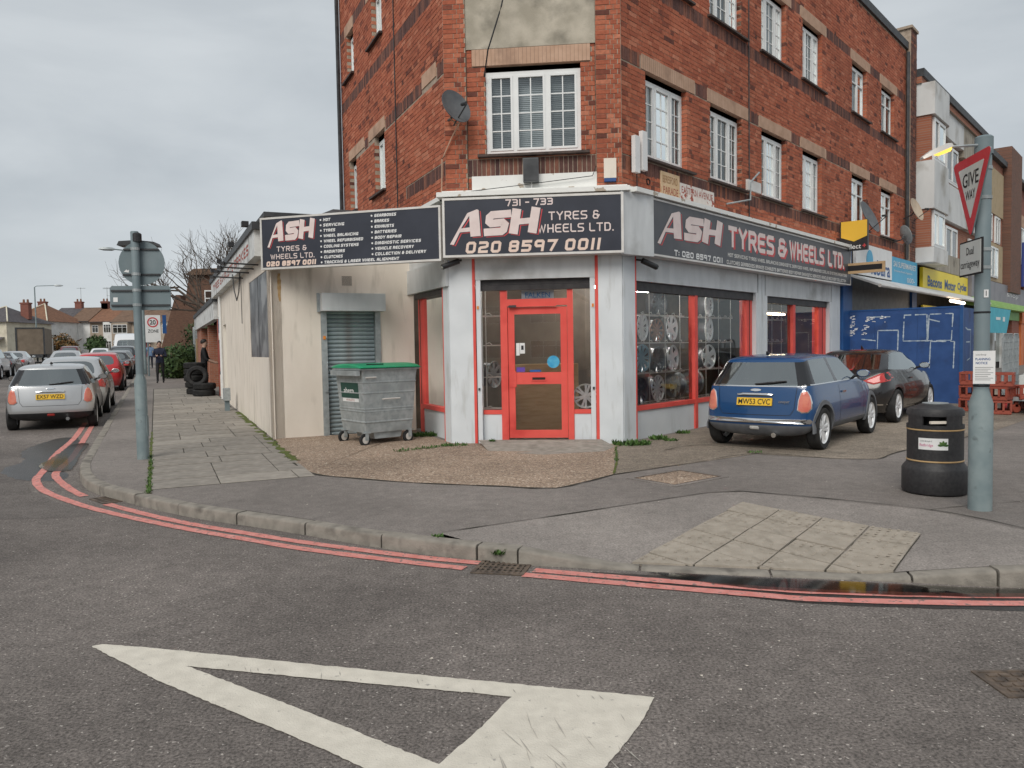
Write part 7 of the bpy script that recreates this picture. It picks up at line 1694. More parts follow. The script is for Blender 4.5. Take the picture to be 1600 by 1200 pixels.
def curved(name, a0, a1, z0_, z1_, r_, mat, parent):
    mb = MB(); n = 8
    for i in range(n):
        p = [(bx_+r_*math.cos(a0+(a1-a0)*k/n), by_+r_*math.sin(a0+(a1-a0)*k/n)) for k in (i, i+1)]
        mb.add([(p[0][0], p[0][1], bz+z0_), (p[1][0], p[1][1], bz+z0_), (p[1][0], p[1][1], bz+z1_), (p[0][0], p[0][1], bz+z1_)], [(0, 1, 2, 3)])
    return mb.build(name, mat, parent, fix=False)
vb = math.atan2(-by_, -bx_)-R(4)
curved('label', vb-R(30), vb+R(30), .46, .575, .2605, M['white'], o)
def ctext(tx, a0, z, h, w, mat):
    f = FrT((0, 0, 0), (1, 0, 0), (0, 0, 1), (0, 1, 0)); t = btext(tx, f, 0, 0, 0, h, mat, o, width=w)
    for v in t.data.vertices:
        x, y = v.co.x+WOFF[o.name].x, v.co.y+WOFF[o.name].y; a = a0+x/.262; v.co = Vector((.2622*math.cos(a), .2622*math.sin(a), z+y))
M['pinktext'] = pm('pink_text', (.55, .10, .25))
ctext('Redbridge', vb-R(27), .485, .036, .125, M['pinktext']); ctext('London Borough of', vb-R(26), .535, .02, .11, M['dishgrey'])
for k in range(5):
    a = R(90+ (k-2)*42); mb = MB(); L = .05; c0 = (vb+R(20)); pts = []
    for t_, w_ in ((0, .004), (.5, .012), (.8, .010), (1, .001)): pts.append((math.cos(a)*L*t_, math.sin(a)*L*t_, w_))
    A1 = [(x-math.sin(a)*w_, y+math.cos(a)*w_) for x, y, w_ in pts]; B1 = [(x+math.sin(a)*w_, y-math.cos(a)*w_) for x, y, w_ in pts[::-1]]
    mb.poly([(bx_+.2625*math.cos(c0+x/.262), by_+.2625*math.sin(c0+x/.262), bz+.505+y) for x, y in A1+B1]); mb.build('leaf_print', M['weed'], o, fix=False)
# ------------------------------------------------------------------ wheeled waste container with green lid
WB_ = thing('waste_container', 'grey galvanised wheeled waste container with a bright green lid', 'waste container', (0, 0, 0), world=False)
fw = Vector((-3.62, 11.90)); fe = Vector((-1.98, 12.38))
def cont():
    # local: x along the long front (0..1.26), y depth away from the viewer (0..0.95)
    Lx, Dy = .98, .92
    lv = [(.20, .07, .06), (.50, .04, .03), (.56, .035, .028), (1.04, .0, .0), (1.12, -.012, -.01), (1.16, -.02, -.015)]
    rings = [[Vector((a+0*0, b_, z)) for a, b_ in ((ix, iy), (Lx-ix, iy), (Lx-ix, Dy-iy), (ix, Dy-iy))] for z, ix, iy in lv]
    mb = MB(); mb.ring(rings); mb.build('tub', M['galv'], WB_)
    for z in (.36, .52, .56, .80, .96):      # pressed ribs
        k = 1-(z-.2)/.96; ix, iy = .07*k, .06*k; mb = MB(); t = .014
        mb.ring([[Vector((a, b_, zz)) for a, b_ in ((ix-q, iy-q), (Lx-ix+q, iy-q), (Lx-ix+q, Dy-iy+q), (ix-q, Dy-iy+q))] for zz, q in ((z-.02, .001), (z-.008, t), (z+.008, t), (z+.02, .001))]); mb.build('rib', M['galv'], WB_)
    mb = MB(); mb.ring([[Vector((a, b_, z)) for a, b_ in ((-q, -q), (Lx+q, -q), (Lx+q, Dy+q), (-q, Dy+q))] for z, q in ((1.14, .03), (1.145, .05), (1.175, .05), (1.18, .02))]); mb.build('rim', M['galv'], WB_)
    G = pm('green_lid_plastic', (.004, .24, .11), (.008, .30, .14), 5, .4, spec=.5)
    def lz(x, y): return 1.185+.055*math.sin(math.pi*min(1, max(0, (y+.06)/(Dy+.12))))**.6
    mb = MB(); n = 12; top = []
    for i in range(n+1):
        y = -.065+(Dy+.13)*i/n; top.append([Vector((-.065, y, lz(0, y)-.02)), Vector((-.05, y, lz(0, y))), Vector((Lx+.05, y, lz(0, y))), Vector((Lx+.065, y, lz(0, y)-.02)), Vector((Lx+.065, y, 1.175)), Vector((-.065, y, 1.175))])
    mb.ring(top); mb.build('lid', G, WB_, smooth=30)
    mb = MB(); mb.cbox((.28, .1, 1.225), (.3, .02, .016)); mb.build('lid_handle', M['blackp'], WB_)
    mb = MB(); mb.cbox((-.075, Dy/2, 1.10), (.07, Dy*.98, .075)); mb.build('trunnion_bar', M['galv'], WB_); mb = MB(); mb.cbox((Lx+.06, Dy/2, 1.10), (.05, Dy*.7, .06)); mb.build('trunnion_bar', M['galv'], WB_)
    for x, z, w in ((.14, 1.03, .16), (.50, .70, .30)):
        mb = MB(); mb.tube([(x-w/2, .0, z), (x-w/2, -.035, z+.005), (x+w/2, -.035, z+.005), (x+w/2, .0, z)], .012, 6); mb.build('handle', M['alu'], WB_)
    mb = MB(); mb.prism([(.25, .10), (.72, .10), (.76, .2), (.22, .2)], .10, .7, Fr((0, 0, 0), (1, 0, 0), (0, 1, 0))); mb.build('sump', M['galv'], WB_)
    for x, y in ((.09, .09), (Lx-.09, .09), (.09, Dy-.09), (Lx-.09, Dy-.09)):
        ca = part('caster', WB_); mb = MB(); mb.lathe([(.03, -.022), (.085, -.026), (.095, -.015), (.095, .015), (.085, .026), (.03, .022)], 18, (x-.03, y, .096), Matrix.Rotation(R(90), 3, 'X') @ Matrix.Rotation(R(0), 3, 'Z')); mb.build('tyre', M['rubber'], ca, smooth=40)
        mb = MB(); mb.lathe([(.001, -.028), (.055, -.028), (.055, .028), (.001, .028)], 12, (x-.03, y, .096), Matrix.Rotation(R(90), 3, 'X')); mb.build('hub', M['alu'], ca)
        mb = MB(); mb.cbox((x-.01, y-.04, .15), (.06, .008, .12)); mb.cbox((x-.01, y+.04, .15), (.06, .008, .12)); mb.cbox((x, y, .20), (.11, .10, .012)); mb.build('fork', M['galv'], ca)
    f = Fr((0, 0, 0), (0, -1, 0), (-1, 0, 0)); q = Fr((.018, Dy, 0), (0, -1, 0), (-1, 0, 0))
    k = FrT((.030, Dy-.04, .66), (0, -1, 0), (-1, 0, -.06), (-.075, 0, 1))
    mb = MB(); mb.box(k, .10, .70, .0, .006, .06, .30); mb.build('label', pm('label_green', (.015, .06, .045)), WB_); btext('ahern', k, .20, .13, .007, .085, M['white'], WB_, width=.34, bold=.015); mb = MB(); mb.box(k, .13, .68, .0, .005, .0, .05); mb.build('label_strip', M['white'], WB_); btext('WASTE', k, .25, .012, .006, .03, M['oldred'], WB_, width=.3)

cont()
WB_.location = (-2.36, 12.16, PV+.006); WB_.rotation_euler = (0, 0, R(39)); WB_.scale = (1, 1, 1.07)
# ------------------------------------------------------------------ alloy wheels on wire racks behind the glass
rim_kinds = {}
def alloy(f, u, z, d, r, mat, n, sty, label, turn=0.0):
    key = (mat, n, sty, round(r, 2))
    if key not in rim_kinds:
        t = thing('alloy_wheel', label, 'alloy wheel', (0, 0, 0), 'alloy wheels on the display racks', world=False); wheel_parts(t, (0, 0, 0), r*1.0, .19, r, M[mat], n, -1, sty, tyre=False); rim_kinds[key] = t; o = t
    else: o = copy_tree(rim_kinds[key]); o['label'] = label
    c = f.p(u, d, z); o.location = c; n_ = f.n; a = math.atan2(n_.y, n_.x)+R(90)+turn; o.rotation_euler = (0, R(random.uniform(0, 50)), a); return o
specs = [
 (1.05, .88, 'alloyd', 5, 1, 'dark five spoke alloy wheel with blue hub, bottom row left of the big window'), (1.62, .90, 'alloy', 12, 0, 'silver many spoke alloy wheel, bottom row second from the left'),
 (1.12, 1.44, 'alloyb', 10, 1, 'pale blue multi spoke alloy wheel, middle row of the left window'), (1.62, 1.40, 'alloyd', 6, 1, 'dark six spoke alloy wheel beside the pale blue one'), (2.15, 1.42, 'alloy', 5, 0, 'silver five spoke alloy wheel, middle row beside the red mullion'),
 (1.12, 1.97, 'alloy', 10, 1, 'bright silver twin spoke alloy wheel, second row from the top at the left'), (1.62, 1.92, 'alloyc', 10, 0, 'small copper coloured alloy wheel, second row from the top'), (2.12, 1.96, 'alloy', 6, 0, 'pale six spoke alloy wheel, second row from the top by the mullion'),
 (1.70, 2.40, 'alloyd', 8, 1, 'dark alloy wheel on the top rack of the left window'), (3.55, 2.42, 'alloy', 12, 0, 'silver many spoke alloy wheel on the top rack right of the mullion'), (3.55, 1.95, 'alloy', 5, 1, 'silver split spoke alloy wheel, second rack right of the mullion'), (3.55, 1.42, 'alloy', 5, 0, 'large star spoke alloy wheel, third rack right of the mullion'),
 (7.0, 1.15, 'alloy', 12, 0, 'silver alloy wheel low in the right shop window'), (.62, 1.95, 'galv', 8, 0, 'alloy wheel turned edge on at the far left of the second rack'), (.62, 1.42, 'galv', 8, 0, 'alloy wheel turned edge on at the far left of the third rack'), (3.0, .95, 'galv', 8, 0, 'alloy wheel turned edge on in the bottom row right of the mullion'), (2.35, .92, 'galv', 8, 0, 'alloy wheel turned edge on in the bottom row left of the mullion')]
for (u, z, mt, n, sty, lb) in specs: alloy(FR, u, z, -.40, .205 if 'small' in lb else .235, mt, n, sty, lb, R(72) if 'edge on' in lb else R(random.uniform(-6, 10)))
alloy(FL, .52, 1.30, -.38, .225, 'alloy', 10, 0, 'silver alloy wheel in the narrow left side window'); alloy(FC, .58, 1.22, -.5, .22, 'galv', 8, 0, 'alloy wheel turned edge on behind the left door side light', R(65)); alloy(FC, 2.15, .85, -.45, .2, 'alloy', 6, 1, 'silver alloy wheel behind the right door side light')
def rack(f, u0, u1, name, label, d=-.27, zs=(.66, 1.18, 1.70, 2.18)):
    o = thing(name, label, 'display rack', f.p((u0+u1)/2, d, .66))
    u = u0
    while u <= u1+.01: mb = MB(); mb.tube([f.p(u, d, .66), f.p(u, d, 2.58)], .008, 5); mb.build('upright', M['alu'], o); u += .53
    for z in zs:
        mb = MB(); mb.tube([f.p(u0-.1, d-.02, z), f.p(u1+.1, d-.02, z)], .010, 5); mb.tube([f.p(u0-.1, d-.26, z), f.p(u1+.1, d-.26, z)], .008, 5)
        k = 0; u = u0
        while u < u1: mb.tube([f.p(u, d+.0, z+.03), f.p(u+.06, d+.01, z+.045), f.p(u+.1, d, z+.01)], .008, 4); u += .26
        mb.build('shelf_rail', M['alu'], o, kind='stuff')
    return o
rack(FR, .72, 2.4, 'wire_rack', 'wire display rack full of alloy wheels left of the red mullion'); rack(FR, 2.78, 4.4, 'wire_rack', 'wire display rack right of the red mullion in the big window'); rack(FR, 5.9, 7.0, 'wire_rack', 'wire display rack in the right shop window'); rack(FL, .5, 1.2, 'wire_rack', 'wire display rack in the narrow left side window'); rack(FC, .54, .8, 'wire_rack', 'wire rack end behind the left door side light')
mb = MB(); mb.box(FL, .9, 1.45, -.75, -.70, .7, 2.5); o = mb.build('display_board', M['blind']); tag(o, 'grey perforated display board in the left side window', 'display board')
# ------------------------------------------------------------------ tyres by the workshop
TY = []
def tyre(x, y, z, tilt=None, label='', rr=.33):
    if not TY:
        o = thing('tyre', label, 'tyre', (0, 0, 0), 'used tyres by the workshop door', world=False); mb = MB(); mb.lathe([(.195, -.06), (.21, -.085), (.29, -.10), (.325, -.075), (.33, -.04), (.33, .04), (.325, .075), (.29, .10), (.21, .085), (.195, .06), (.205, .0)], 28, closed=True); mb.build('carcass', M['rubber'], o, smooth=35)
        mb = MB()
        for k in range(36):
            a = k*math.pi/18
            for h in (-.045, .0, .045): mb.cbox((.332*math.cos(a+h*2), .332*math.sin(a+h*2), h), (.012, .035, .03), Matrix.Rotation(a, 3, 'Z'))
        mb.build('tread', M['rubber'], o, kind='stuff'); TY.append(o)
    else: o = copy_tree(TY[0]); o['label'] = label
    o.location = (x, y, z); o.rotation_euler = tilt or (0, 0, random.random()*6)
b1 = FA.p(12.4, .45, 0); g1 = PV+hz(b1.x, b1.y)
tyre(b1.x, b1.y, g1+.105, None, 'bottom tyre of the front stack of two by the workshop door'); tyre(b1.x+.03, b1.y, g1+.315, None, 'top tyre of the front stack of two by the workshop door')
b2 = FA.p(13.5, .62, 0); g2 = PV+hz(b2.x, b2.y)
for i, nm in enumerate(('bottom', 'second', 'third', 'fourth', 'topmost')): tyre(b2.x+random.uniform(-.04, .04), b2.y, g2+.105+.21*i, None, nm+' tyre of the taller rear stack by the workshop door')
vv = FA.p(12.75, .62, 0); tyre(vv.x, vv.y, g1+.62, (R(78), 0, math.atan2(uL.y, uL.x)-R(105)), 'tyre standing on edge in front of the tall tyre stack')
# ------------------------------------------------------------------ red crates, roll cages
M['crate'] = pm('red_crate', (.27, .055, .036), (.33, .08, .05), 6, .5)
def crate(x, y, z, a, label, tilt=0):
    o = thing('plastic_crate', label, 'crate', (0, 0, 0), 'red plastic crates beside the hoarding', world=False)
    mb = MB(); w, d_, h = .30, .20, .28
    mb.cbox((0, 0, .012), (2*w, 2*d_, .02))
    for sx, sy, lx, ly in ((0, -1, 2*w, .016), (0, 1, 2*w, .016), (-1, 0, .016, 2*d_), (1, 0, .016, 2*d_)):
        c_ = Vector((sx*w, sy*d_, 0))
        mb.cbox(c_+Vector((0, 0, h-.02)), (lx+.02, ly+.02, .04)); mb.cbox(c_+Vector((0, 0, .05)), (lx, ly, .07))
        n = 5 if lx > ly else 3
        for k in range(n+1):
            t = (k/n-.5); mb.cbox(c_+Vector((t*lx*.98 if lx > ly else 0, t*ly*.98 if ly > lx else 0, .16)), (.04 if lx > ly else .016, .016 if lx > ly else .04, .2))
    mb.build('tub', M['crate'], o); o.location = (x, y, z); o.rotation_euler = (tilt, 0, a); return o
g0 = PV+hz(10, 16)+.005; a_ = math.atan2(uR.y, uR.x)
cr_ = [(10.05, 16.75, 0, a_, 'bottom crate of the left red crate stack beside the hoarding'), (10.06, 16.76, .285, a_, 'second crate of the left red stack beside the hoarding'), (10.04, 16.74, .57, a_+.05, 'top crate of the left red stack beside the hoarding'),
       (10.15, 16.0, 0, a_+.2, 'bottom crate behind the give way post'), (10.16, 16.0, .285, a_-.1, 'second crate behind the give way post'), (10.2, 15.98, .57, a_+.1, 'topmost crate, above the roll cage platform'), (10.75, 16.1, .29, a_+.5, 'red crate tipped over on the right')]
for x, y, z, a, lb in cr_: crate(x, y, g0+z, a, lb, .0)
o = crate(10.6, 15.75, g0+.12, a_+.3, 'red crate fallen on its side in front of the cages', R(75))
def rollcage(x, y, a, label):
    o = thing('roll_cage', label, 'roll cage', (0, 0, 0), 'steel roll cages outside the shop', world=False); h, w, d_ = 1.66, .72, .8
    for y_ in (-d_/2, d_/2):
        mb = MB(); mb.tube([(-w/2, y_, .2), (-w/2, y_, h-.1), (-w/2+.08, y_, h), (w/2-.08, y_, h), (w/2, y_, h-.1), (w/2, y_, .2)], .016, 6); mb.build('frame', M['galv'], o)
        mb = MB()
        for k in range(1, 9): mb.tube([(-w/2, y_, .2+k*.16), (w/2, y_, .2+k*.16)], .009, 4)
        for k in range(1, 8): mb.tube([(-w/2+k*w/8, y_, .2), (-w/2+k*w/8, y_, h)], .009, 4)
        mb.build('mesh', M['galv'], o, kind='stuff')
    mb = MB(); mb.cbox((0, 0, .2), (w, d_, .04)); mb.build('base', M['galv'], o)
    for x_, y_ in ((-.3, -.33), (.3, -.33), (-.3, .33), (.3, .33)): mb = MB(); mb.lathe([(.001, -.018), (.06, -.018), (.065, 0), (.06, .018), (.001, .018)], 12, (x_, y_, .065), Matrix.Rotation(R(90), 3, 'X')); mb.cbox((x_, y_, .13), (.05, .05, .1)); mb.build('caster', M['lred'], o)
    mb = MB(); mb.cbox((0, -.1, .5), (.5, .4, .5)); mb.build('wrapped_load', M['signwhite'], o)
    o.location = (x, y, PV+hz(x, y)); o.rotation_euler = (0, 0, a); return o
rollcage(11.35, 16.95, a_, 'first steel roll cage behind the red crates'); rollcage(11.9, 17.65, a_, 'second steel roll cage behind the first one'); rollcage(12.5, 18.35, a_, 'rearmost steel roll cage near the shop')
o = thing('platform_trolley', 'flat grey trolley on red wheels at the right edge', 'trolley', (10.95, 16.05, g0)); fr = Fr((11.05, 16.2, g0), uR, FR.n)
mb = MB(); mb.box(fr, -.6, .6, -.35, .35, .26, .34); mb.build('deck', M['galv'], o)
for u, d_ in ((-.5, -.28), (.5, -.28), (-.5, .28), (.5, .28)):
    mb = MB(); c_ = fr.p(u, d_, .10); mb.lathe([(.001, -.03), (.085, -.03), (.1, 0), (.085, .03), (.001, .03)], 14, c_, Matrix.Rotation(R(90), 3, 'X')); mb.cbox(c_+Vector((0, 0, .1)), (.06, .06, .14)); mb.build('wheel', M['crate'], o)
mb = MB(); mb.cbox(fr.p(.1, 0, 1.0)+Vector((0, 0, 1.0)), (.1, .1, .1)) if False else None
# ------------------------------------------------------------------ street lamps and the zone sign
def lamp(x, y, h, arm, dirv, label):
    z = hz(x, y)+PV; o = thing('street_lamp', label, 'street lamp', (x, y, z)); d_ = Vector(dirv).normalized()
    mb = MB(); mb.tube([(x, y, z), (x, y, z+h*.5), (x, y, z+h)], [.09, .07, .055], 10); mb.build('column', M['pole'], o)
    t = Vector((x, y, z+h)); mb = MB(); mb.tube([t, t+d_*.2+Vector((0, 0, .12)), t+d_*arm+Vector((0, 0, .2))], .035, 8); mb.build('arm', M['pole'], o)
    e = t+d_*arm+Vector((0, 0, .2)); sd = Vector((-d_.y, d_.x, 0)); mb = MB(); mb.ring([[e+d_*q+sd*a*.13*k+Vector((0, 0, b_*.10*k)) for a, b_ in ((-1, -.3), (-.6, .9), (.6, .9), (1, -.3), (.0, -.9))] for q, k in ((-.05, .4), (.1, 1), (.5, 1), (.75, .3))]); mb.build('lantern', M['galv'], o, smooth=40)
q = ST(47, -.55); dl = (-tL.x, -tL.y, 0); lamp(q.x, q.y, 6.6, 1.3, dl, 'street lamp rising behind the nearer sign post')
q = ST(92, -11.0); lamp(q.x, q.y, 7.6, 1.8, (tL.x, tL.y, 0), 'tall street lamp before the hipped roof house'); q = ST(104, -2.0); lamp(q.x, q.y, 7.4, 1.5, dl, 'street lamp in front of the terrace chimneys'); q = ST(36, -11.3); lamp(q.x, q.y, 6.9, 1.2, (tL.x, tL.y, 0), 'street lamp head at the left edge of the picture')
q = ST(44, -.35); o = thing('zone_sign', 'white 20 zone sign on a post up the street', 'sign', q); fr = Fr(q+Vector((0, 0, PV)), tL, -uL); mb = MB(); mb.tube([q, q+Vector((0, 0, 3.2))], .04, 8); mb.build('post', M['signback'], o); mb = MB(); mb.box(fr, -.1, .62, .04, .06, 1.75, 3.15); mb.build('board', M['white'], o); mb = MB(); mb.lathe([(.26, .065), (.20, .065)], 24, fr.p(.26, 0, 2.78), Matrix((fr.u, Vector((0, 0, 1)), fr.n)).transposed()); mb.build('ring', M['signred'], o, fix=False); btext('20', fr, .12, 2.66, .066, .24, M['blackp'], o, width=.28, bold=.02); btext('ZONE', fr, .02, 2.25, .066, .16, M['blackp'], o, width=.5, bold=.01)
mb = MB(); mb.box(Fr(fr.p(.72, .1, 0), fr.u, fr.n), .0, .18, .0, .04, 2.2, 3.15); mb.build('side_plate', M['bluep'], o)
# ------------------------------------------------------------------ houses up the side street
M['roof_tile'] = pm('clay_tile_roof', (.155, .075, .045), (.24, .12, .07), 3, .85, c3=(.11, .06, .04), c3s=.9, stretch=(1, 1, 4)); M['roof_brown'] = pm('brown_tile_roof', (.125, .075, .05), (.19, .12, .08), 3, .85, c3=(.08, .055, .04), c3s=.9, stretch=(1, 1, 4)); M['roof_slate'] = pm('slate_roof', (.06, .055, .06), (.11, .10, .105), 4, .8)
M['pebble'] = pm('pebbledash', (.33, .27, .21), (.42, .35, .28), 20, .95, c3=(.26, .21, .16), c3s=1.2); M['hwhite'] = pm('house_white', (.66, .66, .64), (.74, .74, .72), 2, .85, c3=(.5, .49, .46), c3s=.8); M['hcream'] = pm('house_cream', (.60, .55, .43), (.67, .62, .5), 2, .85, c3=(.45, .4, .32), c3s=.8); M['hred'] = pm('house_red_trim', (.20, .04, .045), (.26, .06, .06), 3, .7)
M['chimney'] = brickwall('chimney_brick', (.19, .06, .045), (.24, .08, .055), (.2, .15, .12))
def simple_window(f, u0, u1, z0, z1, d, parent, nb=3):
    mb = MB(); mb.box(f, u0, u1, d-.05, d+.03, z0, z1); w = mb.build('window', M['upvc'], parent)
    n = nb
    for i in range(n):
        a = u0+.06+(u1-u0-.06)*i/n; b = u0+(u1-u0-.06)*(i+1)/n; mb = MB(); mb.box(f, a, b, d+.0305, d+.035, z0+.08, z0+(z1-z0)*.66); mb.build('pane', M['mirrorglass'], w); mb = MB(); mb.box(f, a, b, d+.0305, d+.035, z0+(z1-z0)*.70, z1-.07); mb.build('pane', M['mirrorglass'], w)
    return w
def chimney(p, x, y, z0, z1, parent):
    mb = MB(); mb.cbox((x, y, (z0+z1)/2), (1.0, .7, z1-z0)); mb.cbox((x, y, z1-.1), (1.14, .84, .16)); c_ = mb.build('chimney', M['chimney'], parent)
    for k in (-.25, .25): mb = MB(); mb.lathe([(.14, 0), (.11, .4)], 8, (x+k, y, z1), cap=True); mb.build('chimney_pot', M['roof_tile'], c_)
def gable_terrace(x0, x1, y, dep, eave, ridge, wall, roof, label, bay, chim=None, yaw=0, aerial=True, z=None, lower=None):
    xm = (x0+x1)/2; g = z if z is not None else hz(xm, y); o = thing('terraced_house', label, 'house', (xm, y, g), 'terraced houses at the end of the side street')
    f = Fr((x0, y, g), (1, 0, 0), (0, -1, 0)); W = x1-x0
    mb = MB(); mb.box(f, 0, W, -dep, 0, -.5, eave); mb.build('wall', wall, o)
    rf = MB(); P = [f.p(-.0, .45, eave-.1), f.p(W, .45, eave-.1), f.p(W, -dep/2, ridge), f.p(0, -dep/2, ridge), f.p(0, -dep-.4, eave-.1), f.p(W, -dep-.4, eave-.1)]
    rf.add(P+[p+Vector((0, 0, -.18)) for p in P], [(0, 1, 2, 3), (3, 2, 5, 4), (6, 7, 8, 9), (9, 8, 11, 10), (0, 1, 7, 6), (4, 5, 11, 10), (0, 3, 9, 6), (3, 4, 10, 9), (1, 2, 8, 7), (2, 5, 11, 8)]); rf.build('roof', roof, o)
    mb = MB(); mb.box(f, 0, W, .40, .50, eave-.22, eave-.10); mb.build('gutter', M['darkmetal'], o)
    b0, b1, bm_ = bay
    mb = MB(); mb.prism([tuple(f.p(a, d_, 0).xy) for a, d_ in ((b0-.3, 0), (b0, .6), (b1, .6), (b1+.3, 0))], g-.5, g+eave-.2); mb.build('bay', bm_, o)
    simple_window(f, b0+.08, b1-.08, eave-1.75, eave-.5, .60, o, 3); simple_window(f, b0+.08, b1-.08, .9, 2.3, .60, o, 3)
    a = b1+.7 if b1+1.6 < W else .3
    simple_window(f, a, a+.9, eave-1.7, eave-.6, .0, o, 2); mb = MB(); mb.box(f, a, a+.95, .0, .05, .0, 2.05); mb.build('front_door', M['hred'], o)
    mb = MB(); mb.add([f.p(a-.4, 0, 2.75), f.p(a+1.5, 0, 2.75), f.p(a+1.5, .9, 2.35), f.p(a-.4, .9, 2.35)], [(0, 1, 2, 3)]); mb.build('porch_roof', roof, o, fix=False)
    if chim is not None:
        p = f.p(chim, -dep/2, 0); chimney(f, p.x, p.y, g+ridge-.8, g+ridge+.9, o)
        if aerial: mb = MB(); mb.tube([p+Vector((.3, 0, ridge+1)), p+Vector((.3, 0, ridge+3.0))], .03, 4); mb.tube([p+Vector((-.3, 0, ridge+2.9)), p+Vector((.9, .2, ridge+2.9))], .03, 4); mb.build('aerial', M['galv'], o)
    return o
K_ = 1202.0
def X(px, y): return (px-800)/K_*y
Y0 = 112
gable_terrace(X(76, Y0), X(113, Y0), Y0, 8, 5.3, 7.4, M['hwhite'], M['roof_slate'], 'white terraced house with dark slate roof', (.9, 2.9, M['hwhite']), 2.7)
gable_terrace(X(113, Y0), X(144, Y0), Y0, 8, 5.3, 7.4, M['hwhite'], M['roof_brown'], 'white terraced house with narrow bay and brown roof', (.2, 1.5, M['hwhite']), 3.2)
gable_terrace(X(144, Y0), X(183, Y0), Y0, 8, 5.2, 7.3, M['pebble'], M['roof_tile'], 'terraced house with reddish roof beside the tall white bay', (2.2, 3.4, M['hwhite']), .3)
gable_terrace(X(183, Y0), X(229, Y0), Y0-1, 8.5, 5.1, 7.1, M['pebble'], M['roof_brown'], 'brown pebbledashed house with a wide bay window left of the post', (.4, 2.6, M['pebble']), None)
gable_terrace(X(229, Y0), X(292, Y0), Y0-1.5, 8.5, 5.0, 7.0, M['pebble'], M['roof_brown'], 'brown pebbledashed house right of the sign post with black pipes', (3.4, 4.8, M['pebble']), None)
# hipped houses to the left
def hip_house(x0, x1, y, dep, eave, ridge, wall, roof, label, chims, front=True):
    g = hz((x0+x1)/2, y); o = thing('semi_detached_house', label, 'house', ((x0+x1)/2, y, g), 'hipped roof houses on the left of the side street'); f = Fr((x0, y, g), (1, 0, 0), (0, -1, 0)); W = x1-x0
    mb = MB(); mb.box(f, 0, W, -dep, 0, -.5, eave); mb.build('wall', wall, o)
    rl = W*.5 if W < dep else W/2; e = .4
    A_ = [f.p(-e, e, eave-.1), f.p(W+e, e, eave-.1), f.p(W+e, -dep-e, eave-.1), f.p(-e, -dep-e, eave-.1)]; k = min(W, dep)/2; Rg = [f.p(k, -dep/2, ridge), f.p(max(k, W-k), -dep/2, ridge)]
    mb = MB(); mb.add(A_+Rg, [(0, 1, 5, 4), (1, 2, 5), (2, 3, 4, 5), (3, 0, 4), (0, 3, 2, 1)]); mb.build('roof', roof, o)
    mb = MB()
    for a, b in ((A_[0], Rg[0]), (A_[1], Rg[1]), (Rg[0], Rg[1])): mb.tube([a+Vector((0, 0, .05)), b+Vector((0, 0, .05))], .09, 5)
    mb.build('ridge_tile', M['hcream'], o)
    for cx, cz in chims: p = f.p(cx, -dep*.55, 0); chimney(f, p.x, p.y, g+ridge-1.6, g+ridge+cz, o)
    return o, f, W
o, f, W = hip_house(X(12, 104), X(76, 104), 104, 9, 5.1, 7.6, M['hwhite'], M['roof_tile'], 'hipped roof house with cream side wall and red bays behind the lorry', [(2.2, .4)])
mb = MB(); mb.box(f, .0, 2.3, 0, .5, -.5, 5.0); mb.build('bay', M['hwhite'], o); mb = MB(); mb.box(f, 1.0, 1.35, .5, .56, .2, 5.0); mb.build('red_panel', M['hred'], o); simple_window(f, .15, .9, 3.6, 4.8, .5, o, 2); simple_window(f, 1.45, 2.2, 3.6, 4.8, .5, o, 2); simple_window(f, .15, .9, .9, 2.2, .5, o, 2); simple_window(f, 1.45, 2.2, .9, 2.2, .5, o, 2); simple_window(f, 4.4, 4.9, 3.7, 4.4, .0, o, 1)
o, f, W = hip_house(X(-60, 92), X(14, 92), 92, 9, 4.7, 6.7, M['hcream'], M['roof_slate'], 'grey roofed house at the far left edge of the picture', [(5.0, .5)]); simple_window(f, 3.6, 4.8, 3.2, 4.3, .0, o, 2)
mb = MB(); mb.add([f.p(3.2, 0, 2.8), f.p(5.4, 0, 2.8), f.p(5.4, 1.2, 2.3), f.p(3.2, 1.2, 2.3)], [(0, 1, 2, 3)]); mb.build('porch_roof', M['roof_slate'], o, fix=False)
# houses across the side street and across the main road: outside the frame, mirrored in the glass
for i, (s_, t_, rz) in enumerate(((14, -17, -65), (26, -17, -65), (38, -17, -65))):
    h_, f_, W_ = hip_house(-5, 4.5, 0, 9, 5.2, 8.0, (M['pebble'], M['hwhite'], M['hcream'])[i], M['roof_tile'], ('pebbledashed', 'white', 'cream')[i]+' house across the side street mirrored in the side building window', [(2.5, .6)])
    for a_ in (.8, 5.6): simple_window(f_, a_, a_+2.6, 3.4, 4.7, .02, h_, 3); simple_window(f_, a_, a_+2.6, .9, 2.2, .02, h_, 3)
    h_['group'] = 'houses opposite the side building'; h_.location = ST(s_, t_); h_.rotation_euler = (0, 0, R(90)-(DL-0)+R(0))
for i, (x_, y_) in enumerate(((-9, -30), (4, -31), (17, -30))):
    h_, f_, W_ = hip_house(-5, 5, 0, 9, 5.2, 8.0, (M['hcream'], M['pebble'], M['hwhite'])[i], M['roof_brown'], ('cream', 'pebbledashed', 'white')[i]+' house across the main road mirrored in the shop glass', [(2.5, .6)])
    for a_ in (.8, 5.8): simple_window(f_, a_, a_+2.8, 3.4, 4.7, .02, h_, 3); simple_window(f_, a_, a_+2.8, .9, 2.2, .02, h_, 3)
    h_.location = (x_, y_, 0); h_.rotation_euler = (0, 0, R(180)); h_['group'] = 'houses opposite the shop'
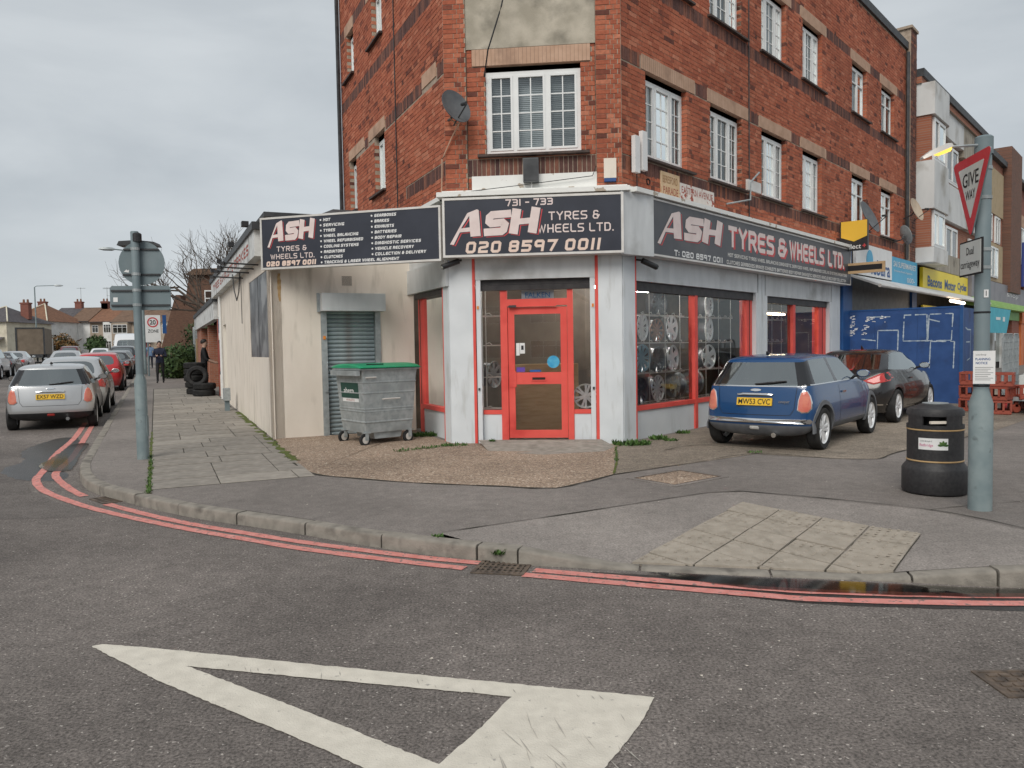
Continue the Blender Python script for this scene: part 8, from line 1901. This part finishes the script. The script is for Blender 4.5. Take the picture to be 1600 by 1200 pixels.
# brick house behind the workshop with a steep tile hung gable
o = thing('brick_house', 'tall dark brown tile hung house behind the workshop', 'house', (-17, 47, .4)); f = Fr((-19.6, 46, .4), (1, 0, 0), (0, -1, 0))
M['tilehung'] = pm('tile_hanging', (.10, .055, .04), (.16, .09, .06), 5, .9, stretch=(1, 1, 5))
mb = MB(); mb.prism([(0, -.5), (6, -.5), (6, 5.9), (.5, 5.9), (0, 3.0)], -8, 0, f); mb.build('wall', M['tilehung'], o); mb = MB(); mb.prism([(.4, 5.9), (6.2, 5.9), (6.2, 6.3), (.9, 6.25)], -8, .3, f); mb.build('roof', M['roof_brown'], o); mb = MB(); mb.prism([(-2.2, -.5), (.4, -.5), (.4, 2.9), (-.35, 4.8), (-.6, 4.8), (-1.2, 2.9)], -5, -.6, f); mb.build('gable_wing', M['tilehung'], o)
simple_window(f, 1.4, 2.3, 3.5, 5.0, .0, o, 2); simple_window(f, 3.3, 4.6, 3.6, 4.9, .0, o, 2)
# lorry body parked far up the street
q = ST(89, -11.2); o = thing('box_lorry', 'brown boxed lorry parked in front of the hipped roof house', 'lorry', q); f = Fr(q, tL, -uL); M['lorry'] = pm('lorry_brown', (.14, .11, .08), (.19, .15, .11), 2, .7)
mb = MB(); mb.box(f, -1.2, 1.2, -6.2, 0, .9, 3.5); mb.build('cargo_box', M['lorry'], o); mb = MB(); mb.box(f, -1.25, -1.1, -.02, .04, .85, 3.55); mb.box(f, 1.1, 1.25, -.02, .04, .85, 3.55); mb.box(f, -1.1, 1.1, -.02, .04, 3.42, 3.55); mb.build('door_frame', M['darkmetal'], o); mb = MB(); mb.box(f, -1.1, 1.1, -8.1, -6.3, .6, 2.6); mb.build('cab', P_WHITE, o); mb = MB(); mb.box(f, -1.0, 1.0, -8, 0, .55, .9); mb.build('chassis', M['darkmetal'], o)
for d_ in (-.9, -2.0, -7.2):
    for u in (-1.0, 1.0): mb = MB(); mb.lathe([(.001, -.14), (.42, -.14), (.46, 0), (.42, .14), (.001, .14)], 16, f.p(u, d_, .46), Matrix((uL, Vector((0, 0, 1)), tL)).transposed()); mb.build('wheel', M['rubber'], o)
# ------------------------------------------------------------------ hedge, shrubs, bare tree
def foliage(name, label, cat, blobs, n, leaf, mats, trunk=None, seed=1):
    rnd = random.Random(seed); c0 = Vector(blobs[0][0]); g = hz(c0.x, c0.y)+PV; o = thing(name, label, cat, (c0.x, c0.y, g))
    mb = MB()
    for i in range(n):
        (c_, r_) = rnd.choice(blobs); c_ = Vector(c_); v = Vector((rnd.gauss(0, 1), rnd.gauss(0, 1), rnd.gauss(0, 1))).normalized(); k = rnd.random()**.35
        p = c_+Vector((v.x*r_[0], v.y*r_[1], v.z*r_[2]))*k*(1+.12*math.sin(v.x*5+v.z*7))
        a = Vector((rnd.gauss(0, 1), rnd.gauss(0, 1), rnd.gauss(0, 1))).normalized(); b = a.cross(v); b = b.normalized() if b.length > .01 else Vector((1, 0, 0)); L = leaf*rnd.uniform(.6, 1.4)
        mb.add([p-a*L, p+b*L*.45, p+a*L, p-b*L*.45], [(0, 1, 2, 3)], rnd.randrange(len(mats)))
    mb.build('foliage', mats, o, fix=False)
    if trunk: mb = MB(); mb.tube(trunk[0], trunk[1], 6); mb.build('trunk', M['bark'], o)
    else: 
        mb = MB(); mb.tube([(c0.x, c0.y, g-.1), (c0.x+.05, c0.y, g+.5), (c0.x, c0.y+.05, c0.z)], [.06, .05, .02], 6); mb.build('stem', M['bark'], o)
    return o
M['bark'] = pm('bark', (.065, .05, .04), (.12, .095, .075), 12, .9); M['lf1'] = pm('leaf_dark_green', (.022, .05, .014), (.04, .08, .02), 4, .7); M['lf2'] = pm('leaf_green', (.045, .085, .025), (.075, .12, .035), 4, .7); M['lf3'] = pm('leaf_russet', (.16, .085, .03), (.24, .13, .045), 4, .8); M['lf4'] = pm('leaf_dull', (.055, .055, .03), (.09, .085, .045), 4, .8)
h = ST(41, 1.15)
foliage('hedge', 'clipped dark green hedge spilling over the pavement', 'hedge', [((h.x, h.y, h.z+1.0), (.8, 1.6, .85)), ((h.x+.5, h.y+1.2, h.z+.95), (.8, 1.6, .85)), ((h.x-.35, h.y+2.2, h.z+.9), (.8, 1.5, .9)), ((h.x-.1, h.y-.3, h.z+.6), (.8, 1.2, .65))], 5200, .10, [M['lf1'], M['lf2'], M['lf1']], seed=3)
h = ST(45, 2.0)
foliage('shrub', 'tall dark evergreen shrub behind the hedge', 'shrub', [((h.x+.2, h.y, h.z+2.3), (1.0, 1.0, .7)), ((h.x+1.0, h.y, h.z+2.6), (.9, .9, .7)), ((h.x+1.4, h.y, h.z+2.1), (1, 1, .7))], 1900, .10, [M['lf1'], M['lf4'], M['lf2']], seed=4)
h = Vector((X(97, 100), 100, hz(X(97, 100), 100)))
foliage('shrub', 'russet brown shrub in front of the white terraced house', 'shrub', [((h.x, h.y, h.z+2.0), (1.5, 1.2, 1.3)), ((h.x+1.2, h.y, h.z+1.6), (1.0, 1, .9))], 1500, .2, [M['lf3'], M['lf3'], M['lf4']], seed=5)
h = Vector((X(152, 98), 98, hz(X(152, 98), 98)))
foliage('shrub', 'dark green shrub in a front garden behind the parked cars', 'shrub', [((h.x, h.y, h.z+1.7), (1.3, 1.0, 1.3))], 1200, .2, [M['lf1'], M['lf2']], seed=6)
def tree(x, y, h, label, seed, lean=(0, 0)):
    rnd = random.Random(seed); g = hz(x, y)+.1; o = thing('bare_tree', label, 'tree', (x, y, g)); tw = MB(); big = MB()
    def grow(p, d_, r_, L, lev):
        n = 4; path = [p]; rr = [r_]; q = p
        for i in range(n):
            d_ = (d_+Vector((rnd.gauss(0, .13), rnd.gauss(0, .13), rnd.gauss(.05, .09)))).normalized(); q = q+d_*L/n; path.append(q); rr.append(r_*(1-.42*(i+1)/n))
        (big if lev < 3 else tw).tube(path, rr, 6 if lev < 3 else 4, cap=False)
        if lev >= 5: return
        k = 3 if lev < 3 else rnd.choice((2, 3, 4))
        for j in range(k):
            t = rnd.uniform(.35, 1.0); i = min(n-1, int(t*n)); b = path[i].lerp(path[i+1], t*n-i); a = rnd.uniform(0, 6.28); sp = rnd.uniform(.35, .85)
            s1 = d_.cross(Vector((0, 0, 1))); s1 = s1.normalized() if s1.length > .05 else Vector((1, 0, 0)); s2 = d_.cross(s1)
            nd = (d_*math.cos(sp)+(s1*math.cos(a)+s2*math.sin(a))*math.sin(sp)+Vector((0, 0, .12))).normalized(); grow(b, nd, r_*.56*rnd.uniform(.8, 1.1), L*rnd.uniform(.62, .82), lev+1)
    mb = MB(); mb.tube([(x, y, g-.2), (x+.05, y, g+h*.12), (x+lean[0]*.3, y, g+h*.38)], [.19, .16, .14], 8); mb.build('trunk', M['bark'], o)
    b = Vector((x+lean[0]*.3, y, g+h*.38))
    for j in range(5):
        a = j*1.25+rnd.random(); sp = rnd.uniform(.25, .95); grow(b-Vector((0, 0, rnd.random()*.5)), Vector((math.cos(a)*math.sin(sp)+lean[0]*.35, math.sin(a)*math.sin(sp), math.cos(sp))).normalized(), .085, h*.27, 1)
    big.build('branches', M['bark'], o, fix=False, kind='stuff'); tw.build('twigs', M['bark'], o, fix=False, kind='stuff'); return o
p = ST(36.5, 2.6); tree(p.x, p.y, 7.9, 'leafless winter tree behind the workshop and hedge', 12, (-.5, 0)); p = ST(45, 4.6); tree(p.x, p.y, 8.0, 'second leafless tree behind the side building roof', 21)
# garden wall and timber fence
o = thing('garden_wall', 'low pale brick garden wall beyond the hedge', 'wall', ST(60, 1.4)); f = Fr(ST(52, 1.3), uL, -tL); mb = MB(); mb.box(f, 0, 45, -.25, 0, -.3, 1.0); mb.build('wall', M['brick_far'], o); mb = MB(); mb.box(f, -.05, 45.05, -.30, .05, 1.0, 1.08); mb.build('coping', M['conc'], o)
# ------------------------------------------------------------------ people
def skin(name, joints, edges, radii, mats, matf, parent, sub=2):
    me = bpy.data.meshes.new(name); me.from_pydata([tuple(j) for j in joints], edges, []); o = bpy.data.objects.new(name, me); COL.objects.link(o)
    m1 = o.modifiers.new('k', 'SKIN'); m2 = o.modifiers.new('s', 'SUBSURF'); m2.levels = sub; m2.render_levels = sub
    sv = me.skin_vertices[0].data
    for i, r_ in enumerate(radii): sv[i].radius = r_ if isinstance(r_, tuple) else (r_, r_); sv[i].use_root = (i == 0)
    dg = bpy.context.evaluated_depsgraph_get(); ev = bpy.data.meshes.new_from_object(o.evaluated_get(dg)); bpy.data.objects.remove(o); ev.materials.clear()
    for mt in mats: ev.materials.append(mt)
    for pl_ in ev.polygons: pl_.material_index = matf(pl_.center); pl_.use_smooth = True
    return mkobj(name, ev, parent)
M['skin'] = pm('skin', (.42, .26, .19), (.48, .31, .23), 8, .6); M['hair'] = pm('dark_hair', (.012, .009, .008), (.025, .02, .018), 20, .6); M['navyc'] = pm('navy_coat', (.012, .016, .035), (.022, .028, .055), 8, .85); M['blackc'] = pm('black_trousers', (.010, .010, .012), (.02, .02, .022), 8, .85); M['shoe'] = pm('shoe', (.012, .012, .012)); M['purplec'] = pm('purple_coat', (.06, .03, .10), (.09, .05, .14), 8, .85); M['bluec'] = pm('light_blue_jacket', (.14, .24, .40), (.2, .3, .46), 8, .85); M['tanc'] = pm('tan_coat', (.34, .25, .15), (.4, .3, .2), 8, .85)
def person(label, x, y, az, coat, trou, h=1.74, stride=.22, arms='phone', z=None, sleeves=True, hair='short'):
    k = h/1.75; o = thing('person', label, 'person', (0, 0, 0), world=False)
    J, E, Rr = [], [], []
    def j(p, r_): J.append(Vector(p)*k); Rr.append(tuple(q*k for q in r_) if isinstance(r_, tuple) else r_*k); return len(J)-1
    def e(*ids):
        for a, b in zip(ids[:-1], ids[1:]): E.append((a, b))
    pel = j((0, 0, .95), (.155, .11)); wa = j((0, .0, 1.10), (.145, .105)); ch = j((0, .01, 1.30), (.165, .115)); nk = j((0, .0, 1.47), (.062, .062)); hd0 = j((0, .035, 1.56), (.07, .082)); hd1 = j((0, .03, 1.66), (.078, .095)); hd2 = j((0, .02, 1.73), (.055, .065)); e(pel, wa, ch, nk, hd0, hd1, hd2)
    for s in (-1, 1):
        fy = s*stride; hip = j((s*.095, 0, .90), (.095, .10)); kn = j((s*.10, fy*.55+.05, .50), .062); an = j((s*.10, fy-.02, .10), .045); toe = j((s*.105, fy+.15, .035), (.045, .032)); e(pel, hip, kn, an, toe)
        sh_ = j((s*.185, .0, 1.40), .075)
        if arms == 'phone': el = j((s*.24, .02, 1.12), .055); wr = j((s*.10, .26, 1.14), .036); ha = j((s*.05, .31, 1.17), .038)
        elif arms == 'lean': el = j((s*.25, .10, 1.10), .05); wr = j((s*.20, .34, 1.0), .036); ha = j((s*.19, .42, .96), .036)
        else: el = j((s*.25, -.03*s, 1.12), .055); wr = j((s*.26, .06*s+.04, .86), .036); ha = j((s*.255, .06*s+.05, .76), .035)
        e(ch, sh_, el, wr, ha)
    zc = 1.48*k; wrists = [J[i] for i in range(len(J)) if abs(Rr[i] if not isinstance(Rr[i], tuple) else 1) == .036*k]
    hands = [J[i] for i in range(len(J)) if not isinstance(Rr[i], tuple) and Rr[i] in (.038*k, .035*k)] or wrists
    def mf(c_):
        if c_.z > 1.50*k: return 0
        if any((c_-q).length < .085*k for q in hands): return 0
        if not sleeves and any((c_-q).length < .20*k for q in hands+wrists): return 0
        if c_.z < .075*k: return 3
        if c_.z < .86*k and abs(c_.x) < .19*k and c_.y < .22*k+abs(stride): return 2
        return 1
    skin('body', J, E, Rr, [M['skin'], coat, trou, M['shoe']], mf, o)
    mb = MB(); hc = Vector((0, .018, 1.685))*k; n = 12; rings = []
    for i in range(7):
        t = i/6*math.pi*.56; rings.append([hc+(Matrix.Rotation(R(28), 3, 'X') @ Vector((.092*math.sin(t)*math.cos(a*math.pi/6), .108*math.sin(t)*math.sin(a*math.pi/6), .098*math.cos(t)))+Vector((0, -.014, 0)))*k for a in range(n)])
    mb.ring(rings, 0, True); mb.build('hair', M['hair'], o, smooth=70)
    if hair == 'long': mb = MB(); mb.ring([[Vector((.09*math.cos(a*math.pi/6)*w_, -.05+.06*math.sin(a*math.pi/6)*w_, z_))*k for a in range(12)] for z_, w_ in ((1.70, .8), (1.58, 1.15), (1.45, 1.2), (1.36, .7))]); mb.build('long_hair', M['hair'], o, smooth=70)
    for s in (-1, 1): mb = MB(); mb.cbox(Vector((s*.032, .125, 1.655))*k, (.026*k, .01*k, .012*k)); mb.build('eye', M['hair'], o)
    mb = MB(); mb.add([Vector(q)*k for q in ((-.014, .118, 1.60), (.014, .118, 1.60), (0, .150, 1.605), (0, .122, 1.655))], [(0, 1, 2), (0, 2, 3), (1, 3, 2)]); mb.build('nose', M['skin'], o)
    if arms == 'phone': mb = MB(); mb.cbox(Vector((0, .34, 1.20))*k, (.075, .012, .14), Matrix.Rotation(R(-50), 3, 'X')); mb.build('phone', M['blackp'], o)
    o.location = (x, y, z if z is not None else hz(x, y)+PV); o.rotation_euler = (0, 0, -az); return o
p = ST(36.0, .15); person('man in navy coat walking towards us looking at his phone', p.x, p.y, DL+math.pi+.1, M['navyc'], M['blackc'], 1.76, .16)
p = FA.p(14.2, .32, 0); person('man in black clothes standing in the workshop doorway by the tyres', p.x, p.y, DL+R(100), M['blackc'], M['blackc'], 1.78, .05, 'lean', sleeves=False)
p = ST(55, .75); person('woman in dark coat with long hair walking behind the navy coated man', p.x, p.y, DL+math.pi, M['blackc'], M['blackc'], 1.66, .18, 'walk', hair='long'); p = ST(58, -.35); person('person in light blue jacket far along the pavement beside the post', p.x, p.y, DL+math.pi, M['bluec'], M['navyc'], 1.72, .18, 'walk'); p = ST(58.5, .15); person('person in tan coat far along the pavement', p.x, p.y, DL+math.pi, M['tanc'], M['blackc'], 1.70, .15, 'walk'); p = ST(90, -3.9); person('person in purple coat in the street behind the parked cars', p.x, p.y, DL, M['purplec'], M['blackc'], 1.7, .15, 'walk')
